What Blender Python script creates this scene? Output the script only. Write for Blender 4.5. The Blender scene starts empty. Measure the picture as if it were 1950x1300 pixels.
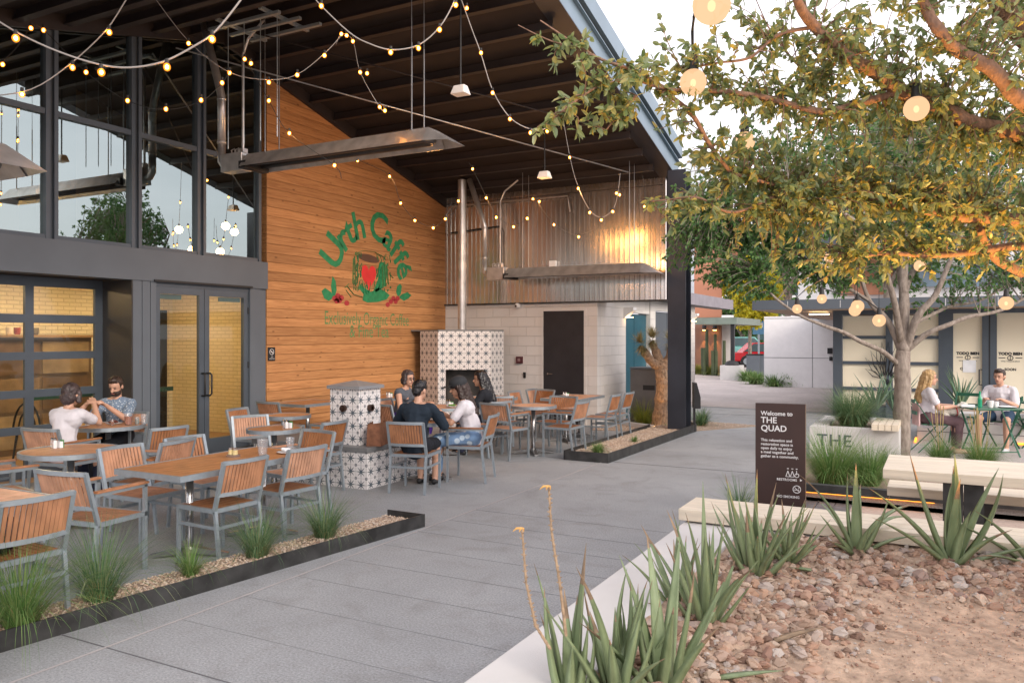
import bpy, math, random
from mathutils import Vector, Matrix, noise
from mathutils.bvhtree import BVHTree
R = math.radians
SC = bpy.context.scene
COL = SC.collection
# ------------------------------------------------------------------ camera
H = 1.8; YAW = 28.2; FPX = 1520.0; CX = 975.0; HY = 640.0
cam = bpy.data.cameras.new('camera'); co = bpy.data.objects.new('camera', cam); COL.objects.link(co)
co.location = (0, 0, H); co.rotation_euler = (R(90), 0, R(YAW))
cam.sensor_width = 36; cam.lens = 36 * FPX / 1950; cam.shift_y = -10 / 1950
cam.clip_start = 0.05; cam.clip_end = 2000
SC.camera = co
SC.render.engine = 'CYCLES'
# ------------------------------------------------------------------ world
W = bpy.data.worlds.new('World'); SC.world = W; W.use_nodes = True
nt = W.node_tree; nt.nodes.clear()
sky = nt.nodes.new('ShaderNodeTexSky'); sky.sky_type = 'NISHITA'; sky.sun_disc = False
SUN_EL = 24; SUN_AZ = 118    # azimuth clockwise from +Y
sky.sun_elevation = R(SUN_EL); sky.sun_rotation = R(SUN_AZ)
sky.air_density = 1.0; sky.dust_density = 4.0; sky.ozone_density = 0.6
tc = nt.nodes.new('ShaderNodeTexCoord')
nz = nt.nodes.new('ShaderNodeTexNoise'); nz.inputs['Scale'].default_value = 2.2; nz.inputs['Detail'].default_value = 6
mp = nt.nodes.new('ShaderNodeMapping'); mp.inputs['Scale'].default_value = (1, 1, 3)
rp = nt.nodes.new('ShaderNodeValToRGB'); rp.color_ramp.elements[0].position = .3; rp.color_ramp.elements[1].position = .62
rp.color_ramp.elements[0].color = (.55, .55, .55, 1); rp.color_ramp.elements[1].color = (.95, .95, .95, 1)
mx = nt.nodes.new('ShaderNodeMixRGB'); mx.inputs['Color2'].default_value = (9.0, 8.5, 8.9, 1)
bg = nt.nodes.new('ShaderNodeBackground'); bg.inputs['Strength'].default_value = 0.12
wo = nt.nodes.new('ShaderNodeOutputWorld')
L = nt.links.new
L(tc.outputs['Generated'], mp.inputs['Vector']); L(mp.outputs['Vector'], nz.inputs['Vector'])
L(nz.outputs['Fac'], rp.inputs['Fac']); L(rp.outputs['Color'], mx.inputs['Fac'])
L(sky.outputs['Color'], mx.inputs['Color1']); L(mx.outputs['Color'], bg.inputs['Color']); L(bg.outputs['Background'], wo.inputs['Surface'])
# ------------------------------------------------------------------ sun
sl = bpy.data.lights.new('sun', 'SUN'); so = bpy.data.objects.new('sun', sl); COL.objects.link(so)
sl.energy = 1.1; sl.angle = R(25); sl.color = (1, .9, .8)
sd = Vector((math.sin(R(SUN_AZ)) * math.cos(R(SUN_EL)), math.cos(R(SUN_AZ)) * math.cos(R(SUN_EL)), math.sin(R(SUN_EL))))
so.rotation_euler = sd.to_track_quat('Z', 'Y').to_euler(); so.location = (10, -10, 20)
SC.view_settings.view_transform = 'Standard'; SC.view_settings.look = 'None'
SC.view_settings.exposure = 0.93; SC.view_settings.gamma = 1.0
# ------------------------------------------------------------------ layout helpers (photo pixel -> point on a plane)
FW = Vector((-math.sin(R(YAW)), math.cos(R(YAW)), 0)); RT = Vector((math.cos(R(YAW)), math.sin(R(YAW)), 0))
def ray(px, py): return FW + RT * ((px - CX) / FPX) + Vector((0, 0, (HY - py) / FPX))
def PT(px, py, d): return Vector((0, 0, H)) + ray(px, py) * d
def G(px, py, z=0.0): return PT(px, py, (z - H) / ray(px, py).z)
def onX(px, py, X): return PT(px, py, X / ray(px, py).x)
def onY(px, py, Y): return PT(px, py, Y / ray(px, py).y)
# ------------------------------------------------------------------ mesh helpers
class MB:
    def __init__(s): s.v = []; s.f = []; s.mi = []; s.uv = {}; s.m = 0
    def add(s, vs, fs, uvs=None):
        o = len(s.v); s.v += [Vector(v) for v in vs]
        for i, f in enumerate(fs):
            s.f.append([o + k for k in f]); s.mi.append(s.m)
            if uvs: s.uv[len(s.f) - 1] = uvs[i]
        return s
    def box(s, c, d, rz=0.0, M=None):
        x, y, z = d[0] / 2, d[1] / 2, d[2] / 2
        vs = [Vector(p) for p in [(-x,-y,-z),(x,-y,-z),(x,y,-z),(-x,y,-z),(-x,-y,z),(x,-y,z),(x,y,z),(-x,y,z)]]
        Q = M if M else Matrix.Rotation(rz, 3, 'Z')
        vs = [Q @ v + Vector(c) for v in vs]
        return s.add(vs, [(0,3,2,1),(4,5,6,7),(0,1,5,4),(1,2,6,5),(2,3,7,6),(3,0,4,7)])
    def bb(s, x0, x1, y0, y1, z0, z1):
        return s.box(((x0+x1)/2, (y0+y1)/2, (z0+z1)/2), (abs(x1-x0), abs(y1-y0), abs(z1-z0)))
    def bar(s, a, b, w, h, up=(0,0,1)):
        a = Vector(a); b = Vector(b); d = b - a; L_ = d.length
        if L_ < 1e-6: return s
        y = d / L_; x = y.cross(Vector(up))
        if x.length < 1e-4: x = y.cross(Vector((1,0,0)))
        x.normalize(); z = x.cross(y)
        return s.box((a + b) / 2, (w, L_, h), M=Matrix((x, y, z)).transposed())
    def tube(s, pts, r, n=8, cap=True, sx=1.0):
        pts = [Vector(p) for p in pts]; k = len(pts)
        rs = r if isinstance(r, (list, tuple)) else [r] * k
        vs = []; prev = None
        for i in range(k):
            t = (pts[min(i+1, k-1)] - pts[max(i-1, 0)])
            if t.length < 1e-7: t = Vector((0,0,1))
            t.normalize()
            if prev is None:
                u = t.cross(Vector((0,0,1)))
                if u.length < .05: u = t.cross(Vector((0,1,0)))
            else: u = prev - t * prev.dot(t)
            u.normalize(); prev = u; w = t.cross(u)
            for j in range(n):
                a = 2 * math.pi * j / n
                vs.append(pts[i] + (u * math.cos(a) * sx + w * math.sin(a)) * rs[i])
        fs = [(i*n + j, i*n + (j+1) % n, (i+1)*n + (j+1) % n, (i+1)*n + j) for i in range(k-1) for j in range(n)]
        if cap: fs += [tuple(range(n))[::-1], tuple((k-1)*n + j for j in range(n))]
        return s.add(vs, fs)
    def lathe(s, prof, c=(0,0,0), n=20):
        c = Vector(c); vs = []; k = len(prof)
        for (r, z) in prof:
            for j in range(n):
                a = 2*math.pi*j/n; vs.append(c + Vector((r*math.cos(a), r*math.sin(a), z)))
        fs = [(i*n+j, i*n+(j+1)%n, (i+1)*n+(j+1)%n, (i+1)*n+j) for i in range(k-1) for j in range(n)]
        fs += [tuple(range(n))[::-1], tuple((k-1)*n + j for j in range(n))]
        return s.add(vs, fs)
    def ell(s, c, rad, n=12, m=8, M=None):
        vs = []; c = Vector(c)
        for i in range(1, m):
            th = math.pi*i/m
            for j in range(n):
                a = 2*math.pi*j/n
                v = Vector((rad[0]*math.sin(th)*math.cos(a), rad[1]*math.sin(th)*math.sin(a), rad[2]*math.cos(th)))
                vs.append(c + (M @ v if M else v))
        t = Vector((0,0,rad[2])); 
        vs.append(c + (M @ t if M else t)); vs.append(c - (M @ t if M else t)); T = len(vs)-2
        fs = [(i*n+j, (i+1)*n+j, (i+1)*n+(j+1)%n, i*n+(j+1)%n) for i in range(m-2) for j in range(n)]
        fs += [(T, j, (j+1)%n) for j in range(n)] + [(T+1, (m-2)*n+(j+1)%n, (m-2)*n+j) for j in range(n)]
        return s.add(vs, fs)
    def cap(s, a, b, r1, r2, n=10):
        a = Vector(a); b = Vector(b); d = b - a; L_ = max(d.length, 1e-5); d = d / L_
        pts = []; rs = []
        for t in (-.98, -.8, -.5, 0): pts.append(a + d*r1*t); rs.append(r1*math.sqrt(1-t*t))
        for t in (0, .5, .8, .98): pts.append(b + d*r2*t); rs.append(r2*math.sqrt(1-t*t))
        return s.tube(pts, rs, n)
    def prism(s, poly, z0, z1):
        n = len(poly)
        return s.add([(x,y,z0) for x,y in poly] + [(x,y,z1) for x,y in poly],
            [tuple(range(n))[::-1], tuple(range(n, 2*n))] + [(i,(i+1)%n,n+(i+1)%n,n+i) for i in range(n)])
    def slab(s, pts, off):
        """polygon of 3D points given thickness vector off"""
        n = len(pts); off = Vector(off)
        return s.add([Vector(p) for p in pts] + [Vector(p)+off for p in pts],
            [tuple(range(n))[::-1], tuple(range(n, 2*n))] + [(i,(i+1)%n,n+(i+1)%n,n+i) for i in range(n)])
    def mesh(s, name, mats, smooth=False):
        me = bpy.data.meshes.new(name); me.from_pydata([tuple(v) for v in s.v], [], s.f)
        for m in (mats if isinstance(mats, (list, tuple)) else [mats]): me.materials.append(m)
        me.polygons.foreach_set('material_index', s.mi)
        if s.uv:
            ul = me.uv_layers.new(name='UVMap')
            for fi, uvs in s.uv.items():
                for li, uv in zip(me.polygons[fi].loop_indices, uvs): ul.data[li].uv = uv
        if smooth: me.polygons.foreach_set('use_smooth', [True]*len(me.polygons))
        me.update(); return me
    def build(s, name, mats, parent=None, world=False, smooth=False, bevel=0, **tags):
        o = bpy.data.objects.new(name, s.mesh(name, mats, smooth)); COL.objects.link(o)
        put(o, parent, world)
        if bevel:
            b = o.modifiers.new('bevel', 'BEVEL'); b.width = bevel; b.segments = 2; b.limit_method = 'ANGLE'
        tag(o, **tags); return o
def put(o, parent, world=False):
    if parent is None: return
    o.parent = parent
    if world:
        off = Vector(); p = parent
        while p: off += p.location; p = p.parent
        o.location = -off
def tag(o, label=None, cat=None, group=None, kind=None):
    if label: o['label'] = label
    if cat: o['category'] = cat
    if group: o['group'] = group
    if kind: o['kind'] = kind
    return o
def thing(name, loc, label, cat, group=None, rz=0.0):
    o = bpy.data.objects.new(name, None); COL.objects.link(o); o.empty_display_size = .1
    o.location = loc; o.rotation_euler = (0, 0, rz); return tag(o, label, cat, group)
def dup(o, parent=None):
    c = o.copy(); COL.objects.link(c)
    if parent: c.parent = parent
    for ch in o.children: dup(ch, c)
    return c
def text_polys(body, size=1.0, align='LEFT', shear=0.0, bold=0.0, spacing=1.0):
    cu = bpy.data.curves.new('lettering', 'FONT'); cu.body = body; cu.size = size; cu.align_x = align
    cu.shear = shear; cu.offset = bold; cu.space_character = spacing; cu.resolution_u = 3
    ob = bpy.data.objects.new('lettering', cu); COL.objects.link(ob)
    dg = bpy.context.evaluated_depsgraph_get(); dg.update()
    me = bpy.data.meshes.new_from_object(ob.evaluated_get(dg))
    vs = [v.co.copy() for v in me.vertices]; fs = [tuple(p.vertices) for p in me.polygons]
    bpy.data.objects.remove(ob); bpy.data.meshes.remove(me); bpy.data.curves.remove(cu)
    return vs, fs
def put_text(mb, body, size, org, ux, uy, **kw):
    vs, fs = text_polys(body, size, **kw); org = Vector(org); ux = Vector(ux); uy = Vector(uy)
    mb.add([org + ux*v.x + uy*v.y for v in vs], fs)
def ev(o):
    """apply modifiers to mesh data"""
    dg = bpy.context.evaluated_depsgraph_get(); dg.update()
    me = bpy.data.meshes.new_from_object(o.evaluated_get(dg)); o.modifiers.clear(); o.data = me; return o
# ------------------------------------------------------------------ materials
def newmat(name):
    m = bpy.data.materials.new(name); m.use_nodes = True; n = m.node_tree.nodes; n.clear()
    out = n.new('ShaderNodeOutputMaterial'); b = n.new('ShaderNodeBsdfPrincipled')
    m.node_tree.links.new(b.outputs[0], out.inputs[0]); return m, n, m.node_tree.links.new, b, out
def M(name, base, rough=.6, metal=0, var=.12, vs=4.0, bump=0, bs=60, coord='Object', stretch=(1,1,1), emis=None, spec=.5, base2=None, alpha=None, trans=0):
    m, n, l, b, out = newmat(name)
    b.inputs['Roughness'].default_value = rough; b.inputs['Metallic'].default_value = metal
    b.inputs['Specular IOR Level'].default_value = spec
    c = Vector(base)
    if coord == 'World': src = n.new('ShaderNodeNewGeometry').outputs['Position']
    else: src = n.new('ShaderNodeTexCoord').outputs['Object']
    mpn = n.new('ShaderNodeMapping'); mpn.inputs['Scale'].default_value = stretch; l(src, mpn.inputs['Vector'])
    nz = n.new('ShaderNodeTexNoise'); nz.inputs['Scale'].default_value = vs; nz.inputs['Detail'].default_value = 5
    l(mpn.outputs[0], nz.inputs['Vector'])
    rp = n.new('ShaderNodeValToRGB'); rp.color_ramp.elements[0].position = .3; rp.color_ramp.elements[1].position = .7
    lo = c*(1-var); hi = Vector(base2) if base2 else c*(1+var)
    rp.color_ramp.elements[0].color = (*lo, 1); rp.color_ramp.elements[1].color = (*hi, 1)
    l(nz.outputs['Fac'], rp.inputs['Fac']); l(rp.outputs['Color'], b.inputs['Base Color'])
    if bump:
        n2 = n.new('ShaderNodeTexNoise'); n2.inputs['Scale'].default_value = bs; n2.inputs['Detail'].default_value = 4
        l(mpn.outputs[0], n2.inputs['Vector']); bp = n.new('ShaderNodeBump'); bp.inputs['Strength'].default_value = bump
        bp.inputs['Distance'].default_value = .01; l(n2.outputs['Fac'], bp.inputs['Height']); l(bp.outputs[0], b.inputs['Normal'])
    if emis: b.inputs['Emission Color'].default_value = (*emis[0], 1); b.inputs['Emission Strength'].default_value = emis[1]
    if trans: b.inputs['Transmission Weight'].default_value = trans
    if alpha: b.inputs['Alpha'].default_value = alpha
    return m
def leafmat(name, cols, trans=.3, rough=.5, spec=.3):
    m, n, l, b, out = newmat(name); b.inputs['Roughness'].default_value = rough; b.inputs['Specular IOR Level'].default_value = spec
    g = n.new('ShaderNodeNewGeometry'); rp = n.new('ShaderNodeValToRGB'); e = rp.color_ramp.elements
    while len(e) < len(cols): e.new(.5)
    for i, c in enumerate(cols): e[i].position = i/(len(cols)-1); e[i].color = (*c, 1)
    l(g.outputs['Random Per Island'], rp.inputs['Fac']); l(rp.outputs['Color'], b.inputs['Base Color'])
    t = n.new('ShaderNodeBsdfTranslucent'); l(rp.outputs['Color'], t.inputs['Color'])
    mx = n.new('ShaderNodeMixShader'); mx.inputs[0].default_value = trans
    l(b.outputs[0], mx.inputs[1]); l(t.outputs[0], mx.inputs[2]); l(mx.outputs[0], out.inputs[0]); return m
def glassmat(name, tint=(.9,.95,.93), ior=1.8, rough=.0, add=0.0):
    m, n, l, b, out = newmat(name); n.remove(b)
    tr = n.new('ShaderNodeBsdfTransparent'); tr.inputs[0].default_value = (*tint, 1)
    gl = n.new('ShaderNodeBsdfGlossy'); gl.inputs['Roughness'].default_value = rough; gl.inputs[0].default_value = (.86,1,.99,1)
    fr = n.new('ShaderNodeFresnel'); fr.inputs['IOR'].default_value = ior; mx = n.new('ShaderNodeMixShader')
    ma = n.new('ShaderNodeMath'); ma.operation = 'ADD'; ma.inputs[1].default_value = add; ma.use_clamp = True
    l(fr.outputs[0], ma.inputs[0]); l(ma.outputs[0], mx.inputs[0]); l(tr.outputs[0], mx.inputs[1]); l(gl.outputs[0], mx.inputs[2]); l(mx.outputs[0], out.inputs[0]); return m
def emat(name, col, s):
    m, n, l, b, out = newmat(name); n.remove(b); e = n.new('ShaderNodeEmission')
    e.inputs[0].default_value = (*col, 1); e.inputs[1].default_value = s; l(e.outputs[0], out.inputs[0]); return m
def shellmat(name, col, s, f):
    m, n, l, b, out = newmat(name); n.remove(b); e = n.new('ShaderNodeEmission'); e.inputs[0].default_value = (*col, 1); e.inputs[1].default_value = s
    tr = n.new('ShaderNodeBsdfTransparent'); mx = n.new('ShaderNodeMixShader'); mx.inputs[0].default_value = f
    l(tr.outputs[0], mx.inputs[1]); l(e.outputs[0], mx.inputs[2]); l(mx.outputs[0], out.inputs[0]); return m
def cupmat(name, tint, f):
    m, n, l, b, out = newmat(name); n.remove(b); tr = n.new('ShaderNodeBsdfTransparent'); tr.inputs[0].default_value = (*tint, 1)
    gl = n.new('ShaderNodeBsdfGlossy'); gl.inputs['Roughness'].default_value = .08; df = n.new('ShaderNodeBsdfDiffuse'); df.inputs[0].default_value = (.8,.85,.9,1)
    a = n.new('ShaderNodeMixShader'); a.inputs[0].default_value = .5; l(gl.outputs[0], a.inputs[1]); l(df.outputs[0], a.inputs[2])
    mx = n.new('ShaderNodeMixShader'); mx.inputs[0].default_value = f; l(tr.outputs[0], mx.inputs[1]); l(a.outputs[0], mx.inputs[2]); l(mx.outputs[0], out.inputs[0]); return m
def boards(name, c0, c1, board=.14, axis='Z', along='Y', bump=1.0, rough=.6, gap=.06, knots=True):
    """planks: stacked along `axis`, grain along `along`, per-board tone"""
    m, n, l, b, out = newmat(name); b.inputs['Roughness'].default_value = rough; b.inputs['Specular IOR Level'].default_value = .3
    pos = n.new('ShaderNodeNewGeometry').outputs['Position']; sx = n.new('ShaderNodeSeparateXYZ'); l(pos, sx.inputs[0])
    dv = n.new('ShaderNodeMath'); dv.operation = 'DIVIDE'; dv.inputs[1].default_value = board; l(sx.outputs[axis], dv.inputs[0])
    fl = n.new('ShaderNodeMath'); fl.operation = 'FLOOR'; l(dv.outputs[0], fl.inputs[0])
    fr = n.new('ShaderNodeMath'); fr.operation = 'FRACT'; l(dv.outputs[0], fr.inputs[0])
    wn = n.new('ShaderNodeTexWhiteNoise'); wn.noise_dimensions = '1D'; l(fl.outputs[0], wn.inputs['W'])
    # grain
    add = n.new('ShaderNodeVectorMath'); add.operation = 'MULTIPLY_ADD'
    st = {'X': (1.2, 8, 26), 'Y': (8, 1.2, 26), 'Z': (10, 10, .5)}[along]
    add.inputs[1].default_value = st; l(pos, add.inputs[0])
    cb = n.new('ShaderNodeCombineXYZ'); ml = n.new('ShaderNodeMath'); ml.operation = 'MULTIPLY'; ml.inputs[1].default_value = 40
    l(wn.outputs['Value'], ml.inputs[0]); l(ml.outputs[0], cb.inputs['X']); l(ml.outputs[0], cb.inputs['Y']); l(cb.outputs[0], add.inputs[2])
    nz = n.new('ShaderNodeTexNoise'); nz.inputs['Scale'].default_value = 1.6; nz.inputs['Detail'].default_value = 8; nz.inputs['Distortion'].default_value = 1.2
    l(add.outputs[0], nz.inputs['Vector'])
    rp = n.new('ShaderNodeValToRGB'); rp.color_ramp.elements[0].position = .22; rp.color_ramp.elements[1].position = .66
    rp.color_ramp.elements[0].color = (*c0, 1); rp.color_ramp.elements[1].color = (*c1, 1); l(nz.outputs['Fac'], rp.inputs['Fac'])
    hs = n.new('ShaderNodeHueSaturation'); mr = n.new('ShaderNodeMapRange'); mr.inputs['To Min'].default_value = .78; mr.inputs['To Max'].default_value = 1.15
    l(wn.outputs['Value'], mr.inputs['Value']); l(mr.outputs[0], hs.inputs['Value']); l(rp.outputs['Color'], hs.inputs['Color'])
    col = hs.outputs[0]
    if knots:
        vo = n.new('ShaderNodeTexVoronoi'); vo.inputs['Scale'].default_value = 1.0
        v2 = n.new('ShaderNodeVectorMath'); v2.operation = 'MULTIPLY_ADD'; v2.inputs[1].default_value = (3, 3, 7); l(pos, v2.inputs[0]); l(cb.outputs[0], v2.inputs[2])
        l(v2.outputs[0], vo.inputs['Vector']); kr = n.new('ShaderNodeValToRGB')
        kr.color_ramp.elements[0].position = .05; kr.color_ramp.elements[1].position = .13; kr.color_ramp.elements[0].color = (.35,.3,.25,1); kr.color_ramp.elements[1].color = (1,1,1,1)
        l(vo.outputs['Distance'], kr.inputs['Fac']); mm = n.new('ShaderNodeMixRGB'); mm.blend_type = 'MULTIPLY'; mm.inputs[0].default_value = .8
        l(col, mm.inputs[1]); l(kr.outputs[0], mm.inputs[2]); col = mm.outputs[0]
    l(col, b.inputs['Base Color'])
    # profile: groove between boards + slight bow
    pr = n.new('ShaderNodeValToRGB'); e = pr.color_ramp.elements; e[0].position = 0; e[0].color = (0,0,0,1); e[1].position = gap; e[1].color = (.8,.8,.8,1)
    q = e.new(.5); q.color = (1,1,1,1); q = e.new(1-gap*.6); q.color = (.75,.75,.75,1); q = e.new(1.0); q.color = (0,0,0,1)
    l(fr.outputs[0], pr.inputs['Fac'])
    ad = n.new('ShaderNodeMath'); ad.operation = 'MULTIPLY_ADD'; ad.inputs[1].default_value = .12; l(nz.outputs['Fac'], ad.inputs[0]); l(pr.outputs[0], ad.inputs[2])
    bp = n.new('ShaderNodeBump'); bp.inputs['Strength'].default_value = bump; bp.inputs['Distance'].default_value = .012
    l(ad.outputs[0], bp.inputs['Height']); l(bp.outputs[0], b.inputs['Normal']); return m
def blockmat(name, base, h=.2, w=.4, mort=.004, bumpd=.01, warm=None, axes=('X','Z'), rough=.8, mcol=.75, nb=.5):
    m, n, l, b, out = newmat(name); b.inputs['Roughness'].default_value = rough; b.inputs['Specular IOR Level'].default_value = .2
    pos = n.new('ShaderNodeNewGeometry').outputs['Position']; sx = n.new('ShaderNodeSeparateXYZ'); l(pos, sx.inputs[0])
    cb = n.new('ShaderNodeCombineXYZ'); l(sx.outputs[axes[0]], cb.inputs['X']); l(sx.outputs[axes[1]], cb.inputs['Y'])
    br = n.new('ShaderNodeTexBrick'); br.inputs['Scale'].default_value = 1; br.inputs['Brick Width'].default_value = w; br.inputs['Row Height'].default_value = h
    br.inputs['Mortar Size'].default_value = mort; br.inputs['Mortar Smooth'].default_value = .3; c = Vector(base)
    br.inputs['Color1'].default_value = (*c, 1); br.inputs['Color2'].default_value = (*(c*.93), 1); br.inputs['Mortar'].default_value = (*(c*mcol), 1)
    l(cb.outputs[0], br.inputs['Vector']); l(br.outputs['Color'], b.inputs['Base Color'])
    nz = n.new('ShaderNodeTexNoise'); nz.inputs['Scale'].default_value = 30; nz.inputs['Detail'].default_value = 6; l(pos, nz.inputs['Vector'])
    ma = n.new('ShaderNodeMath'); ma.operation = 'MULTIPLY_ADD'; ma.inputs[1].default_value = -1.0; l(br.outputs['Fac'], ma.inputs[0])
    mb = n.new('ShaderNodeMath'); mb.operation = 'MULTIPLY'; mb.inputs[1].default_value = nb; l(nz.outputs['Fac'], mb.inputs[0]); l(mb.outputs[0], ma.inputs[2])
    bp = n.new('ShaderNodeBump'); bp.inputs['Strength'].default_value = 1; bp.inputs['Distance'].default_value = bumpd
    l(ma.outputs[0], bp.inputs['Height']); l(bp.outputs[0], b.inputs['Normal']); return m
def tilemat(name, dark=(.085,.11,.135), light=(.72,.70,.70)):
    m, n, l, b, out = newmat(name); b.inputs['Roughness'].default_value = .35
    uv = n.new('ShaderNodeTexCoord').outputs['UV']; sx = n.new('ShaderNodeSeparateXYZ'); l(uv, sx.inputs[0])
    def mt(op, a, bb=None, c=None, clamp=False):
        x = n.new('ShaderNodeMath'); x.operation = op; x.use_clamp = clamp
        for i, v in enumerate((a, bb, c)):
            if v is None: continue
            if isinstance(v, (int, float)): x.inputs[i].default_value = v
            else: l(v, x.inputs[i])
        return x.outputs[0]
    def star(ox, oy, R1, R0, k):
        u = mt('SUBTRACT', mt('FRACT', mt('ADD', sx.outputs['X'], ox)), .5); v = mt('SUBTRACT', mt('FRACT', mt('ADD', sx.outputs['Y'], oy)), .5)
        r = mt('SQRT', mt('ADD', mt('MULTIPLY', u, u), mt('MULTIPLY', v, v))); th = mt('ARCTAN2', v, u)
        w = mt('ABSOLUTE', mt('SUBTRACT', mt('FRACT', mt('MULTIPLY', th, k/(2*math.pi))), .5))   # .5 at spikes
        rr = mt('ADD', R0, mt('MULTIPLY', mt('POWER', mt('MULTIPLY', w, 2), 2.2), R1-R0))
        return mt('LESS_THAN', r, rr), u, v, r
    s1, u, v, r = star(0, 0, .46, .13, 8); s2, u2, v2, r2 = star(.5, .5, .15, .10, 8)
    hole = mt('LESS_THAN', r2, .035)
    g = mt('MAXIMUM', mt('LESS_THAN', mt('ABSOLUTE', u), .012), mt('LESS_THAN', mt('ABSOLUTE', v), .012))
    g2 = mt('MAXIMUM', mt('LESS_THAN', mt('ABSOLUTE', u2), .010), mt('LESS_THAN', mt('ABSOLUTE', v2), .010))
    pat = mt('MAXIMUM', mt('MAXIMUM', s1, mt('SUBTRACT', s2, hole, clamp=True)), g)
    mxn = n.new('ShaderNodeMixRGB'); mxn.inputs[1].default_value = (*light, 1); mxn.inputs[2].default_value = (*dark, 1); l(pat, mxn.inputs[0])
    m2 = n.new('ShaderNodeMixRGB'); m2.inputs[2].default_value = (.35,.33,.33,1); l(mt('MULTIPLY', g2, mt('SUBTRACT', 1, s1)), m2.inputs[0]); l(mxn.outputs[0], m2.inputs[1])
    l(m2.outputs[0], b.inputs['Base Color']); return m
def tile_face(mb, p0, p1, z0, z1, T, uo=0.0, vo=0.0):
    """vertical rectangle from p0 to p1 (xy) with star tile uv; normal to the right of p0->p1"""
    a = Vector((p0[0], p0[1], 0)); b = Vector((p1[0], p1[1], 0)); w = (b-a).length/T; h = (z1-z0)/T
    mb.add([(a.x,a.y,z0),(b.x,b.y,z0),(b.x,b.y,z1),(a.x,a.y,z1)], [(0,1,2,3)], [[(uo,vo),(uo+w,vo),(uo+w,vo+h),(uo,vo+h)]])
# library
concrete = None
def concretemat(name, base, joints=True, base2=None):
    m, n, l, b, out = newmat(name); b.inputs['Roughness'].default_value = .75; b.inputs['Specular IOR Level'].default_value = .35
    pos = n.new('ShaderNodeNewGeometry').outputs['Position']
    n1 = n.new('ShaderNodeTexNoise'); n1.inputs['Scale'].default_value = .7; n1.inputs['Detail'].default_value = 7; n1.inputs['Roughness'].default_value = .6; l(pos, n1.inputs['Vector'])
    r1 = n.new('ShaderNodeValToRGB'); r1.color_ramp.elements[0].position = .3; r1.color_ramp.elements[1].position = .72; c = Vector(base)
    r1.color_ramp.elements[0].color = (*(c*.82), 1); r1.color_ramp.elements[1].color = (*(c*1.12), 1); l(n1.outputs['Fac'], r1.inputs['Fac'])
    n2 = n.new('ShaderNodeTexNoise'); n2.inputs['Scale'].default_value = 70; n2.inputs['Detail'].default_value = 8; n2.inputs['Roughness'].default_value = .75; l(pos, n2.inputs['Vector'])
    r2 = n.new('ShaderNodeValToRGB'); r2.color_ramp.elements[0].position = .34; r2.color_ramp.elements[1].position = .66
    r2.color_ramp.elements[0].color = (.6,.6,.6,1); r2.color_ramp.elements[1].color = (1.3,1.3,1.3,1); l(n2.outputs['Fac'], r2.inputs['Fac'])
    mm = n.new('ShaderNodeMixRGB'); mm.blend_type = 'MULTIPLY'; mm.inputs[0].default_value = 1; l(r1.outputs[0], mm.inputs[1]); l(r2.outputs[0], mm.inputs[2]); col = mm.outputs[0]
    # stains / tyre-like scuffs
    n3 = n.new('ShaderNodeTexNoise'); n3.inputs['Scale'].default_value = 2.5; n3.inputs['Detail'].default_value = 9; n3.inputs['Distortion'].default_value = 1.5; l(pos, n3.inputs['Vector'])
    r3 = n.new('ShaderNodeValToRGB'); r3.color_ramp.elements[0].position = .5; r3.color_ramp.elements[1].position = .72
    r3.color_ramp.elements[0].color = (1,1,1,1); r3.color_ramp.elements[1].color = (.86,.845,.83,1); l(n3.outputs['Fac'], r3.inputs['Fac'])
    m3 = n.new('ShaderNodeMixRGB'); m3.blend_type = 'MULTIPLY'; m3.inputs[0].default_value = 1; l(col, m3.inputs[1]); l(r3.outputs[0], m3.inputs[2]); col = m3.outputs[0]
    l(col, b.inputs['Base Color'])
    bp = n.new('ShaderNodeBump'); bp.inputs['Strength'].default_value = .4; bp.inputs['Distance'].default_value = .004; l(n2.outputs['Fac'], bp.inputs['Height']); l(bp.outputs[0], b.inputs['Normal'])
    return m
m_pave = concretemat('grey_paving', (.30,.312,.322)); m_pave2 = concretemat('pale_paving', (.47,.42,.40))
m_joint = M('joint', (.13,.13,.14), .9, coord='World'); m_jlite = M('joint_light', (.36,.34,.34), .9, coord='World')
m_ledge = M('ledge_concrete', (.56,.55,.54), .8, var=.07, vs=2.5, bump=.15, bs=120, coord='World'); m_conc = concretemat('wall_concrete', (.36,.34,.33))
m_soil = M('soil', (.43,.31,.225), .95, var=.35, vs=14, bump=1, bs=70, coord='World')
m_gravelbed = M('gravel_bed', (.34,.26,.2), .95, var=.35, vs=60, bump=1, bs=90, coord='World')
m_dg = M('decomposed_granite', (.46,.36,.30), .95, var=.15, vs=25, bump=.6, bs=120, coord='World')
m_steel = M('edging_steel', (.06,.06,.06), .5, .6, var=.4, vs=6, bump=.2, bs=15, coord='World')
m_char = M('charcoal_frame', (.085,.105,.13), .45, .3, var=.08, vs=3, coord='World')
m_charp = M('charcoal_panel', (.115,.135,.16), .55, .1, var=.06, vs=2, coord='World')
m_ceil = M('ceiling_brown', (.017,.012,.013), .8, var=.25, vs=3, coord='World')
m_joist = M('joist_brown', (.023,.017,.018), .6, var=.2, vs=2, coord='World')
m_fascia = M('fascia_steel', (.20,.27,.33), .4, .4, var=.08, vs=2, coord='World')
m_post = M('post_steel', (.04,.045,.06), .4, .4, var=.2, vs=2, coord='World')
m_postb = M('post_face', (.10,.17,.24), .35, .5, var=.2, vs=2, coord='World')
m_wood = boards('cedar_siding', (.30,.128,.047), (.53,.268,.112), .15, 'Z', 'Y', 1.0)
m_block = blockmat('painted_block', (.74,.72,.70), .2, .4, .005, .006, nb=.4, mcol=.86)
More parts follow.
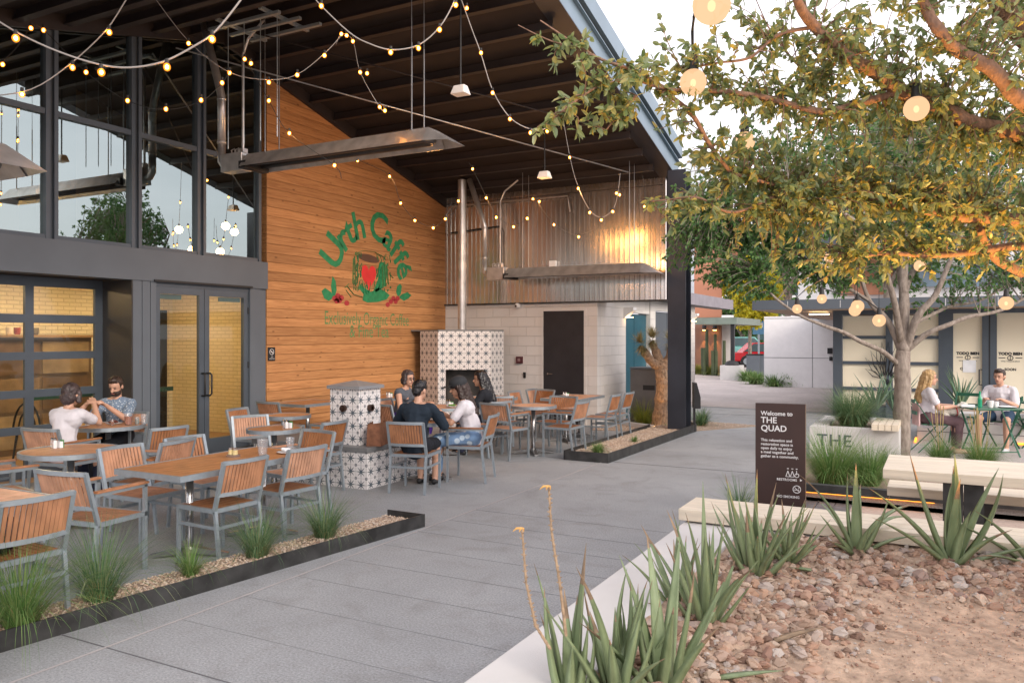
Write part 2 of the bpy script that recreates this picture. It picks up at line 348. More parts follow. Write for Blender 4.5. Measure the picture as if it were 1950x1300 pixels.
m_blocks = blockmat('painted_block_lit_side', (.78,.75,.71), .2, .4, .006, .006, axes=('Y','Z'), nb=.4, mcol=.86)  # same block paint, lighter: open-sky brightness of the side put into the colour
m_brick = blockmat('painted_brick', (.78,.70,.50), .068, .21, .009, .012, axes=('Y','Z'), nb=.9)
m_corr = M('corrugated_steel', (.68,.64,.61), .19, .9, var=.15, vs=5, coord='World', stretch=(3,3,.3))
m_alu = M('aluminium_grey', (.33,.38,.42), .38, .55, var=.08, vs=20)
m_chrome = M('brushed_steel', (.55,.55,.55), .25, 1.0, var=.12, vs=15)
m_duct = M('duct_steel', (.58,.56,.55), .32, .75, var=.2, vs=6)
m_slat = M('teak_slat', (.37,.16,.07), .5, var=.25, vs=14, stretch=(1,1,.4), bump=.1, bs=80)
m_slatt = M('table_slat', (.47,.215,.09), .45, var=.2, vs=10, bump=.1, bs=80)
for _m in (m_slat, m_slatt):
    _n = _m.node_tree.nodes; _l = _m.node_tree.links.new; _b = [x for x in _n if x.type == 'BSDF_PRINCIPLED'][0]
    _oi = _n.new('ShaderNodeObjectInfo'); _hs = _n.new('ShaderNodeHueSaturation'); _mr = _n.new('ShaderNodeMapRange'); _mr.inputs['To Min'].default_value = .72; _mr.inputs['To Max'].default_value = 1.3
    _m2 = _n.new('ShaderNodeMapRange'); _m2.inputs['To Min'].default_value = 1.08; _m2.inputs['To Max'].default_value = .78; _src = _b.inputs['Base Color'].links[0].from_socket
    _l(_oi.outputs['Random'], _mr.inputs['Value']); _l(_oi.outputs['Random'], _m2.inputs['Value']); _l(_mr.outputs[0], _hs.inputs['Value']); _l(_m2.outputs[0], _hs.inputs['Saturation']); _l(_src, _hs.inputs['Color']); _l(_hs.outputs[0], _b.inputs['Base Color'])
m_groove = M('slat_gap', (.04,.02,.012), .9)
m_tile = tilemat('star_tile'); m_slate = M('slate_slab', (.16,.165,.17), .4, var=.15, vs=8, coord='World')
m_glass = glassmat('window_glass', (.70,.76,.74), 2.3, add=.2); m_glass2 = glassmat('door_glass', (.9,.92,.88), 1.5)
m_clear = cupmat('cup_glass', (.95,.96,.97), .2)
m_black = M('black_paint', (.012,.012,.014), .5); m_blackdoor = M('black_door', (.022,.02,.024), .45, coord='World', var=.2)
m_teal = M('teal_door', (.02,.115,.16), .35, var=.15, vs=1.5, coord='World')
m_white = M('white_paint', (.75,.74,.74), .6, coord='World', var=.04); m_paper = M('white_paper', (.8,.82,.85), .7)
m_bark = M('bark', (.23,.13,.085), .9, var=.35, vs=30, bump=1, bs=60, coord='World', stretch=(1,1,.5))
m_barkg = M('grey_bark', (.24,.19,.155), .9, var=.3, vs=22, bump=1, bs=50, coord='World', stretch=(1,1,.4), base2=(.34,.29,.25))
m_leafA = leafmat('broad_leaf', [(.14,.20,.07),(.24,.31,.12),(.36,.39,.15),(.18,.25,.12),(.34,.40,.23),(.52,.40,.08),(.21,.28,.11)], .5, .4, .6)
m_leafB = leafmat('elm_leaf', [(.06,.14,.045),(.11,.22,.07),(.17,.30,.09),(.08,.17,.08)], .45)
m_leafC = leafmat('yellow_leaf', [(.62,.56,.05),(.8,.68,.06),(.42,.50,.07)], .5)
m_grass = leafmat('grass_blade', [(.07,.16,.04),(.13,.26,.07),(.19,.33,.10),(.28,.34,.13),(.10,.20,.06)], .35)
m_grassb = leafmat('blue_grass_blade', [(.06,.13,.05),(.10,.20,.09),(.16,.27,.13),(.30,.33,.17)], .3)
m_straw = leafmat('straw', [(.40,.30,.13),(.5,.4,.2)], .2)
m_bulb = emat('warm_filament', (1,.36,.04), 120.0); m_shell = shellmat('bulb_halo_shell', (1,.24,.02), 1.6, .6); m_socket = M('socket', (.02,.02,.02), .6)  # bulb shell glows orange, standing in for the halo round the filament
m_cable = M('pale_cable', (.33,.31,.30), .6); m_cabled = M('dark_cable', (.02,.02,.02), .7)
m_led = emat('led_strip', (1,.30,.03), 2.2)
m_cream = M('cream_panel', (.90,.82,.64), .6, coord='World', var=.03, vs=.6)
m_pine = M('pale_timber', (.66,.58,.46), .65, var=.12, vs=6, stretch=(.4,3,3), bump=.15, bs=40); m_pined = M('timber_edge', (.45,.29,.16), .65, var=.2, vs=8, stretch=(.4,3,3))
m_green = M('mural_green', (.02,.20,.08), .7, coord='World', var=.25, vs=12); m_greenf = M('mural_green_faded', (.10,.22,.08), .7, coord='World', var=.25, vs=20)
m_red = M('mural_red', (.60,.03,.03), .7); m_cof = M('mural_brown', (.10,.05,.03), .7); m_berry = M('mural_berry', (.35,.03,.035), .7, var=.3, vs=40)
# =================================================================== SETTING: ground
FX = -9.6; WY = 14.8; RY = 8.6; RE = -4.45           # facade plane, end wall plane, ridge, roof edge
def zR(y): return 4.82 + .26 * (WY - y) if y > RY else 4.82 + .26 * (WY - RY) - .26 * (RY - y)
mb = MB(); mb.add([(-400,-60,0),(400,-60,0),(400,700,0),(-400,700,0)], [(0,1,2,3)])
mb.build('paving', m_pave, kind='structure')
mb = MB()
for k in range(44):
    y = 2.96 + .52*k
    if k % 15 == 0: mb.bb(-9.6, -1.72, y-.0035, y+.0035, .001, .004)
mb.build('paving_joints', m_joint, kind='structure')
mb = MB()
for k in range(-3, 9):
    if k % 15: y = 2.96 + .52*k; mb.bb(-4.24, -1.72, y-.0015, y+.0015, .001, .0035)
mb.build('fine_paving_joints', M('fine_joint', (.26,.265,.275), .9, coord='World'), kind='structure')
mb = MB(); mb.bb(-4.26, -4.245, 2.0, 40, .0025, .005); mb.build('paving_seam', m_jlite, kind='structure')
mb = MB(); mb.add([(-7.9,20.6,.006),(6,19.4,.006),(6,60,.006),(-30,60,.006),(-30,24,.006),(-7.9,24,.006)], [(0,1,2,3,4,5)])
mb.build('pale_path', m_pave2, kind='structure')
# patio litter stays out; foreground bed
mb = MB(); mb.bb(-1.705, -1.27, .5, 6.42, .0, .40); mb.bb(-1.27, 6.5, 5.93, 6.42, .0, .398)
mb.build('planter_ledge', m_ledge, bevel=.012, label='pale concrete ledge wrapping the foreground gravel bed', cat='planter wall')
def heightbed(x, y):
    e = min(x+1.27, 5.93-y)
    return .30 + .04*noise.noise(Vector((x*1.3, y*1.3, 0))) + .02*noise.noise(Vector((x*5, y*5, 3))) + .085*max(0, 1-e/1.1)
mb = MB(); nx, ny = 110, 90; x0, x1, y0, y1 = -1.28, 5.0, .2, 5.94
vs = [(x0+(x1-x0)*i/nx, y0+(y1-y0)*j/ny, heightbed(x0+(x1-x0)*i/nx, y0+(y1-y0)*j/ny) + .006*noise.noise(Vector((i*.7, j*.7, 9)))) for j in range(ny+1) for i in range(nx+1)]
mb.add(vs, [(j*(nx+1)+i, j*(nx+1)+i+1, (j+1)*(nx+1)+i+1, (j+1)*(nx+1)+i) for j in range(ny) for i in range(nx)])
mb.build('bare_soil', m_soil, smooth=True, kind='structure')
random.seed(11)
def rock(mb, c, s, flat=.6):
    n = 5; ax = Matrix.Rotation(random.uniform(0,6.3), 3, 'Z') @ Matrix.Rotation(random.uniform(-.5,.5), 3, 'X')
    S = (s*random.uniform(.7,1.3), s*random.uniform(.6,1), s*random.uniform(.4,.8)*flat/.6)
    vs = []
    for zz, rr in ((-.9,.45),(-.25,1),(.4,.85),(.95,.4)):
        for j in range(n):
            a = 6.283*j/n + zz; q = rr*random.uniform(.72,1.15)
            vs.append(Vector(c) + ax @ Vector((S[0]*q*math.cos(a), S[1]*q*math.sin(a), S[2]*zz*random.uniform(.8,1.1))))
    fs = [(i*n+j, i*n+(j+1)%n, (i+1)*n+(j+1)%n, (i+1)*n+j) for i in range(3) for j in range(n)] + [tuple(range(n))[::-1], tuple(3*n+j for j in range(n))]
    mb.add(vs, fs)
m_rock = leafmat('rock', [(.28,.165,.115),(.45,.33,.25),(.18,.11,.08),(.54,.43,.34),(.38,.235,.165),(.48,.44,.40),(.26,.16,.125),(.46,.30,.21)], 0, .85, .2)
mb = MB(); k = 0
while k < 5200:
    x = random.uniform(-1.22, 3.6); y = random.uniform(1.6, 5.9)
    e = min(x+1.27, (5.93-y)*1.0)
    edge = 1.0 + .45*noise.noise(Vector((x*1.2, y*1.2, 5)))
    pr = 1.0 if e < .5*edge else max(0.0, 1-(e-.5*edge)/.65)**1.5
    if random.random() > pr + .012: continue
    s = random.choice((.012,.016,.02,.026,.032,.04,.05)) * (1 if pr > .4 else .55)
    rock(mb, (x, y, heightbed(x, y)+s*random.uniform(-.1,.4)), s); k += 1
mb.build('rock_mulch', m_rock, kind='stuff', label='loose broken brown rocks heaped along the planter ledge', cat='rocks')
mb = MB()
for k in range(20000):
    x = random.uniform(-1.2, 3.6); y = random.uniform(1.4, 5.8); s = random.choice((.003,.004,.006,.009))
    z = heightbed(x, y); a = random.uniform(0, 6.3); c = Vector((x,y,z+s*.3)); u = Vector((math.cos(a),math.sin(a),0))*s; w = Vector((-u.y,u.x,0))*.6
    mb.add([c+u, c+w, c-u, c-w, c+Vector((0,0,s*.7))], [(0,1,4),(1,2,4),(2,3,4),(3,0,4)])
mb.build('soil_pebbles', m_rock, kind='stuff', label='fine pebbles scattered over the bare reddish soil', cat='pebbles')
# picnic area ground: crushed granite beyond the bench, dark pavers by the sign
mb = MB(); mb.bb(-.82, 6, 6.43, 9.18, .001, .006); mb.build('crushed_granite_path', m_dg, kind='structure')
mb = MB()
for i in range(5):
    for j in range(14):
        mb.bb(-1.66+.17*i, -1.5+.17*i, 6.5+.195*j, 6.685+.195*j, .0, .012)
mb.build('dark_pavers', M('paver', (.13,.135,.145), .6, var=.3, vs=6, coord='World'), kind='structure')
mb = MB(); mb.bb(-1.72, 6, 9.2, 12.1, .0, .05); mb.build('grass_bed_soil', m_gravelbed, kind='structure')
# patio edging beds
def gravel_bed(name, poly, z, seed, n, lab):
    """poly: 4 xy corners (front-near, front-far, back-far, back-near)"""
    mbb = MB(); mbb.prism(poly, .0, z-.02); o = mbb.build(name+'_soil', m_gravelbed, kind='structure')
    random.seed(seed); mg = MB()
    for k in range(n):
        a, b = random.random(), random.random()
        p = Vector(poly[0])*(1-a)*(1-b) + Vector(poly[1])*a*(1-b) + Vector(poly[2])*a*b + Vector(poly[3])*(1-a)*b
        s = random.uniform(.006, .012); c = Vector((p.x, p.y, z-.018+random.uniform(0,.008)))
        q = [c + Vector((random.uniform(-s,s)*.5+s*dx, random.uniform(-s,s)*.5+s*dy, s*dz)) for dx,dy,dz in ((1,0,0),(0,1,0),(-1,0,0),(0,-1,0),(0,0,.9))]
        mg.add(q, [(0,1,4),(1,2,4),(2,3,4),(3,0,4)])
    mg.build(name, m_gr, kind='stuff', label=lab, cat='gravel')
m_gr = leafmat('pea_gravel', [(.42,.31,.22),(.55,.43,.32),(.30,.2,.15),(.62,.52,.42),(.45,.38,.33)], 0, .9, .2)
c1 = (-4.76, 2.2); c2 = (-4.29, 6.25)
gravel_bed('near_bed_gravel', [(-4.80,2.0),(-4.31,6.23),(-4.72,6.23),(-5.2,2.0)], .085, 3, 5500, 'tan pea gravel strip behind the near black steel edging')
gravel_bed('far_bed_gravel', [(-4.16,10.64),(-4.08,14.95),(-4.82,14.95),(-4.82,10.64)], .10, 4, 6000, 'tan pea gravel in the far steel edged bed below the steel post')
gravel_bed('wall_bed_gravel', [(-4.1,14.96),(-3.2,16.4),(-5.95,16.9),(-5.95,14.5)], .04, 5, 2500, 'gravel ground around the desert tree near the block wall')
gravel_bed('corner_bed_gravel', [(-4.83,14.5),(-4.83,14.95),(-5.9,15.4),(-5.9,14.2)], .03, 6, 1200, 'gravel patch at the corner of the white block wall')
def edging(name, pts, h, lab, t=.012):
    mbb = MB()
    for a, b in zip(pts, pts[1:]):
        a = Vector((*a, h/2)); b = Vector((*b, h/2)); d = (b-a).normalized()*t/2
        mbb.bar(a-d, b+d, t, h)
    return mbb.build(name, m_steel, label=lab, cat='edging')
edging('steel_edging', [(-4.86,1.4),(-4.30,6.26),(-4.72,6.26)], .12, 'long black steel edging along the near patio strip with grass tufts')
edging('steel_edging', [(-4.83,14.5),(-4.83,10.62),(-4.15,10.62),(-4.07,14.98),(-4.3,15.4)], .14, 'low dark steel edging around the gravel bed below the tall steel post')
mb = MB(); mb.bar((-5.55,15.1,.05),(-4.85,14.75,.05), .08, .1); mb.build('stone_kerb', m_ledge, label='short pale stone kerb beside the desert tree bed', cat='kerb')

# =================================================================== CAFE BUILDING
cafe = thing('cafe_building', (FX, RY, 0), 'cafe front with charcoal framed glazing and wood clad gable wall', 'building')
def part(name, mbb, mat, parent=cafe, **k): return mbb.build(name, mat, parent, world=True, **k)
# wood wall: from y=9.5 to 14.8 following the roof
YW = onX(508, 600, FX).y
mb = MB(); mb.slab([(FX,YW,0),(FX,WY,0),(FX,WY,zR(WY)+.05),(FX,YW,zR(YW)+.05)], (-.25,0,0)); part('wood_wall', mb, m_wood, label='orange brown horizontal board wall')
# spandrel beam
mb = MB(); mb.bb(FX-.25, FX+.03, .5, YW-.004, 2.56, 2.99); part('spandrel_beam', mb, m_charp)
mb = MB(); mb.bb(FX+.03, FX+.055, 7.38, 9.16, 2.555, 2.585); part('door_drip_cap', mb, m_black)
# upper glazing
bx = [2.46-1.17, 2.46, 3.63, 4.8, 5.97, 7.14, 8.22, 9.40]
ZT = 4.54
for i, y in enumerate(bx):
    top = min(zR(y-.1), zR(y+.1)) - .06
    mb = MB(); wv = .05 if y < 9.3 else .035
    mb.bb(FX-.09, FX+.02, y-wv-.045, y-.045+.0, 2.992, top)
    if y < 9.3: mb.bb(FX-.09, FX+.02, y+.012, y+wv+.012, 2.992, top)
    mb.bb(FX-.07, FX-.02, y-.046, y+.013, 2.992, top)
    part('mullion', mb, m_char)
for a, b in zip(bx, bx[1:]):
    ya, yb = a+.063, b-.096
    mb = MB(); mb.bb(FX-.08, FX+.01, ya, yb, ZT-.035, ZT+.035); part('transom', mb, m_char)
    mb = MB(); mb.bb(FX-.08, FX+.01, ya, yb, 2.993, 3.04); part('glazing_rail', mb, m_char); mb = MB()
    mb.slab([(FX-.08,ya,zR(ya)-.14),(FX-.08,yb,zR(yb)-.14),(FX-.08,yb,zR(yb)-.04),(FX-.08,ya,zR(ya)-.04)], (.09,0,0)) if not (a < RY < b) else mb.slab([(FX-.08,ya,zR(ya)-.14),(FX-.08,RY,zR(RY)-.14),(FX-.08,yb,zR(yb)-.14),(FX-.08,yb,zR(yb)-.04),(FX-.08,RY,zR(RY)-.04),(FX-.08,ya,zR(ya)-.04)], (.09,0,0))
    part('glazing_rail', mb, m_char)
    mb = MB(); mb.add([(FX-.04,ya,3.04),(FX-.04,yb,3.04),(FX-.04,yb,ZT-.035),(FX-.04,ya,ZT-.035)], [(0,1,2,3)]); part('window_pane', mb, m_glass)
    mb = MB(); mb.add([(FX-.04,ya,ZT+.035),(FX-.04,yb,ZT+.035),(FX-.04,yb,zR(yb)-.14)] + ([(FX-.04,RY,zR(RY)-.14)] if a < RY < b else []) + [(FX-.04,ya,zR(ya)-.14)], [tuple(range(5 if a < RY < b else 4))]); part('window_pane', mb, m_glass)
# lower storey: jambs
GX = FX-.6
mb = MB(); mb.bb(GX-.1, FX+.01, 7.05, 7.07, 0, 2.56); part('garage_recess_return', mb, M('dark_return', (.035,.032,.03), .35, coord='World'))
mb = MB()
for ya, yb in ((7.07,7.2),(7.215,7.33),(7.345,7.43)): mb.bb(FX-.2, FX+.012, ya, yb, 0, 2.56)
mb.bb(FX-.2, FX, 7.07, 7.43, 0, 2.55); part('door_surround', mb, m_charp); mb = MB(); mb.bb(FX-.2, FX+.006, 9.15, 9.37, 0, 2.56); mb.bb(FX-.2, FX-.02, 9.37, YW-.004, 0, 2.56); part('door_surround', mb, m_charp)
# doors
def leaf(y0, y1, hinge):
    mb = MB(); X0, X1 = FX-.09, FX-.03; w = .085
    mb.bb(X0, X1, y0, y0+w, .02, 2.50); mb.bb(X0, X1, y1-w, y1, .02, 2.50); mb.bb(X0, X1, y0+w, y1-w, .02, .27); mb.bb(X0, X1, y0+w, y1-w, 2.40, 2.50)
    d = part('door', mb, m_char)
    mb = MB(); mb.add([(FX-.06,y0+w,.27),(FX-.06,y1-w,.27),(FX-.06,y1-w,2.4),(FX-.06,y0+w,2.4)], [(0,1,2,3)]); part('door_pane', mb, m_glass2, d)
    yh = y1-.04 if hinge < 0 else y0+.04
    mb = MB(); s = .16*(-1 if hinge < 0 else 1)
    mb.tube([(X1,yh,.92),(X1+.07,yh,.92),(X1+.085,yh+s*.1,.95),(X1+.085,yh+s*.1,1.22),(X1+.07,yh,1.25),(X1,yh,1.25)], .014, 8); part('door_handle', mb, m_black, d, smooth=True)
    mb = MB(); mb.bb(X0-.05, X0-.01, y0+.1 if hinge < 0 else y1-.5, y0+.5 if hinge < 0 else y1-.1, 2.33, 2.395); part('door_closer', mb, M('closer_green', (.06,.10,.08), .4), d)
    mb = MB()
    for z in (.55, 1.35, 2.2): mb = MB(); mb.tube([(X1+.008, y0+.004 if hinge < 0 else y1-.004, z-.05),(X1+.008, y0+.004 if hinge < 0 else y1-.004, z+.05)], .012, 8); part('door_hinge', mb, m_black, d)
leaf(7.44, 8.285, -1); leaf(8.295, 9.14, 1)
# garage door (glazed sectional)
gd = thing('glazed_garage_door', (GX, 5, 0), 'charcoal sectional glass garage door with warm lit room behind', 'garage door')
mb = MB(); cols = [1.5, 2.62, 3.76, 4.9, 6.05, 7.0]; rails = [(.0,.13),(.56,.66),(1.02,1.12),(1.50,1.60),(1.97,2.08),(2.44,2.56)]
for z0, z1 in rails: mb.bb(GX-.05, GX, 1.2, 7.05, z0, z1)
for y in cols:
    for (a, b), (c, d) in zip(rails, rails[1:]): mb.bb(GX-.048, GX-.002, y-.06, y+.05, b, c)
mb.build('door_frame', m_char, gd, world=True)
for (a, b), (c, d) in zip(rails, rails[1:]):
    for ya, yb in zip([1.2]+cols, cols):
        m2 = MB(); m2.add([(GX-.025,ya+.05,b),(GX-.025,yb-.06,b),(GX-.025,yb-.06,c),(GX-.025,ya+.05,c)], [(0,1,2,3)]); m2.build('glass_panel', m_glass2, gd, world=True)
# interior shell
mb = MB(); mb.bb(GX-.1, FX-.252, .5, 7.05, 2.561, 2.60); part('recess_soffit', mb, m_ceil); mb = MB(); mb.bb(GX-.15, GX-.051, .5, 7.05, 2.50, 2.699); part('recess_header', mb, m_ceil)
mb = MB(); mb.bb(FX-.1, FX-.02, 7.431, 9.149, 2.502, 2.559); part('door_header', mb, m_char)
IX = -13.2
mb = MB(); mb.bb(IX-.1, FX-.25, .4, 10.6, -.02, .004); part('interior_floor', mb, M('cafe_floor', (.30,.18,.09), .4, coord='World'))
mb = MB(); mb.bb(IX-.2, IX, .3, 10.7, 0, 2.75); part('interior_brick_wall', mb, m_brick)
mb = MB(); mb.bb(IX, FX-.25, 10.6, 10.7, 0, 2.75); mb.bb(IX, FX-.26, .3, .4, 0, 2.75); part('interior_side_wall', mb, blockmat('painted_brick_side', (.75,.62,.36), .068, .21, .009, .012, axes=('X','Z'), nb=.9))
mb = MB(); mb.bb(IX, GX-.1, .4, 10.6, 2.7, 2.76); part('interior_ceiling', mb, M('cafe_ceiling', (.5,.42,.3), .8))
mb = MB(); mb.bb(IX-.05, IX+.03, 9.3, 10.45, 0, 2.3); part('dark_inner_doorway', mb, m_black)
mb = MB(); mb.bb(IX-.8, IX-.7, .3, 10.7, 2.75, 6.5); part('upper_back_wall', mb, M('hall_brown', (.22,.12,.045), .7, coord='World', var=.3, vs=1))
mb = MB(); mb.bb(IX-.8, FX-.3, 10.65, 10.75, 2.75, 6.2); mb.bb(IX-.8, FX-.3, .2, .3, 2.75, 5.2); part('upper_side_wall', mb, m_ceil)
for y in (2.6, 4.6, 6.5, 8.4, 10.1):
    mb = MB(); mb.bb(IX-.7, IX-.2, y-.35, y+.35, 2.76, zR(y)-.1); part('inner_column', mb, m_black)
mb = MB(); mb.bb(IX-.8, FX-.26, .2, 10.6, 2.762, 2.80); part('light_lid', mb, m_ceil)  # added lid over the lower room, keeps its lamplight out of the upper hall
for (y, x) in ((3.0,-11.9),(5.2,-12.0),(7.4,-12.0),(9.2,-12.0)):
    lp = thing('ceiling_lamp', (x, y, 2.69), {3.0:'leftmost warm ceiling lamp inside the cafe',5.2:'warm ceiling lamp inside behind the garage door',7.4:'warm ceiling lamp inside left of the glass doors',9.2:'warm ceiling lamp inside behind the right door leaf'}[y], 'lamp')
    m2 = MB(); m2.lathe([(.14,-.03),(.14,.0)], n=16); m2.build('lamp_glass', emat('cafe_lamp', (1,.70,.38), 80.0), lp)
# shelf cabinet with mugs, counter and frames inside
cab = thing('mug_cabinet', (-12.6, 6.6, 0), 'brown cabinet with mugs on top seen through the garage door', 'cabinet')
mb = MB(); mb.bb(-12.9, -12.3, 5.0, 8.3, 0, 1.78); mb.build('carcass', M('cabinet_wood', (.22,.14,.07), .6), cab, world=True)
for k_ in range(4):
    for z_ in (.1, .66, 1.22): MB().bb(-12.299, -12.28, 5.05+.81*k_, 5.05+.81*k_+.76, z_, z_+.5).build('cabinet_door', M('cabinet_front_%d' % ((k_+int(z_*2)) % 3), [(.30,.19,.09),(.20,.12,.06),(.40,.28,.14)][(k_+int(z_*2)) % 3], .5, var=.25), cab, world=True)
mb = MB(); mb.bb(-12.92, -12.25, 4.95, 8.35, 1.782, 1.82); mb.build('top', M('cabinet_top', (.38,.23,.10), .5), cab, world=True)
for k, y in enumerate((5.95, 6.2, 6.5, 6.62, 6.85, 7.1, 7.22, 7.5)):
    o = MB().lathe([(.035,0),(.045,.02),(.05,.11),(.042,.11),(.038,.02)], (0,0,0), 12).build('mug', M('mug_%d' % k, [(.05,.02,.015),(.6,.55,.5),(.25,.04,.03),(.1,.09,.07)][k % 4], .3), label=['dark','cream','red','grey'][k%4]+' mug on the cabinet inside, '+['first','second','third','fourth','fifth','sixth','seventh','last'][k]+' from the left', cat='mug', group='mugs on the cabinet')
    o.location = (-12.5, y, 1.822)
cnt = thing('service_counter', (-12, 4.3, 0), 'warm lit pastry counter at the far left inside the cafe', 'counter')
mb = MB(); mb.bb(-12.4, -11.8, 2.2, 5.2, 0, 1.1); mb.build('counter_body', m_cream, cnt, world=True); mb = MB(); mb.bb(-12.45, -11.75, 2.15, 5.25, 1.102, 1.14); mb.build('counter_top', m_slate, cnt, world=True)
mb = MB(); mb.bb(IX+.002, IX+.03, 7.95, 8.2, 1.05, 1.75); ps = mb.build('wall_poster', M('poster_yellow', (.55,.42,.02), .5), label='yellow poster on the brick wall inside the left door leaf', cat='poster')
mb = MB(); mb.bb(IX+.031, IX+.034, 8.01, 8.14, 1.38, 1.6); mb.build('poster_picture', M('poster_brown', (.1,.05,.02), .5), ps)
mb = MB(); mb.bb(IX+.002, IX+.03, 7.55, 7.68, 1.58, 1.7); mb.bb(IX+.002, IX+.03, 7.57, 7.72, 1.40, 1.52); mb.build('thermostat', m_slate, label='two small wall controls on the brick inside the door', cat='thermostat')
st = thing('queue_stanchion', (-11.2, 7.9, 0), 'black queue stanchion with green belt inside the glass doors', 'stanchion')
MB().lathe([(.16,0),(.16,.015),(.03,.03),(.025,.9),(.04,.92),(.04,1.0),(.02,1.02)], n=14).build('post', m_black, st)
mb = MB(); mb.bb(-.01, .01, -1.2, 1.1, .9, .97); mb.build('belt', M('belt_green', (.03,.09,.06), .6), st)
# bentwood chairs inside
def bentwood(x, y, rz, lab):
    t = thing('bentwood_chair', (x, y, 0), lab, 'chair', 'bentwood chairs inside the cafe', rz); mw = m_black
    MB().lathe([(.2,.44),(.21,.46),(.2,.475)], n=20).build('seat', mw, t)
    m2 = MB(); m2.tube([(.19*math.cos(a), -.17, .46+.42*math.sin(a)) for a in [math.pi*k/12 for k in range(13)]], .014, 6); m2.tube([(.12*math.cos(a), -.165, .46+.30*math.sin(a)) for a in [math.pi*k/12 for k in range(13)]], .012, 6); m2.build('backrest', mw, t, smooth=True)
    for sx in (-1, 1):
        for sy in (-1, 1): MB().tube([(.15*sx,.14*sy,.45),(.19*sx,.2*sy,0)], [.017,.012], 6).build('leg', mw, t)
bentwood(-10.9, 5.75, 2.2, 'black bentwood chair at the far left inside the garage door')
bentwood(-11.0, 7.75, -1.2, 'black bentwood chair seen through the left glass door leaf')
bentwood(-11.2, 6.7, .5, 'black bentwood chair indoors behind the bearded man')
# small mounted sign on the wood wall near the frame
ns = thing('no_smoking_plaque', (FX, 9.66, 1.5), 'small black no smoking plaque on the wood wall by the glazing', 'sign')
yA = onX(509.5, 670, FX).y; yB = onX(523, 670, FX).y
ns.location = (FX, (yA+yB)/2, 1.5)
mb = MB(); mb.bb(FX+.002, FX+.012, yA, yB, 1.40, 1.62); mb.build('plate', m_black, ns, world=True)
mb = MB(); cc = Vector((FX+.014, (yA+yB)/2, 1.545)); 
mb.tube([cc + Vector((0, .045*math.cos(a), .045*math.sin(a))) for a in [6.2832*k/20 for k in range(21)]], .004, 5); mb.bar(cc+Vector((0,-.03,.03)), cc+Vector((0,.03,-.03)), .006, .006); mb.bar(cc+Vector((0,-.025,0)), cc+Vector((0,.025,0)), .008, .008)
put_text(mb, 'NO', .028, (FX+.0135, (yA+yB)/2-.016, 1.455), (0,1,0), (0,0,1)); put_text(mb, 'SMOKING', .026, (FX+.0135, (yA+yB)/2-.052, 1.425), (0,1,0), (0,0,1)); mb.build('lettering', m_white, ns, world=True)
# mural painted on boards
XM = FX+.003
def mpt(y, z): return (XM, y, z)
yc = onX(700, 500, FX).y; zc = onX(700, 500, FX).z
py = lambda px, pyy: (lambda p: (p.y, p.z))(onX(px, pyy, FX))
mb = MB(); c0 = py(697, 530); p_l = py(618, 500); p_t = py(700, 425); p_r = py(775, 505)
# circle through the three arc points (baseline)
def circ(a, b, c):
    ax, ay = a; bx_, by = b; cx_, cy = c; d = 2*(ax*(by-cy)+bx_*(cy-ay)+cx_*(ay-by))
    ux = ((ax*ax+ay*ay)*(by-cy)+(bx_*bx_+by*by)*(cy-ay)+(cx_*cx_+cy*cy)*(ay-by))/d; uy = ((ax*ax+ay*ay)*(cx_-bx_)+(bx_*bx_+by*by)*(ax-cx_)+(cx_*cx_+cy*cy)*(bx_-ax))/d
    return ux, uy, math.hypot(ax-ux, ay-uy)
uy0, uz0, ur = circ(py(648,502), py(700,452), py(757,520))
a_l = math.atan2(py(640,508)[1]-uz0, py(640,508)[0]-uy0); a_r = math.atan2(py(762,530)[1]-uz0, py(762,530)[0]-uy0)
word = 'Urth Caff\u00e9'; wts = [1.35, .75, .75, 1.05, .6, 1.25, .95, .7, .7, .9]; tot = sum(wts); acc = 0
for ch, w in zip(word, wts):
    ang = a_l + (a_r-a_l)*((acc+w/2)/tot); acc += w
    if ch == ' ': continue
    up = Vector((0, math.cos(ang), math.sin(ang))); rt = Vector((0, math.sin(ang), -math.cos(ang)))
    sz = .80 if ch.isupper() else .72
    vs, fs = text_polys(ch, sz, 'CENTER', bold=.018)
    og = Vector((XM, uy0, uz0)) + up*ur
    mb.add([og + rt*v.x + up*v.y for v in vs], fs)
part('mural_lettering', mb, m_green)
def poly2(mbb, pts, x=XM): mbb.add([(x, p[0], p[1]) for p in pts], [tuple(range(len(pts)))])
def px_poly(mbb, pts, x=XM): poly2(mbb, [py(*p) for p in pts], x)
mb = MB()
px_poly(mb, [(684,540),(694,548),(706,556),(720,548),(724,538),(722,548),(735,556),(742,562),(736,570),(720,575),(700,576),(690,572),(692,560),(684,550)])
px_poly(mb, [(722,500),(729,499),(737,505),(736,530),(733,545),(728,549),(716,556),(712,552),(720,530)], XM)
random.seed(8)
for k in range(150):
    x_ = random.choice((random.uniform(672,687), random.uniform(716,744), random.uniform(674,735))); y_ = random.uniform(486,556) if x_ < 688 or x_ > 716 else random.uniform(543,560)
    a_ = Vector((XM, *py(x_, y_))); mb.bar(a_, a_+Vector((0,random.uniform(-.02,.02),random.uniform(.03,.10))), .003, random.uniform(.01,.035), up=(1,0,0))
part('mural_cup', mb, m_green)
mb = MB(); random.seed(5)
for (xa, ya, xb, yb) in ((672,492,671,540),(674,488,676,545),(680,500,679,540),(731,498,733,545),(727,505,728,548),(735,506,738,540),(675,484,690,477),(690,477,712,480),(712,480,730,490),(660,545,672,560),(672,560,690,566),(658,552,668,566),(740,520,748,530),(664,540,656,548)):
    mb.bar((XM, *py(xa, ya)), (XM, *py(xb, yb)), .004, .03+.03*random.random(), up=(1,0,0))
part('mural_cup_shading', mb, m_greenf)
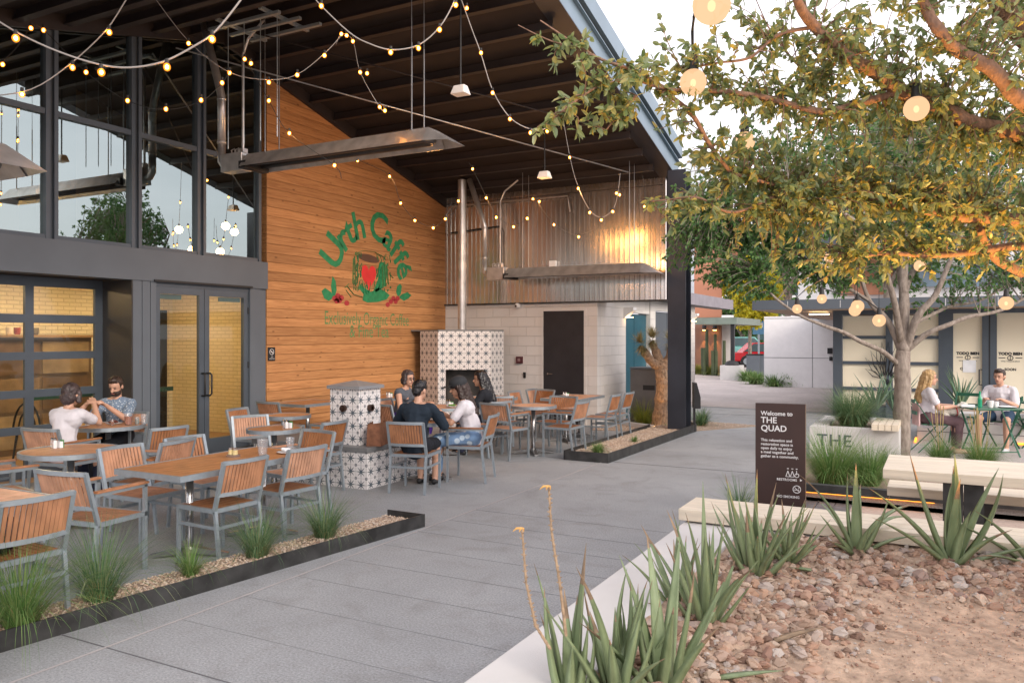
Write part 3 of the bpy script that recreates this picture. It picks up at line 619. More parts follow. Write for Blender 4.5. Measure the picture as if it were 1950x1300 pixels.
mb = MB(); yq, zq = py(702,492); poly2(mb, [(yq+.33*math.cos(a)-0, zq+.075*math.sin(a)-.02*math.cos(a)) for a in [6.2832*k/24 for k in range(24)]], XM+.001); part('mural_coffee', mb, m_cof)
mb = MB(); yq, zq = py(702,526); hw = (py(716,523)[0]-py(688,523)[0])/2; hh = .26
hp = [(yq + hw*(16*math.sin(t)**3)/16, zq + hh*(13*math.cos(t)-5*math.cos(2*t)-2*math.cos(3*t)-math.cos(4*t))/15) for t in [6.2832*k/40 for k in range(40)]]
poly2(mb, hp, XM+.002); part('mural_heart', mb, m_red)
mb = MB()
for cx_, s in ((634,1),(761,-1)):
    px_poly(mb, [(cx_-1*s,525 if s>0 else 540),(cx_+5*s,535+ (0 if s>0 else 10)),(cx_+7*s,552+ (0 if s>0 else 4)),(cx_+3*s,566),(cx_-2*s,560),(cx_-4*s,545)])
    px_poly(mb, [(cx_-22*s,554+(0 if s>0 else 8)),(cx_-15*s,548+(0 if s>0 else 8)),(cx_-4*s,556+(0 if s>0 else 4)),(cx_+2*s,566),(cx_-8*s,573),(cx_-17*s,568)])
part('mural_leaves', mb, m_green)
mb = MB()
for (x, y) in ((637,568),(643,563),(646,572),(650,567),(641,573),(660,577),(744,574),(749,568),(753,574),(757,568),(738,580)):
    yq, zq = py(x, y); poly2(mb, [(yq+.07*math.cos(a), zq+.05*math.sin(a)) for a in [6.2832*k/12 for k in range(12)]], XM+.002)
part('mural_berries', mb, m_berry)
mb = MB(); y0_, z0_ = py(617, 617); y1_ = py(778, 617)[0]
vs, fs = text_polys('Exclusively Organic Coffee', .30); wt = max(v.x for v in vs); k_ = (y1_-y0_)/wt
mb.add([(XM, y0_+v.x*k_, z0_+v.y*1.15) for v in vs], fs)
y0_, z0_ = py(665, 642); y1_ = py(740, 642)[0]; vs, fs = text_polys('& Fine Tea', .30); wt = max(v.x for v in vs); k_ = (y1_-y0_)/wt
mb.add([(XM, y0_+v.x*k_, z0_+v.y*1.1) for v in vs], fs); part('mural_tagline', mb, m_greenf)

# =================================================================== CANOPY ROOF
roof = thing('gabled_canopy_roof', (-7, RY, 5), 'dark underside of the gabled steel patio canopy with joists', 'canopy')
Y0, Y1 = 2.1, 15.05
mb = MB()
mb.slab([(RE,RY,zR(RY)),(RE,Y1,zR(Y1)),(-14.2,Y1,zR(Y1)),(-14.2,RY,zR(RY))], (0,0,.12)); mb.slab([(RE,Y0,zR(Y0)),(RE,RY-.002,zR(RY)),(-14.2,RY-.002,zR(RY)),(-14.2,Y0,zR(Y0))], (0,0,.12))
part('roof_deck', mb, m_ceil, roof)
y = Y0+.3
while y < Y1-.2:
    mb = MB(); z = zR(y)-.01; hgt = .12 if abs(y-RY) > .3 else .26
    mb.bb(FX+.065, RE-.2, y-.012, y+.012, z-hgt, z); mb.bb(FX+.065, RE-.2, y-.05, y+.05, z-hgt-.012, z-hgt); part('joist', mb, m_joist, roof); y += .62
def fas(name, x0, x1, za, zb, mat):
    for (ya, yb) in ((RY, Y1+.02), (Y0-.02, RY-.003)):
        m2 = MB(); m2.slab([(x0,ya,zR(ya)+za),(x0,yb,zR(yb)+za),(x0,yb,zR(yb)+zb),(x0,ya,zR(ya)+zb)], (x1-x0,0,0)); part(name, m2, mat, roof)
fas('fascia_beam', RE-.0, RE+.014, .0, .36, m_fascia); fas('beam_flange', RE-.26, RE+.06, -.014, .0, m_post); fas('beam_flange', RE+.014, RE+.07, .345, .36, m_fascia)
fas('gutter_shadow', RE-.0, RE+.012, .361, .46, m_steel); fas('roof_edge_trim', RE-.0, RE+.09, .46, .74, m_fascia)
for _ya, _yb in ((RY, WY-.03), (Y0, RY-.003)):
    mb = MB(); mb.slab([(FX+.003,_ya,zR(_ya)-.20),(FX+.003,_yb,zR(_yb)-.20),(FX+.003,_yb,zR(_yb)-.003),(FX+.003,_ya,zR(_ya)-.003)], (.06,0,0)); part('wall_trim', mb, m_joist, roof)
# bracing rods / conduits under the roof
def conduit(name, pts, r, lab, mat=m_duct, cat='conduit', **k):
    return MB().tube(pts, r, 8).build(name, mat, smooth=True, label=lab, cat=cat, **k)
conduit('ceiling_rod', [(-9.4,7.6,zR(7.6)-.35),(-5.0,13.8,zR(13.8)-.3)], .012, 'long thin diagonal rod below the roof crossing behind the big heater')
conduit('ceiling_rod', [(-8.4,8.2,zR(8.2)-.3),(-4.9,12.2,zR(12.2)-.28)], .012, 'thin dark diagonal rod nearer the open roof edge', m_joist)
# posts
def post(x, y, lab):
    t = thing('steel_post', (x, y, 0), lab, 'post')
    zt = zR(y)-.02
    MB().bb(-.012,.012,-.16,.16,.0,zt).build('web', m_post, t); 
    MB().bb(-.17,-.0121,-.178,-.16,.0,zt).build('flange', m_post, t) if False else None
    m2 = MB(); m2.bb(-.17,.17,-.178,-.1602,0,zt); m2.build('flange', m_post, t, label='near dark flange facing the patio')
    m2 = MB(); m2.bb(-.17,.17,.1602,.178,0,zt); m2.build('flange', m_post, t)
    m2 = MB(); m2.bb(-.2,.2,-.21,.21,0,.014); m2.build('base_plate', m_post, t)
    return t
post(-4.27, 14.55, 'tall dark steel H post carrying the far roof corner')
post(-4.52, 2.18, 'steel post carrying the near roof corner at the left edge')

# =================================================================== END WALL (corrugated over block)
blk = thing('block_building', (-7, WY, 0), 'white block building with corrugated metal upper wall at the patio end', 'building')
XC = onY(1137, 700, WY).x; XE = onY(1272, 450, WY).x; ZB = 2.5
mb = MB(); X = FX+.002; per = .105; prof = []
while X < XE:
    for dx, dy in ((0,0),(.028,0),(.042,-.022),(.063,-.022),(.077,0)): prof.append((X+dx, WY+dy-.02))
    X += per
prof = [p for p in prof if p[0] <= XE]
zt = [zR(WY)+.1]*len(prof)
n_ = len(prof)
mb.add([(x,y,ZB) for x,y in prof] + [(x,y,z) for (x,y),z in zip(prof,zt)], [(i,i+1,n_+i+1,n_+i) for i in range(n_-1)])
part('corrugated_wall', mb, m_corr, blk)
mb = MB(); mb.bb(FX-.2, XE-.004, WY, WY+.55, ZB+.004, zR(WY)+.1); mb.bb(FX-.2, XC-.3, WY+.56, 22, ZB+.35, zR(WY)+.1); part('upper_volume', mb, m_ceil, blk)
mb = MB(); mb.bb(FX-.2, XE, WY-.05, WY+.15, ZB-.03, ZB); part('wall_flashing', mb, m_steel, blk)
mb = MB(); mb.bb(FX-.2, XC, WY+.01, WY+.2, 0, ZB-.031); part('block_wall', mb, m_block, blk)
xa = onY(1035, 700, WY).x; xb = onY(1112, 700, WY).x; ztop = onY(1075, 592, WY).z
mb = MB(); mb.bb(xa, xb, WY-.0, WY+.009, 0.01, ztop); bd = part('black_door', mb, m_blackdoor, blk)
mb = MB(); mb.tube([(xa+.12,WY-.05,1.03),(xa+.12,WY-.002,1.03)], .02, 10); mb.tube([(xa+.12,WY-.05,1.03),(xa+.23,WY-.05,1.03)], .01, 8); part('door_handle', mb, m_chrome, bd)
mb = MB(); mb.bb(xa-.05, xa-.003, WY-.012, WY+.008, 0, ztop+.045); mb.bb(xb+.003, xb+.05, WY-.012, WY+.008, 0, ztop+.045); mb.bb(xa-.003, xb+.003, WY-.012, WY+.008, ztop+.003, ztop+.045); part('door_frame', mb, m_block, blk)
# side wall facing +X
XS = XC
mb = MB(); mb.bb(XS-.2, XS, WY+.201, 16.45, 0, ZB+.3); part('side_wall', mb, m_blocks, blk)
for ya, yb in ((16.46,17.25),(17.27,18.1)):
    mb = MB(); mb.bb(XS-.16, XS-.10, ya, yb, 0, 2.3); part('teal_door', mb, m_teal, blk)
mb = MB(); mb.bb(XS-.3, XS, 18.12, 18.5, 0, 2.8); part('pier', mb, m_blocks, blk)
for ya, yb in ((18.52,19.7),(19.74,20.9)):
    mb = MB(); mb.bb(XS-.16, XS-.10, ya, yb, 0, 2.4); part('grey_door', mb, m_charp, blk)
mb = MB(); mb.bb(XS-.2, XS-.02, 16.46, 18.1, 2.32, 2.8); mb.bb(XS-.2, XS-.02, 18.52, 21.6, 2.42, 2.8); part('door_lintel', mb, m_blocks, blk)
mb = MB(); mb.bb(XS-.3, XS+.0, 20.92, 22.0, 0, 2.62); part('pier', mb, m_blocks, blk)
for yy in (16.3, 21.4):
    wl = thing('wall_light', (XS, yy, 2.3), 'white wedge wall light on the block side wall ' + ('near the teal doors' if yy < 18 else 'beyond the steel post'), 'wall light')
    m2 = MB(); m2.slab([(0,0,.12),(0,0,-.12),(.22,0,.06),(.22,0,.12)], (0,.22,0)); m2.build('shade', m_white, wl)
    m2 = MB(); m2.bb(.02,.16,.03,.19,-.10,-.085); m2.build('lamp', emat('wall_lamp', (1,.62,.3), 4), wl)
mb = MB(); mb.bb(XS-.25, XS+.27, WY+.9, 25.3, 2.64, 2.68); part('canopy_soffit', mb, m_steel, blk)
mb = MB(); mb.bb(XS+.271, XS+.31, WY+.9, 25.3, 2.63, 2.93); mb.bb(XS-.2, XS+.27, 25.26, 25.3, 2.681, 2.93); mb.bb(XS-.2, XS+.27, WY+.9, WY+.94, 2.681, 2.93); part('canopy_fascia', mb, M('canopy_fascia', (.26,.24,.27), .5, coord='World'), blk)
# wall fittings
def fit(name, mbb, mat, lab, cat): return mbb.build(name, mat, label=lab, cat=cat)
p = onY(988, 582, WY); t = thing('dome_camera', p, 'small white dome camera below the corrugated wall edge', 'camera')
MB().ell((0,-.07,0), (.055,.055,.055)).build('dome', m_white, t, smooth=True); MB().ell((-.01,-.115,-.01), (.025,.02,.025)).build('lens', m_black, t, smooth=True); MB().bb(-.05,.05,-.05,0,-.05,.05).build('bracket', m_white, t)
p = onY(990, 685, WY); t = thing('fire_alarm_box', p, 'dark red square fire alarm box on the white block wall', 'alarm box')
MB().bb(-.07,.07,-.045,.008,-.07,.07).build('housing', M('alarm_red', (.09,.02,.025), .5), t); MB().bb(-.03,.03,-.05,-.046,-.03,.03).build('panel', M('alarm_panel', (.3,.2,.2), .5), t)
p = onY(999, 714, WY); MB().bb(p.x-.025,p.x+.025,WY-.02,WY+.008,p.z-.06,p.z+.06).build('door_keypad', m_black, label='small black keypad left of the black door', cat='keypad')
p = onY(1057, 503, WY); MB().bb(p.x-.07,p.x+.07,WY-.14,WY-.045,p.z-.06,p.z+.06).build('junction_box', m_white, label='pale box on the corrugated wall above the far heater', cat='box')
# =================================================================== FIREPLACE
def polyfrom(pts): return [tuple((FW*d + RT*(r))[:2]) for r, d in pts]
fp = polyfrom([(-1.875,16.3),(-1.46,15.75),(-.42,15.75),(-.17,16.25)])
T_ = .172; zf = 1.90
fire = thing('tiled_fireplace', (*fp[1], 0), 'star tiled corner fireplace with steel flue against the wood wall', 'fireplace')
bk = [(FX+.01, WY-.06), (FX+.01, fp[0][1]+.1)]
mb = MB(); uo = 0
fr0, fr1 = Vector(fp[1]), Vector(fp[2]); ft = lambda t: tuple(fr0.lerp(fr1, t))
tile_face(mb, fp[0], fp[1], 0, zf, T_)
w2 = (fr1-fr0).length
a_, b_ = .15/w2, .93/w2
tile_face(mb, ft(0), ft(a_), 0, zf, T_); tile_face(mb, ft(b_), ft(1), 0, zf, T_, uo=b_*w2/T_); tile_face(mb, ft(a_), ft(b_), 1.14, zf, T_, uo=a_*w2/T_, vo=1.14/T_); tile_face(mb, ft(a_), ft(b_), 0, .38, T_, uo=a_*w2/T_)
tile_face(mb, fp[2], fp[3], 0, zf, T_); part('tiled_body', mb, m_tile, fire)
mb = MB(); dv = FW.copy()*.45; A = Vector((*ft(a_),0)); B = Vector((*ft(b_),0))
mb.add([A+Vector((0,0,.38)), A+Vector((0,0,1.14)), B+Vector((0,0,1.14)), B+Vector((0,0,.38)), A+dv+Vector((0,0,.38)), A+dv+Vector((0,0,1.14)), B+dv+Vector((0,0,1.14)), B+dv+Vector((0,0,.38))], [(0,1,5,4),(1,2,6,5),(2,3,7,6),(3,0,4,7),(4,5,6,7)])
part('firebox', mb, M('firebox', (.05,.045,.04), .5, var=.5, vs=5), fire)
q = polyfrom([(-1.60,17.6),(.1,16.6)])
mb = MB(); mb.prism([fp[0], fp[1], fp[2], fp[3], (fp[3][0]-.35, WY-.03), (FX+.02, WY-.03), (FX+.02, fp[0][1])], zf, zf+.03); part('top_slab', mb, m_slate, fire)
fl = PT(880, 600, 16.35); zt_ = zR(fl.y)
mb = MB(); mb.tube([(fl.x,fl.y,zf+.03),(fl.x,fl.y,zt_-.05)], .088, 16)
for z in (2.6, 3.5, 4.4): mb.tube([(fl.x,fl.y,z-.02),(fl.x,fl.y,z+.02)], .093, 16)
part('flue_pipe', mb, m_duct, fire, smooth=False)
# =================================================================== TILED PILLAR ON PLINTH
pl = thing('tiled_pillar_plinth', (-5.93, 7.45, 0), 'star tiled low plinth with a square tiled pillar under a grey cap', 'fire pillar')
Tp = .155; px0, px1, py0, py1 = -7.75, -5.93, 7.45, 8.9
mb = MB(); tile_face(mb, (px0,py0), (px1,py0), 0, .43, Tp, uo=.3, vo=.2); tile_face(mb, (px1,py0), (px1,py1), 0, .43, Tp, vo=.2); tile_face(mb, (px1,py1), (px0,py1), 0, .43, Tp); tile_face(mb, (px0,py1), (px0,py0), 0, .43, Tp); part('plinth_body', mb, m_tile, pl)
mb = MB(); mb.bb(px0-.02, px1+.02, py0-.02, py1+.02, .43, .49); part('slab_top', mb, m_slate, pl, bevel=.006)
qx1, qy0 = -6.13, 7.55; qx0, qy1 = qx1-.44, qy0+.42
mb = MB(); tile_face(mb, (qx0,qy0), (qx1,qy0), .49, 1.16, Tp, uo=.25); tile_face(mb, (qx1,qy0), (qx1,qy1), .49, 1.16, Tp, uo=.25); tile_face(mb, (qx1,qy1), (qx0,qy1), .49, 1.16, Tp); tile_face(mb, (qx0,qy1), (qx0,qy0), .49, 1.16, Tp); part('pillar_shaft', mb, m_tile, pl)
mb = MB(); cxm, cym = (qx0+qx1)/2, (qy0+qy1)/2; a1 = .25; mb.add([(cxm-a1,cym-a1+.01,1.16),(cxm+a1,cym-a1+.01,1.16),(cxm+a1,cym+a1,1.16),(cxm-a1,cym+a1,1.16),(cxm-a1,cym-a1+.01,1.2),(cxm+a1,cym-a1+.01,1.2),(cxm+a1,cym+a1,1.2),(cxm-a1,cym+a1,1.2),(cxm,cym,1.26)], [(0,3,2,1),(0,1,5,4),(1,2,6,5),(2,3,7,6),(3,0,4,7),(4,5,8),(5,6,8),(6,7,8),(7,4,8)]); part('pillar_cap', mb, M('cap_metal', (.28,.29,.31), .4, .3), pl)
for c, d in (((qx1-.22, qy0-.02, .93), (0,1,0)), ((qx1+.02, qy0+.2, .93), (1,0,0))):
    mb = MB(); c = Vector(c); d = Vector(d); mb.tube([c-d*.02, c+d*.03], .042, 14); mb.tube([c-d*.05, c+d*.03], .02, 10); part('brass_spout', mb, M('spout_bronze', (.08,.05,.04), .3, .7), pl)

# =================================================================== FAR STREET
far = thing('rust_panel_building', (-9.5, 38, 0), 'distant building with rust coloured panel wall, sconces and flat canopy', 'building')
def pYq(px0_, py0_, px1_, py1_, Y, d=.2, Z0=None):
    a = onY(px0_, py0_, Y); b = onY(px1_, py1_, Y); m2 = MB(); m2.bb(a.x, b.x, Y, Y+d, (max(b.z,0) if Z0 is None else Z0), a.z); return m2
m_rust = M('rust_panel', (.20,.10,.065), .75, coord='World', var=.15, vs=2); m_terra = M('terracotta', (.45,.20,.12), .75, coord='World', var=.12, vs=1)
part('rust_wall', pYq(1300,610,1373,716,38, Z0=0), m_rust, far); part('upper_wall', pYq(1322,380,1373,604,39), m_terra, far)
part('white_wall', pYq(1374,600,1396,716,38.5, Z0=0), m_white, far)
part('flat_canopy', pYq(1320,605,1403,617,34, d=5), M('green_canopy', (.16,.20,.17), .5), far)
part('canopy_post', pYq(1391,617,1398,694,34.2, d=.15, Z0=0), m_black, far)
part('parapet', pYq(1322,372,1412,380,38.8), m_white, far); part('side_terracotta', pYq(1374,420,1410,560,41), m_terra, far)
for x in (1341, 1361):
    p = onY(x, 623, 37.8); t = thing('wall_sconce', p, ('left' if x < 1350 else 'right') + ' lit sconce of the pair on the rust wall', 'wall lamp', 'sconces on the rust wall')
    MB().tube([(0,0,.1),(0,0,-.12)], .1, 10).build('shade', m_black, t); MB().tube([(0,0,-.125),(0,0,-.15)], .08, 10).build('lamp', emat('sconce', (1,.5,.1), 12), t)
    sp = bpy.data.lights.new('sconce_light', 'SPOT'); spo = bpy.data.objects.new('sconce_light', sp); COL.objects.link(spo); spo.parent = t; spo.location = (0,0,-.16); sp.energy = 60; sp.spot_size = R(50); sp.color = (1,.5,.12); sp.shadow_soft_size = .05
# paler block at upper left of gap
wb = thing('pale_office_block', (-8, 44, 0), 'pale office block beyond the roof corner with glass bays', 'building')
part('facade', pYq(1305,290,1345,570,44), M('pale_facade', (.62,.68,.72), .6, coord='World'), wb)
ob = thing('glass_office_building', (-8, 70, 0), 'distant green glass office building behind the yellow tree', 'building')
part('facade', pYq(1395,470,1600,700,72, Z0=0), M('far_glass', (.10,.17,.18), .25, coord='World', var=.4, vs=.5), ob)
for x in range(1400, 1600, 14): part('mullion', pYq(x,470,x+2,700,71.8, d=.1, Z0=0), m_charp, ob)
for y in (500, 530, 565, 600): part('floor_band', pYq(1395,y,1600,y+4,71.7, d=.1), m_white, ob)
# =================================================================== STOREFRONT RIGHT
SY = 19.5
shop = thing('corner_shop', (2, SY, 0), 'single storey shop with white panel wall and papered glass front', 'building')
a = onY(1455, 600, 29.5); b = onY(1590, 600, 29.5)
mb = MB(); mb.bb(a.x, b.x+1.0, 29.5, 29.7, 0, 2.5); part('white_panel_wall', mb, m_white, shop)
mb = MB()
for yy in (606, 681):
    z = onY(1500, yy, 29.5).z; mb.bb(a.x, b.x+.6, 29.494, 29.4995, z-.008, z+.008)
xj = onY(1547, 600, 29.5).x; mb.bb(xj-.008, xj+.008, 29.493, 29.4938, 0, 2.4); part('panel_joints', mb, m_joint, shop)
mb = MB(); zs = onY(1600, 588, SY-1.0).z; A0 = onY(1433, 588, SY-1.0)
mb.add([(A0.x,SY-1.0,zs),(12,SY-1.0,zs),(12,30,zs-.1),(A0.x+.3,30,zs-.02)], [(0,1,2,3)]); part('soffit', mb, M('soffit_warm', (.55,.38,.27), .7, coord='World', var=.05), shop)
mb = MB(); z2 = onY(1600, 569, SY-1.0).z; mb.bb(A0.x, 12, SY-1.04, SY-1.0, zs, z2); mb.bb(A0.x, A0.x+.04, SY-.999, 30, zs+.003, z2); mb.bb(A0.x+.04, 12, SY-.999, 31, z2-.06, z2-.003); part('fascia', mb, m_charp, shop)
for x in (1500, 1600, 1700, 1800, 1900):
    xx = onY(x, 580, SY-1.0).x; mb = MB(); mb.bb(xx, xx+.01, SY-1.044, SY-1.0405, zs+.03, z2-.03); part('fascia_joint', mb, m_white, shop)
for (x, y) in ((1552,603),(1568,601)):
    p = onY(x, y-3, SY+.6); part('soffit_lamp', MB().bb(p.x-.12,p.x+.12,SY+.5,SY+.7,zs-.08,zs-.06), emat('soffit_lamp', (1,.75,.4), 6), shop)
def sx(px): return onY(px, 650, SY).x
zhd = onY(1700, 598, SY).z
mb = MB()
for (p0_, p1_) in ((1587,1604),(1687,1700),(1787,1815),(1870,1898)): mb.bb(sx(p0_), sx(p1_), SY-.08, SY+.1, 0, zhd)
mb.bb(sx(1587), 12, SY-.082, SY+.1, zhd, zs-.01); mb.bb(sx(1605), 12, SY-.02, SY+.06, 0.0, .25); mb.bb(sx(1970), sx(1990), SY-.08, SY+.1, 0, zhd); mb.bb(sx(1587), sx(1587)+.1, SY+.101, 29.49, 0, 2.35); part('storefront_frame', mb, m_char, shop)
mb = MB(); xd = sx(1884); mb.bb(xd-.012, xd+.012, SY-.086, SY-.0815, .1, zhd); part('door_gap', mb, m_black, shop)
for (p0_, p1_) in ((1605,1687),(1701,1787)):
    zz = [.25] + [onY(1650, y, SY).z for y in (739.5, 690.5, 642)] + [zhd]
    for z0, z1 in zip(zz, zz[1:]):
        mb = MB(); mb.bb(sx(p0_), sx(p1_), SY, SY+.03, z0+.03, z1-.03); part('papered_window', mb, m_cream, shop)
    for z in zz[1:-1]: mb = MB(); mb.bb(sx(p0_), sx(p1_), SY-.05, SY+.05, z-.035, z+.035); part('window_bar', mb, m_char, shop)
for k, (p0_, p1_) in enumerate(((1815,1870),(1898,1970))):
    mb = MB(); mb.bb(sx(p0_), sx(p1_), SY, SY+.03, .25, zhd); dd = part('papered_door', mb, m_cream, shop)
    mb = MB(); xm_ = sx(1843 if k == 0 else 1924); uy_ = (0,0,1); Yt = SY-.004; wz = lambda yy: onY(1840, yy, SY).z
    put_text(mb, 'TODO BIEN', .078, (xm_,Yt,wz(675)), (1,0,0), uy_, align='CENTER', bold=.005); put_text(mb, 'VINI TEQUILERIA', .045, (xm_,Yt,wz(688)), (1,0,0), uy_, align='CENTER')
    put_text(mb, 'COMING' if k == 0 else 'SOON', .072, (xm_,Yt,wz(704)), (1,0,0), uy_, align='CENTER', bold=.003)
    mb.tube([(xm_+.05*math.cos(q), Yt, wz(680.5)+.045*math.sin(q)) for q in [6.2832*i/12 for i in range(13)]], .007, 4); mb.tube([(xm_,Yt,wz(680.5)-.04),(xm_,Yt,wz(680.5)+.04)], .006, 4)
    mb.bb(xm_-.21, xm_-.09, Yt-.002, Yt, wz(681), wz(681)+.015); mb.bb(xm_+.09, xm_+.21, Yt-.002, Yt, wz(681), wz(681)+.015); part('door_lettering', mb, m_black, dd)
    xh = sx(1869.5 if k == 0 else 1899); mb = MB(); s = -.05 if k == 0 else .05; mb.tube([(xh,SY-.08,.78),(xh+s,SY-.14,.78),(xh+s,SY-.14,1.1),(xh,SY-.08,1.1)], .014, 6); part('door_handle', mb, m_black, dd)
p = onY(1845, 697, SY); MB().bb(p.x-.11,p.x+.13,SY-.012,SY-.008,p.z-.13,p.z+.13).build('taped_notice', m_paper, label='white paper notice taped over the left shop door lettering', cat='notice')
# agave line drawing on the window
mb = MB()
ctr = (1687, 722)
for (tx, ty, w) in ((1648,681,5),(1648,702,5),(1658,668,6),(1668,654,6),(1679,651,6),(1692,650,6),(1708,655,6),(1722,664,6),(1733,680,5),(1735,699,5)):
    b_ = (1687+(tx-1687)*.25, 722-(722-ty)*.1); dx, dy = tx-b_[0], ty-b_[1]; L_ = math.hypot(dx, dy); nx_, ny_ = -dy/L_*w, dx/L_*w
    pts = [b_, (b_[0]+dx*.45+nx_, b_[1]+dy*.45+ny_), (tx, ty), (b_[0]+dx*.45-nx_, b_[1]+dy*.45-ny_), b_]
    mb.tube([(onY(a_[0], a_[1], SY-.09)) for a_ in pts], .0085, 4)
for r_ in (6, 3): mb.tube([onY(1687+r_*math.cos(q), 727+r_*.9*math.sin(q), SY-.09) for q in [6.2832*i/10 for i in range(11)]], .009, 4)
part('agave_drawing', mb, m_black, shop)
mb = MB(); p = onY(1580, 668, 29.4); mb.bb(p.x-.08,p.x+.08,29.42,29.49,p.z-.1,p.z+.1); p = onY(1582, 683, 29.4); mb.bb(p.x-.05,p.x+.05,29.42,29.49,p.z-.07,p.z+.07); part('wall_panel_boxes', mb, m_black, shop)
# roof top blocks behind the shop
ub = thing('upper_storey_block', (2, 40, 0), 'white and terracotta upper storey block behind the shop roof', 'building')
part('white_facade', pYq(1520,455,1990,600,40), m_white, ub)
part('terracotta_bay', pYq(1600,480,1700,560,39.7), m_terra, ub)
for (x0_, x1_) in ((1590,1606),(1712,1790),(1800,1880),(1890,1960)): part('window_band', pYq(x0_,505,x1_,545,39.6, d=.15), M('blue_glass', (.14,.2,.26), .15, coord='World'), ub)
part('roof_cap', pYq(1515,448,1995,455,39.9, d=.5), m_charp, ub)
# =================================================================== FURNITURE
def slats(mb, poly_fn, n, w, t, length, gap): pass
def make_chair(arms):
    """faces +y, seat centre at origin; parts in local coordinates"""
    t = bpy.data.objects.new('patio_armchair' if arms else 'patio_chair', None); COL.objects.link(t)
    W_ = .46 if not arms else .52; hw = W_/2; fw = .026
    # seat: slats running front to back
    mb = MB(); n = 9; sw = (W_-.05)/n
    for i in range(n): mb.bb(-hw+.025+sw*i+.004, -hw+.025+sw*(i+1)-.004, -.20, .20, .432, .446)
    mb.build('seat', m_slat, t)
    mb = MB(); z0, z1 = .415, .448
    mb.bb(-hw, -hw+fw, -.225, .225, z0, z1); mb.bb(hw-fw, hw, -.225, .225, z0, z1); mb.bb(-hw+fw, hw-fw, .20, .2245, z0, z1); mb.bb(-hw+fw, hw-fw, -.2245, -.20, z0, z1)
    mb.bb(-hw+fw, hw-fw, -.2, .2, .424, .431); mb.build('seat_frame', m_alu, t)
    for s in (-1, 1):
        mb = MB(); x = s*(hw-fw/2)
        top = .655 if arms else .415
        mb.bar((x, .212, 0), (x, .212, top), fw, fw, up=(1,0,0)); mb.build('leg', m_alu, t)
        mb = MB(); mb.bar((x, -.275, 0), (x, -.222, .43), fw, fw, up=(1,0,0)); mb.build('leg', m_alu, t)
        if not arms:
            mb = MB(); mb.bar((x,-.245,.30),(x,.205,.30), .018, .024); mb.build('stretcher', m_alu, t)
    if not arms:
        mb = MB(); mb.bar((-hw+fw,-.243,.30),(hw-fw,-.243,.30), .018, .024); mb.build('stretcher', m_alu, t)
    # back frame: posts leaning back, curved rails
    def bp(u, z):      # u in -1..1 across, z height -> point on curved leaning back
        k = (z-.43)/.40
        return Vector((u*(hw-fw/2), -.215 - .11*k - .035*(1-u*u), z))
    mb = MB()
    for s in (-1, 1): mb.bar(bp(s,.43), bp(s,.825), fw, .03, up=(1,0,0))
    for z in (.56, .815):
        for i in range(8):
            u0, u1 = -1+i/4, -1+(i+1)/4; a, b = bp(u0, z), bp(u1, z); d = (b-a)*.03
            mb.bar(a-d, b+d, .022, .032)
    mb.build('back_frame', m_alu, t)
    mb = MB(); n = 13
    for i in range(n):
        u = -.93 + 1.86*(i+.5)/n; mb.bar(bp(u,.572), bp(u,.803), W_*.93/n*.74, .010, up=(0,1,0))
    mb.build('backrest', m_slat, t)
    mb = MB(); q = [bp(-.95,.575), bp(.95,.575), bp(.95,.80), bp(-.95,.80)]
    if arms:
        for s in (-1, 1):
            x = s*(hw-fw/2); mb = MB(); mb.bb(x-.013, x+.013, -.25, .225, .640, .664); o = mb.build('arm', m_alu, t)
            mb = MB(); mb.bb(x-.024, x+.024, -.24, .232, .6645, .680); mb.build('arm_rest', m_slat, o)
    return t
proto = {True: None, False: None}
CH = 'aluminium patio chairs with wooden slats'
def chair(x, y, deg, arms, label):
    if proto[arms] is None: proto[arms] = o = make_chair(arms)
    else: o = dup(proto[arms])
    o.location = (x, y, 0); o.rotation_euler = (0, 0, R(deg - 90)); return tag(o, label, 'chair', CH)
def table_rect(x0, x1, y0, y1, label, bases):
    cx_, cy_ = (x0+x1)/2, (y0+y1)/2; t = thing('slatted_table', (cx_, cy_, 0), label, 'table', 'patio tables')
    w, l_ = x1-x0, y1-y0; mb = MB(); n = int(l_/.062) if l_ > w else int(w/.062)
    if l_ >= w:
        for i in range(n): s = (l_-.05)/n; mb.bb(-w/2+.02, w/2-.02, -l_/2+.025+s*i+.0025, -l_/2+.025+s*(i+1)-.0025, .722, .742)
    else:
        for i in range(n): s = (w-.05)/n; mb.bb(-w/2+.025+s*i+.0025, -w/2+.025+s*(i+1)-.0025, -l_/2+.02, l_/2-.02, .722, .742)
    mb.build('tabletop', m_slatt, t)
    mb = MB(); mb.bb(-w/2,w/2,-l_/2,-l_/2+.02,.70,.745); mb.bb(-w/2,w/2,l_/2-.02,l_/2,.70,.745); mb.bb(-w/2,-w/2+.02,-l_/2+.02,l_/2-.02,.70,.745); mb.bb(w/2-.02,w/2,-l_/2+.02,l_/2-.02,.70,.745); mb.bb(-w/2+.02,w/2-.02,-l_/2+.02,l_/2-.02,.705,.719)
    mb.build('table_rim', m_alu, t)
    for bx_, by_ in bases: pedestal(t, bx_-cx_, by_-cy_)
    return t
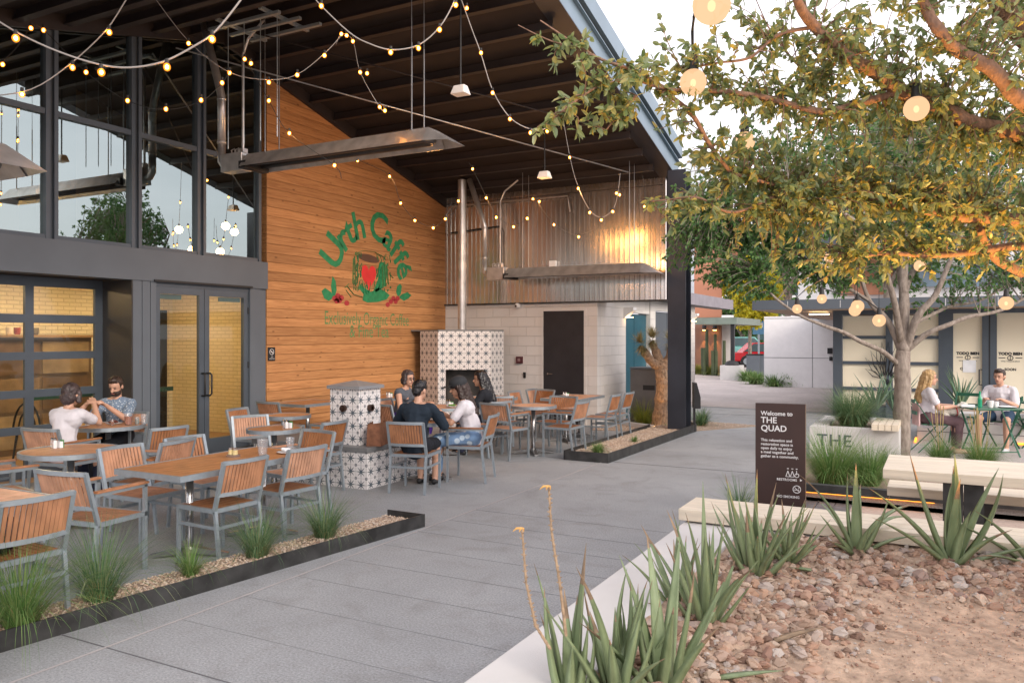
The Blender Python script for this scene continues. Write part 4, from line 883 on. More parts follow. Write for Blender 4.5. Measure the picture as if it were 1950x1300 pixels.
def pedestal(t, x, y, rz=.6):
    mb = MB(); mb.tube([(x,y,.06),(x,y,.70)], .032, 14); mb.build('pedestal', m_chrome, t, smooth=True)
    mb = MB()
    for k in range(4):
        a = rz + k*math.pi/2; c, s = math.cos(a), math.sin(a); e = Vector((x+c*.31, y+s*.31, .0)); m_ = Vector((x+c*.03, y+s*.03, .09)); u = Vector((-s, c, 0))
        mb.add([m_+u*.035, m_-u*.035, e-u*.022+Vector((0,0,.03)), e+u*.022+Vector((0,0,.03)), m_+u*.03-Vector((0,0,.05)), m_-u*.03-Vector((0,0,.05)), e-u*.02, e+u*.02],
               [(0,1,2,3),(4,7,6,5),(0,3,7,4),(1,5,6,2),(2,6,7,3),(0,4,5,1)])
    mb.build('foot', m_chrome, t)
def table_round(x, y, r, label, rz=0.0):
    t = thing('round_slatted_table', (x, y, 0), label, 'table', 'patio tables', rz)
    mb = MB(); s = .062; k = -r
    while k < r:
        a, b = k+.0025, min(k+s, r)-.0025; h0 = math.sqrt(max(0,(r-.018)**2-a*a)); h1 = math.sqrt(max(0,(r-.018)**2-b*b))
        if max(h0,h1) > .01 and abs(a) < r-.018:
            if abs(b) > r-.018: h1 = .004
            mb.add([(a,-h0,.722),(b,-h1,.722),(b,h1,.722),(a,h0,.722),(a,-h0,.742),(b,-h1,.742),(b,h1,.742),(a,h0,.742)], [(0,3,2,1),(4,5,6,7),(0,1,5,4),(1,2,6,5),(2,3,7,6),(3,0,4,7)])
        k += s
    mb.build('tabletop', m_slatt, t)
    mb = MB(); n = 40
    vs = []; 
    for (rr, z) in ((r,.70),(r,.745),(r-.02,.745),(r-.02,.70)):
        for j in range(n): a = 6.28318*j/n; vs.append((rr*math.cos(a), rr*math.sin(a), z))
    mb.add(vs, [(i*n+j, i*n+(j+1)%n, ((i+1)%4)*n+(j+1)%n, ((i+1)%4)*n+j) for i in range(4) for j in range(n)])
    mb.prism([((r-.021)*math.cos(6.28318*j/n), (r-.021)*math.sin(6.28318*j/n)) for j in range(n)], .705, .719)
    mb.build('table_rim', m_alu, t); pedestal(t, 0, 0); return t
# tables
T0 = table_rect(-5.86,-5.10,1.75,3.25,'slatted table cut by the left edge with a black bag chair beside it',[(-5.48,2.9)])
T1 = table_rect(-5.79,-5.02,4.10,5.62,'long slatted rectangular table in the left foreground with a cup and plate on it',[(-5.40,4.5),(-5.40,5.3)])
T2 = table_round(-8.75,6.12,.41,'round table of the bearded man and woman crowded with food and drinks')
T5 = table_round(-7.15,4.62,.43,'empty round table with shakers and sugar holder in front of the seated couple')
T4 = table_round(-6.75,6.80,.31,'small round table with white shakers left of the tiled plinth')
T3 = table_round(-7.75,8.05,.31,'small round table behind, between the glass doors and the tiled pillar')
T6 = table_round(-5.66,8.30,.33,'round table holding the white cup between hoodie person and cap woman')
T7 = table_round(-5.5,10.95,.36,'bare round table with shiny cross foot near the far gravel bed')
T8 = table_rect(-6.0,-5.3,12.2,13.4,'rectangular table with small shakers in front of the black door',[(-5.65,12.5),(-5.65,13.1)])
T9 = table_round(-6.62,10.1,.40,'round table with green salads between the two women by the fireplace')
T10 = table_rect(-9.3,-8.6,9.3,10.2,'slatted table in shade against the wood wall',[(-8.95,9.75)])
T11 = table_rect(-8.9,-8.2,10.9,11.7,'small table with two shakers by the wood wall left of the woman with glasses',[(-8.55,11.3)])
T12 = table_round(-6.85,12.1,.42,'round table right of the fireplace in front of the block wall')
# chairs (x, y, facing degrees: 0=+x, 90=+y, 180=-x)
chair(-5.16,2.93,178,False,'foreground chair with black bag on its seat at the left edge')
chair(-5.64,3.86,97,True,'armchair at the near end of the long foreground table')
chair(-5.20,4.62,178,False,'near chair on the walkway side of the long table')
chair(-5.22,5.36,176,False,'far chair on the walkway side of the long table, by the plate')
chair(-5.72,6.02,262,True,'armchair at the far end of the long table, back to the tiled plinth')
chair(-6.10,4.62,2,False,'near chair of the pair on the door side of the long table')
chair(-6.15,5.32,-2,False,'far chair of the pair on the door side of the long table')
chair(-7.25,4.02,80,True,'armchair in front of the left round table seen from its left side')
chair(-8.55,4.70,75,False,'chair behind at the left edge near the garage door')
chair(-6.62,5.05,195,True,'armchair on the right of the round table with shakers')
chair(-7.62,5.85,175,False,'empty chair right of the bearded man, back towards the doors')
chair(-8.42,5.38,100,True,'armchair the woman in the white shirt sits on')
chair(-9.05,6.45,-60,True,'armchair the bearded man sits on')
chair(-7.20,7.00,-25,False,'chair with pale front slats in front of the glass doors')
chair(-8.05,7.80,10,False,'dark chair half hidden behind the pale slatted chair at the doors')
chair(-6.42,7.08,182,False,'chair standing against the left face of the tiled plinth')
chair(-8.80,9.05,90,False,'chair against the wood wall beside the shaded table')
chair(-7.25,8.40,200,False,'chair left of the tiled pillar facing the small round table')
chair(-8.35,9.60,180,False,'chair by the wood wall directly behind the tiled pillar')
chair(-7.95,10.65,60,False,'chair just right of the tiled pillar near the wall table')
chair(-6.98,9.52,75,False,'chair behind the hoodie person at the salad table')
chair(-7.28,10.05,10,False,'chair the woman with glasses sits on')
chair(-6.08,10.50,165,False,'chair the long haired woman in black sits on')
chair(-5.42,7.72,103,False,'chair with the person in the dark hoodie, back to the viewer')
chair(-5.22,8.60,196,True,'armchair the woman with the black cap sits on')
chair(-5.68,10.42,82,True,'armchair with its back to the viewer at the bare round table')
chair(-5.02,11.00,180,True,'armchair on the right of the bare round table')
chair(-6.15,11.10,-10,False,'chair with pale front slats left of the bare round table')
chair(-5.42,11.52,265,True,'reddish armchair on the far side of the bare round table')
chair(-6.34,12.5,0,False,'left chair on the near end of the table before the black door')
chair(-6.32,13.15,0,False,'chair on the far left of the table before the black door')
chair(-5.08,12.55,180,False,'nearer chair of the two overlapping ones right of the black door table')
chair(-5.08,13.2,180,False,'farther chair of the two overlapping ones right of the black door table')
chair(-6.45,12.85,255,False,'chair behind the round table right of the fireplace')
chair(-6.45,11.60,120,False,'chair in front of the round table right of the fireplace')
# ------------------------------------------------------------------ table-top things
def lathe_thing(name, prof, mat, loc, label, cat, group=None, n=16):
    o = MB().lathe(prof, (0,0,0), n).build(name, mat, smooth=False, label=label, cat=cat, group=group); o.location = loc; return o
TZ = .744
def shakers(x, y, lab):
    t = thing('shaker_pair', (x, y, TZ), lab, 'shakers', 'salt and pepper sets')
    for k, dx in enumerate((-.022, .022)):
        MB().lathe([(.018,0),(.018,.05),(.013,.075)], (dx,0,0), 12).build('shaker', m_white if k else m_clear, t); MB().lathe([(.014,.0752),(.014,.09),(.006,.097)], (dx,0,0), 12).build('lid', m_chrome, t)
    mb = MB(); mb.bb(-.05,.05,.03,.06,0,.06); mb.build('sugar_packets', m_paper, t); MB().bb(.0,.05,.062,.07,0,.075).build('sugar_holder', M('holder_green', (.08,.25,.08), .5), t)
shakers(-7.38,4.60,'shakers and sugar packets on the empty left round table')
shakers(-6.63,6.85,'white shakers and packets on the small round table by the plinth')
shakers(-5.72,12.6,'white shaker set on the table before the black door')
shakers(-8.45,11.2,'shakers on the small table by the wood wall')
shakers(-6.5,10.1,'white shaker between the green salads')
t = thing('jam_caddy', (-5.47,5.02,TZ), 'small metal caddy with jars on the long foreground table', 'caddy')
MB().bb(-.05,.05,-.035,.035,0,.02).build('tray', m_chrome, t)
for dx in (-.026, .026): MB().lathe([(.022,.0205),(.022,.06)], (dx,0,0), 12).build('jar', M('jar_cream', (.6,.5,.25), .4), t); MB().lathe([(.02,.0605),(.02,.078),(.01,.08)], (dx,0,0), 12).build('lid', m_chrome, t)
def cup(x, y, lab, s=1.0, fill=None, z=TZ):
    t = thing('plastic_cup', (x, y, z), lab, 'cup', 'drink glasses on the tables')
    MB().lathe([(.030*s,0),(.032*s,.005),(.043*s,.12*s),(.045*s,.125*s),(.042*s,.125*s),(.030*s,.006)], n=18).build('tumbler', m_clear, t, smooth=True)
    if fill: MB().lathe([(.029*s,.008),(.038*s,.09*s)], n=16).build('drink', M('drink', fill, .1), t)
cup(-5.30,5.20,'empty clear cup on the long table beside the plate', 1.15)
cup(-5.32,5.56,'clear cup at the far end of the long table beyond the plate', .95)
cup(-8.52,6.22,'tall glass of amber iced tea before the bearded man', 1.15, (.45,.10,.02))
cup(-8.42,6.36,'clear water glass at the right side of the couple table', .95)
cup(-8.62,6.08,'short glass of amber drink on the couple table', .55, (.40,.10,.02))
cup(-8.47,6.30,'small bottle glass beside the iced tea', .7, (.3,.35,.3))
def plate(x, y, lab, food=None, z=TZ):
    t = thing('plate', (x, y, z), lab, 'plate', 'plates on the tables')
    MB().lathe([(.05,0),(.09,.012),(.095,.016),(.06,.008)], n=22).build('dish', m_white, t, smooth=True)
    if food:
        mb = MB(); random.seed(hash(lab) % 99)
        for k in range(7): mb.ell((random.uniform(-.04,.04), random.uniform(-.03,.03), .02+random.uniform(0,.02)), (.028,.022,.014), 8, 5)
        mb.build('food', food, t)
plate(-5.20,5.40,'white plate with a crumpled napkin on the long table', m_paper)
plate(-8.88,5.86,'plate with a sandwich before the woman in white', M('bread', (.50,.28,.08), .8, var=.3, vs=50))
plate(-8.76,6.20,'plate with dark cake in the middle of the couple table', M('cake', (.12,.03,.02), .7))
sal = M('salad', (.10,.22,.03), .7, var=.5, vs=60)
plate(-6.76,10.0,'bowl of green salad nearer the woman with glasses', sal); plate(-6.40,10.05,'bowl of green salad nearer the woman in black', sal)
# shopping bag on slab
t = thing('paper_bag', (-6.13+.02, 7.62, .492), 'brown paper shopping bag on the plinth slab beside the pillar', 'bag')
t.location = (-5.985, 7.72, .492); t.rotation_euler = (0,0,.35); mbg = M('brown_bag', (.20,.085,.045), .8, var=.3, vs=18, bump=.4, bs=12)
mb = MB(); mb.add([(-.09,-.14,0),(.09,-.14,0),(.09,.14,0),(-.09,.14,0),(-.07,-.16,.26),(.075,-.15,.28),(.06,.15,.27),(-.075,.16,.285)], [(0,3,2,1),(0,1,5,4),(1,2,6,5),(2,3,7,6),(3,0,4,7)]); mb.build('bag_body', mbg, t)
mb = MB(); mb.bb(-.03,.03,-.06,.04,.24,.30); mb.build('napkin', m_paper, t)
mb = MB(); mb.tube([(.075,-.06,.27),(.08,-.04,.34),(.08,.04,.34),(.075,.06,.27)], .005, 6); mb.build('handle', mbg, t)
t = thing('black_bag', (-5.2,2.86,.447), 'black handbag on the foreground chair seat', 'bag'); mb = MB(); mb.ell((0,0,.11), (.14,.17,.12), 18, 10); o = mb.build('bag_body', M('bag_leather', (.02,.022,.028), .4, var=.3, vs=8, bump=.3, bs=14), t, smooth=True)
MB().tube([(0,-.12,.18),(0,-.08,.3),(0,.08,.3),(0,.12,.18)], .008, 6).build('bag_handle', m_black, t); MB().tube([(.14,-.02,.16),(.145,-.02,.13)], .006, 6).build('clasp', m_chrome, t)

# =================================================================== HEATERS
def heater(x0, x1, y, z, label, duct=True, k=0):
    t = thing('patio_heater', (x0, y, z), label, 'heater', 'suspended tube heaters'); Lh = x1-x0
    mb = MB(); prof = [(-.26,-.10),(-.25,-.10),(-.11,.075),(.11,.075),(.25,-.10),(.26,-.10),(.115,.088),(-.115,.088)]
    vs = [(0,a,b) for a,b in prof] + [(Lh-.22,a,b) for a,b in prof]; n = 8
    mb.add(vs, [(i,(i+1)%n,n+(i+1)%n,n+i) for i in range(n)] + [tuple(range(n))[::-1]])
    # mitred end hood
    e = Lh
    mb.add([(Lh-.22,-.26,-.10),(Lh-.22,-.115,.088),(Lh-.22,.115,.088),(Lh-.22,.26,-.10),(e+.1,-.2,-.11),(e+.1,.2,-.11)], [(0,1,4),(1,2,5,4),(2,3,5)])
    mb.add([(-.0,-.25,-.10),(-.0,-.11,.08),(0,.11,.08),(0,.25,-.10)], [(0,1,2,3)])
    mb.build('reflector_hood', m_duct, t)
    mb = MB(); pts = [(-.1,-.10,-.04)] + [(Lh-.35,-.10,-.04)] + [(Lh-.35+.10*math.sin(a), -.10*math.cos(a), -.04) for a in (.5,1.0,1.57,2.1,2.6)] + [(Lh-.35,.10,-.04),(.05,.10,-.04)]
    mb.tube(pts, .045, 12); mb.build('burner_tube', M('heater_tube', (.12,.11,.11), .35, .8), t, smooth=True)
    MB().bb(-.45,-.05,-.17,.02,-.13,.12).build('burner_box', m_duct, t, bevel=.01)
    mb = MB()
    for xx in (-.05,): mb.bb(xx, xx+.12, -.22, .22, -.12, -.02)
    mb.build('end_bracket', m_black, t)
    zt = zR(y) - z - .03
    for xx in (.35, Lh-.45):
        for yy in (-.13, .13):
            mb = MB(); mb.tube([(xx,yy,.075),(xx,yy*.3+.13*(1 if yy>0 else -1)*.7,.25),(xx,yy,zt*.55)], .008, 5); mb.tube([(xx,yy,zt*.55),(xx,yy,zt)], .004, 5); mb.build('hanging_chain', M('chain', (.35,.35,.35), .4, .8), t)
    if duct:
        mb = MB(); X = -.5
        mb.tube([(-.40,-.05,-.02),(X,-.05,-.02),(X-.06,-.05,.05),(X-.06,-.05,.3)], .055, 14)
        mb.tube([(X-.06,-.05,.3),(X-.06,-.05,.95),(X-.10,-.05,1.1),(X-.42,-.05,zt)], .055, 14)
        for zc in (.32,.93): mb.tube([(X-.06,-.05,zc-.015),(X-.06,-.05,zc+.015)], .062, 14)
        mb.build('flue_duct', m_duct, t, smooth=True)
        mb = MB(); mb.tube([(-.25,.05,.12),(-.25,.05,zt*.75),(-.15,.05,zt*.85),(.15,.05,zt*.95)], .018, 8); mb.bb(-.31,-.20,.0,.09,.1,.22); mb.build('power_conduit', m_duct, t)
        mb = MB()
        for dx in (-.38,-.30): mb.tube([(dx,-.02,.12),(dx-.02,-.02,.2),(dx+.04,-.02,.22),(dx+.05,-.02,.12)], .009, 6)
        mb.build('flex_hose', m_duct, t, smooth=True)
    return t
yh1 = 8.02
p_a = PT(455, 300, 11.0); p_b = PT(885, 255, 9.6)
heater(-8.35, -5.15, 8.02, 4.20, 'large suspended tube heater across the upper middle with its flue duct')
heater(-7.55, -4.55, 14.0, 3.05, 'lower suspended tube heater in front of the corrugated wall')
heater(-9.3, -5.22, 2.95, 2.98, 'suspended heater of which only a tip shows at the left edge', duct=False)
# strut rack at the ceiling near the first duct
rk = thing('ceiling_strut_rack', (-8.3, 8.3, 5.9), 'grey strut rack hung under the roof above the large heater', 'rack')
for k in range(3): mb = MB(); mb.bar((-8.9+.1*k, 7.75+.28*k, 6.03), (-7.6+.1*k, 7.75+.28*k, 6.03), .05, .04); mb.build('rail', m_alu, rk, world=True)
for k in range(2): mb = MB(); mb.bar((-8.6+.8*k, 7.6, 6.075), (-8.6+.8*k, 8.5, 6.075), .05, .04); mb.build('cross_rail', m_alu, rk, world=True)
for k in range(4): mb = MB(); mb.tube([(-8.55+.3*k, 7.76, 6.0), (-8.55+.3*k, 7.76, 4.35+.02*k)], .006, 5); mb.build('drop_rod', m_alu, rk, world=True)
# conduits over the flue
q = [(FX+.1,WY-.12,4.05),(FX+.1,WY-.12,4.45),(FX+.25,WY-.12,4.62),(FX+3.0,WY-.12,4.62),(FX+3.05,WY-.12,4.3)]
conduit('wall_conduit', q, .016, 'grey conduit loop at the top corner of the corrugated wall')
conduit('wall_conduit', [(FX+.2,WY-.08,4.05),(FX+1.4,WY-.08,4.12),(FX+1.45,WY-.08,4.0),(FX+1.45,WY-.08,3.2)], .014, 'dark conduit dropping in front of the corrugated wall', m_black)
for k, (px_, py_, d, lab) in enumerate(((877,172,10.3,'white speaker box under the roof above the large heater end'),(1037,333,13.6,'white speaker box under the roof near the corrugated wall'))):
    p = PT(px_, py_, d); t = thing('ceiling_speaker', p, lab, 'speaker', 'ceiling speakers')
    mb = MB(); mb.add([(-.11,-.09,-.06),(.11,-.09,-.06),(.11,.09,-.06),(-.11,.09,-.06),(-.08,-.05,.06),(.08,-.05,.06),(.08,.05,.06),(-.08,.05,.06)], [(0,3,2,1),(4,5,6,7),(0,1,5,4),(1,2,6,5),(2,3,7,6),(3,0,4,7)]); mb.build('housing', m_white, t, bevel=.015)
    MB().tube([(0,0,.06),(0,0,zR(p.y)-p.z)], .012, 6).build('hanger', m_black, t)
# ------------------------------------------------------------------ string lights
def strand(label, cable, bulbs, d, cab=m_cable, r=.004, br=.023, glow=()):
    """cable: list of (px,py[,d]); bulbs: (px,py)"""
    f = lambda q: PT(q[0], q[1], q[2] if len(q) > 2 else d)
    pts = [f(q) for q in cable]; sm = [pts[0]]
    for i in range(len(pts)-1):      # catmull-rom
        p0, p1, p2, p3 = pts[max(i-1,0)], pts[i], pts[i+1], pts[min(i+2,len(pts)-1)]
        for t_ in (.25,.5,.75,1): sm.append(.5*((2*p1)+(p2-p0)*t_+(2*p0-5*p1+4*p2-p3)*t_*t_+(3*p1-p0-3*p2+p3)*t_**3))
    t = thing('string_lights', pts[0], label, 'string lights', 'festoon string lights')
    MB().tube(sm, r, 6).build('cable', cab, t, world=True)
    for q in bulbs:
        p = f(q); nb = min(sm, key=lambda s: (s-p).length); dist = nb - p
        b = MB(); b.ell(p, (br, br, br*1.15), 12, 8); b.m = 1; b.ell(p, (br*.5, br*.5, br*.62), 10, 6); b = b.build('bulb', [m_shell, m_bulb], t, world=True, smooth=True)
        s = MB(); s.tube([p+Vector((0,0,br*.9)), p+Vector((0,0,br*.9+.035))], .014, 8); s.tube([p+Vector((0,0,br*.9+.03)), Vector((p.x,p.y,p.z+max(.06, min(.12, abs(dist.z)))))], .004, 5); s.build('bulb_socket', m_socket, b, world=True)
    for q in glow:
        pl_ = bpy.data.lights.new('string_glow', 'POINT'); po = bpy.data.objects.new('string_glow', pl_); COL.objects.link(po); po.parent = t; po.location = f(q) - pts[0] - Vector((0,0,.07)); pl_.energy = 8; pl_.color = (1,.46,.14); pl_.shadow_soft_size = .08
    return t
strand('nearest thick pale cable sagging across the top left with four bulbs', [(-20,30),(40,66),(110,98),(185,122),(245,129),(310,118),(370,88),(410,60),(455,5),(470,-20)], [(30,73),(193,138),(318,128),(404,75)], 5.6, r=.0065, br=.025)
strand('cable rising from the left edge to the top beside the duct', [(-20,184),(60,170),(130,125),(200,60),(240,0),(250,-15)], [(208,62),(138,129),(42,180)], 6.6, r=.005)
strand('cable of bulbs dipping over the upper glazing', [(-10,130),(28,95),(60,52),(83,57),(164,138),(243,192),(316,209),(383,193),(423,158),(440,130)], [(59,54),(83,58),(5,123),(164,138),(243,192),(316,208),(383,191),(423,158)], 8.3, cab=m_cabled)
strand('cable running from top left behind the duct to mid roof', [(290,-10),(360,80),(437,138),(512,152),(566,142),(617,103),(650,68)], [(359,83),(437,139),(512,157),(566,143),(618,106)], 8.6)
strand('short cable of bulbs behind the duct', [(440,105),(466,113),(512,192),(551,254),(637,315),(650,340)], [(466,113),(478,121),(512,192),(551,254),(637,315)], 9.2, cab=m_cabled, glow=[(551,254)])
strand('pale cable sagging in the top middle of the roof', [(590,-15),(612,12),(665,62),(700,82),(745,95),(797,86),(837,52),(862,10),(868,-10)], [(612,12),(744,100),(797,92),(837,57),(868,10)], 7.4, r=.006)
strand('cluster strand near the roof ridge', [(640,85),(650,65),(672,78),(686,138),(723,204),(733,211)], [(650,65),(660,68),(672,79),(686,138),(699,140),(723,204),(733,211)], 9.6)
strand('cable falling from the top middle towards the roof edge', [(875,-10),(900,60),(915,100),(938,172),(971,224),(1010,246),(1042,244),(1062,226)], [(889,16),(916,101),(938,177),(971,227),(1010,253),(1042,250),(1060,229)], 9.4, r=.006)
strand('cable descending near the roof edge to the corrugated wall', [(1068,200),(1085,298),(1101,356),(1123,400),(1145,414),(1167,399),(1176,372),(1181,330)], [(1085,300),(1101,359),(1123,405),(1145,419),(1167,403),(1174,368),(1180,371)], 12.6, glow=[(1101,359)])
strand('dark cable sagging low in front of the corrugated wall', [(1018,370),(1030,395),(1055,425),(1080,442),(1102,447),(1130,437),(1150,418)], [(1015,379),(1027,384),(1055,428),(1102,451)], 13.6, cab=m_cabled, glow=[(1027,384),(1102,451)])
strand('strand crossing between the flue pipe and the far heater', [(893,310),(900,322),(926,375),(945,410),(978,430),(1004,412),(1017,372)], [(900,322),(926,377),(945,414),(978,432),(1004,416)], 13.2, cab=m_cabled, glow=[(926,377),(978,432)])
strand('strand dropping along the wood wall to the flue pipe', [(672,290),(681,304),(742,334),(763,385),(790,418),(825,432),(848,415),(873,380)], [(681,306),(742,336),(763,387),(790,420),(825,434),(848,417),(873,383)], 12.4, cab=m_cabled, glow=[(742,336),(825,434)])
strand('end of a strand beside the steel post', [(1224,335),(1227,370),(1228,392)], [(1227,393)], 13.6, cab=m_cabled)
# =================================================================== TREE GLOBES, QUAD FURNITURE
m_globe = shellmat('frosted_globe', (1,.60,.33), .60, .88); m_core = emat('globe_core', (1,.6,.3), 3)
def globe_lamp(label, items, wire):
    t = thing('globe_string_lights', PT(*wire[0]), label, 'string lights', 'globe lights in the trees')
    MB().tube([PT(*q) for q in wire], .006, 6).build('cable', m_cabled, t, world=True)
    for (px_, py_, d, rr) in items:
        p = PT(px_, py_, d); r_ = rr/FPX*d
        b = MB(); b.ell(p, (r_, r_, r_), 20, 14); b.m = 1; b.ell(p+Vector((0,0,-r_*.05)), (r_*.22, r_*.22, r_*.3), 10, 8); g = b.build('globe', [m_globe, m_core], t, world=True, smooth=True)
        s = MB(); s.tube([p+Vector((0,0,r_*.92)), p+Vector((0,0,r_+.07))], [.028,.018], 10); s.tube([p+Vector((0,0,r_+.06)), p+Vector((0,0,r_+.26))], .004, 5); s.build('globe_socket', m_socket, g, world=True)
globe_lamp('two large globe lights at the left side of the near tree', [(1355,10,3.0,36),(1320,157,3.9,25)], [(1356,-60,3.0),(1330,-30,3.4),(1318,60,3.8),(1319,110,3.9)])
globe_lamp('two globe lights deeper in the near tree crown', [(1418,270,4.6,19),(1745,207,4.1,23)], [(1418,235,4.6),(1480,180,4.6),(1600,200,4.5),(1700,165,4.3),(1748,165,4.1)])
globe_lamp('cluster of small globes hanging left of the grey tree', [(1518,588,9,9),(1565,569,8.4,9),(1633,583,8.8,12),(1628,591,9.4,11),(1674,610,8.6,12)], [(1500,540,9),(1518,566,9),(1540,545,9),(1565,548,8.4),(1600,560,8.6),(1633,560,8.8),(1655,575,8.7),(1674,590,8.6)])
globe_lamp('single globe right of the grey tree', [(1916,577,8.0,13)], [(1850,500,8.2),(1900,530,8.1),(1916,552,8),(1960,520,8)])
globe_lamp('pair of dim globes high in the grey tree crown', [(1580,491,8.5,10),(1752,506,8.8,11)], [(1540,450,8.6),(1580,470,8.5),(1660,480,8.6),(1752,485,8.8)])
# ------------------------------------------------------------------ timber bench on ledge, picnic table
def timber_top(t, x0, x1, y0, y1, zt, th, n):
    w = (y1-y0)/n
    for i in range(n):
        MB().bb(x0, x1, y0+w*i+.003, y0+w*(i+1)-.003, zt-th, zt).build('board', m_pine, t, world=True, bevel=.004)
b1 = thing('timber_bench', (0, 6.15, .4), 'long pale timber bench top set on the planter ledge in the foreground', 'bench'); timber_top(b1, -1.74, 5.0, 5.90, 6.40, .50, .085, 4)
MB().bb(-1.5, 4.8, 6.0, 6.3, .4, .414).build('bearer', m_steel, b1, world=True)
pt = thing('picnic_table', (1.5, 7.4, 0), 'long pale timber table on dark steel legs behind the bench', 'table'); timber_top(pt, -.40, 5.0, 6.97, 7.85, .75, .075, 5)
for x in (.02, 2.2): MB().bb(x, x+.14, 7.15, 7.24, 0, .674).build('leg', m_steel, pt, world=True); MB().bb(x+.145, x+.28, 7.15, 7.24, 0, .674).build('leg', m_steel, pt, world=True)
b2 = thing('low_timber_bench', (1.5, 8.1, 0), 'low timber bench behind the picnic table', 'bench'); timber_top(b2, -.42, 5.0, 7.92, 8.32, .45, .08, 3)
for x in (.2, 2.6): MB().bb(x, x+.2, 8.0, 8.24, 0, .369).build('leg', m_steel, b2, world=True)
# lit kerb
lk = thing('lit_kerb', (0, 9.2, 0), 'dark kerb with a glowing orange strip beneath it beside the dark pavers', 'kerb')
MB().bb(-1.72, 6, 9.14, 9.24, .115, .20).build('kerb_cap', m_steel, lk, world=True); MB().bb(-1.72, 6, 9.20, 9.24, 0, .114).build('kerb_face', m_conc, lk, world=True)
MB().bb(-1.45, -.05, 9.175, 9.185, .103, .113).build('light_strip', m_led, lk, world=True)
# sign
sg = thing('welcome_sign', PT(1488, 900, 7.6), 'dark brown upright sign with white welcome lettering', 'sign'); c = PT(1486, 870, 7.6); sg.location = (c.x, c.y, 0); sg.rotation_euler = (0,0,R(5))
m_sb = M('sign_brown', (.042,.019,.015), .5, var=.15, vs=3)
w_ = .225; zt = 1.16
MB().bb(-w_, w_, -.03, .03, 0, zt).build('panel', m_sb, sg); MB().bb(w_+.0005, w_+.004, -.029, .029, 0, zt-.002).build('side_strip', M('sign_edge', (.22,.15,.10), .5), sg)
mb = MB(); Y = -.0325; ux, uz = (1,0,0), (0,0,1); X0 = -w_+.05
def tx(s, size, z, x=X0, **k): put_text(mb, s, size, (x, Y, z), ux, uz, **k)
tx('Welcome to', .056, zt-.112, bold=.0012); tx('THE', .080, zt-.185, bold=.0014); tx('QUAD', .080, zt-.262, bold=.0014)
for i, s in enumerate(('This relaxation and','restoration space is','open daily to enjoy','a meal together and','gather as a community.')): tx(s, .0365, zt-.36-.038*i, bold=.0006)
tx('RESTROOMS \u25b8' if False else 'RESTROOMS', .032, zt-.725, x=-.03, bold=.0006); tx('NO SMOKING', .032, zt-.885, x=-.03, bold=.0006)
mb.add([(.178,Y,zt-.725),(.178,Y,zt-.70),(.198,Y,zt-.7125)], [(0,1,2)])
for x in (.07, .11): mb.tube([(x,Y,zt-.612),(x,Y,zt-.606)], .009, 6); mb.bar((x,Y,zt-.63),(x-.018,Y,zt-.685), .004, .006); mb.bar((x,Y,zt-.63),(x+.018,Y,zt-.685), .004, .006); mb.bar((x-.018,Y,zt-.685),(x+.018,Y,zt-.685), .004, .004)
mb.tube([(.15+.018*math.cos(a),Y,zt-.67+.018*math.sin(a)) for a in [6.2832*k/14 for k in range(15)]], .003, 4); mb.bar((.148,Y,zt-.625),(.148,Y,zt-.665), .005, .006); mb.tube([(.148,Y,zt-.612),(.148,Y,zt-.606)], .008, 6)
mb.tube([(.15+.034*math.cos(a),Y,zt-.80+.034*math.sin(a)) for a in [6.2832*k/20 for k in range(21)]], .0035, 4); mb.bar((.127,Y,zt-.777),(.173,Y,zt-.823), .004, .005); mb.bar((.125,Y,zt-.805),(.17,Y,zt-.805), .004, .006); mb.tube([(.165,Y,zt-.795),(.17,Y,zt-.785),(.16,Y,zt-.78)], .002, 4)
mb.build('lettering', m_white, sg)
# THE planter
qp = thing('lettered_planter', (-.5, 12.2, 0), 'concrete planter wall with the letters THE and a slatted bench top', 'planter'); Xq = -1.66
mb = MB(); mb.bb(Xq, -.5, 12.2, 12.4, 0, .50); mb.bb(Xq, Xq+.2, 12.401, 14.0, 0, .50); mb.bb(Xq+.9, -.5, 12.401, 14.0, 0, .49); mb.bb(Xq+.2, Xq+.9, 13.6, 14.0, 0, .50); mb.build('planter_wall', m_ledge, qp, world=True)
MB().bb(Xq+.2, Xq+.9, 12.401, 13.6, 0, .46).build('planter_soil', m_gravelbed, qp, world=True)
mb = MB(); put_text(mb, 'THE', .24, (Xq+.10, 12.196, .235), (1,0,0), (0,0,1), bold=.002, spacing=1.1); mb.build('lettering', m_char, qp, world=True)
xb0 = onY(1662, 810, 12.3).x
for i in range(4): MB().bb(xb0+.085*i, xb0+.085*i+.078, 12.08, 13.1, .502, .585).build('bench_board', m_pine, qp, world=True)
# rear planter wall behind the people
rp = thing('rear_planter_wall', (2, 15.6, 0), 'long low concrete planter wall behind the seated pair', 'planter wall')
MB().bb(-.35, 7, 15.5, 15.9, 0, .50).build('wall', m_ledge, rp, world=True, bevel=.01); MB().bb(-.3, 7, 15.92, 17.0, 0, .44).build('soil', m_gravelbed, rp, world=True)
mb = MB(); mb.bb(-.35, 7, 15.495, 15.4985, .16, .17); mb.bb(-.35,7,15.495,15.4985,.33,.34); mb.build('board_marks', m_joint, rp, world=True)
MB().bb(1.1, 4, 15.47, 15.49, .02, .05).build('light_strip', m_led, rp, world=True)
MB().bb(-.38, -.352, 15.0, 15.5, .02, .05).build('light_strip', m_led, rp, world=True)
MB().bb(-.4, 7, 12.1, 15.49, .003, .008).build('quad_paving', m_pave2, kind='structure')
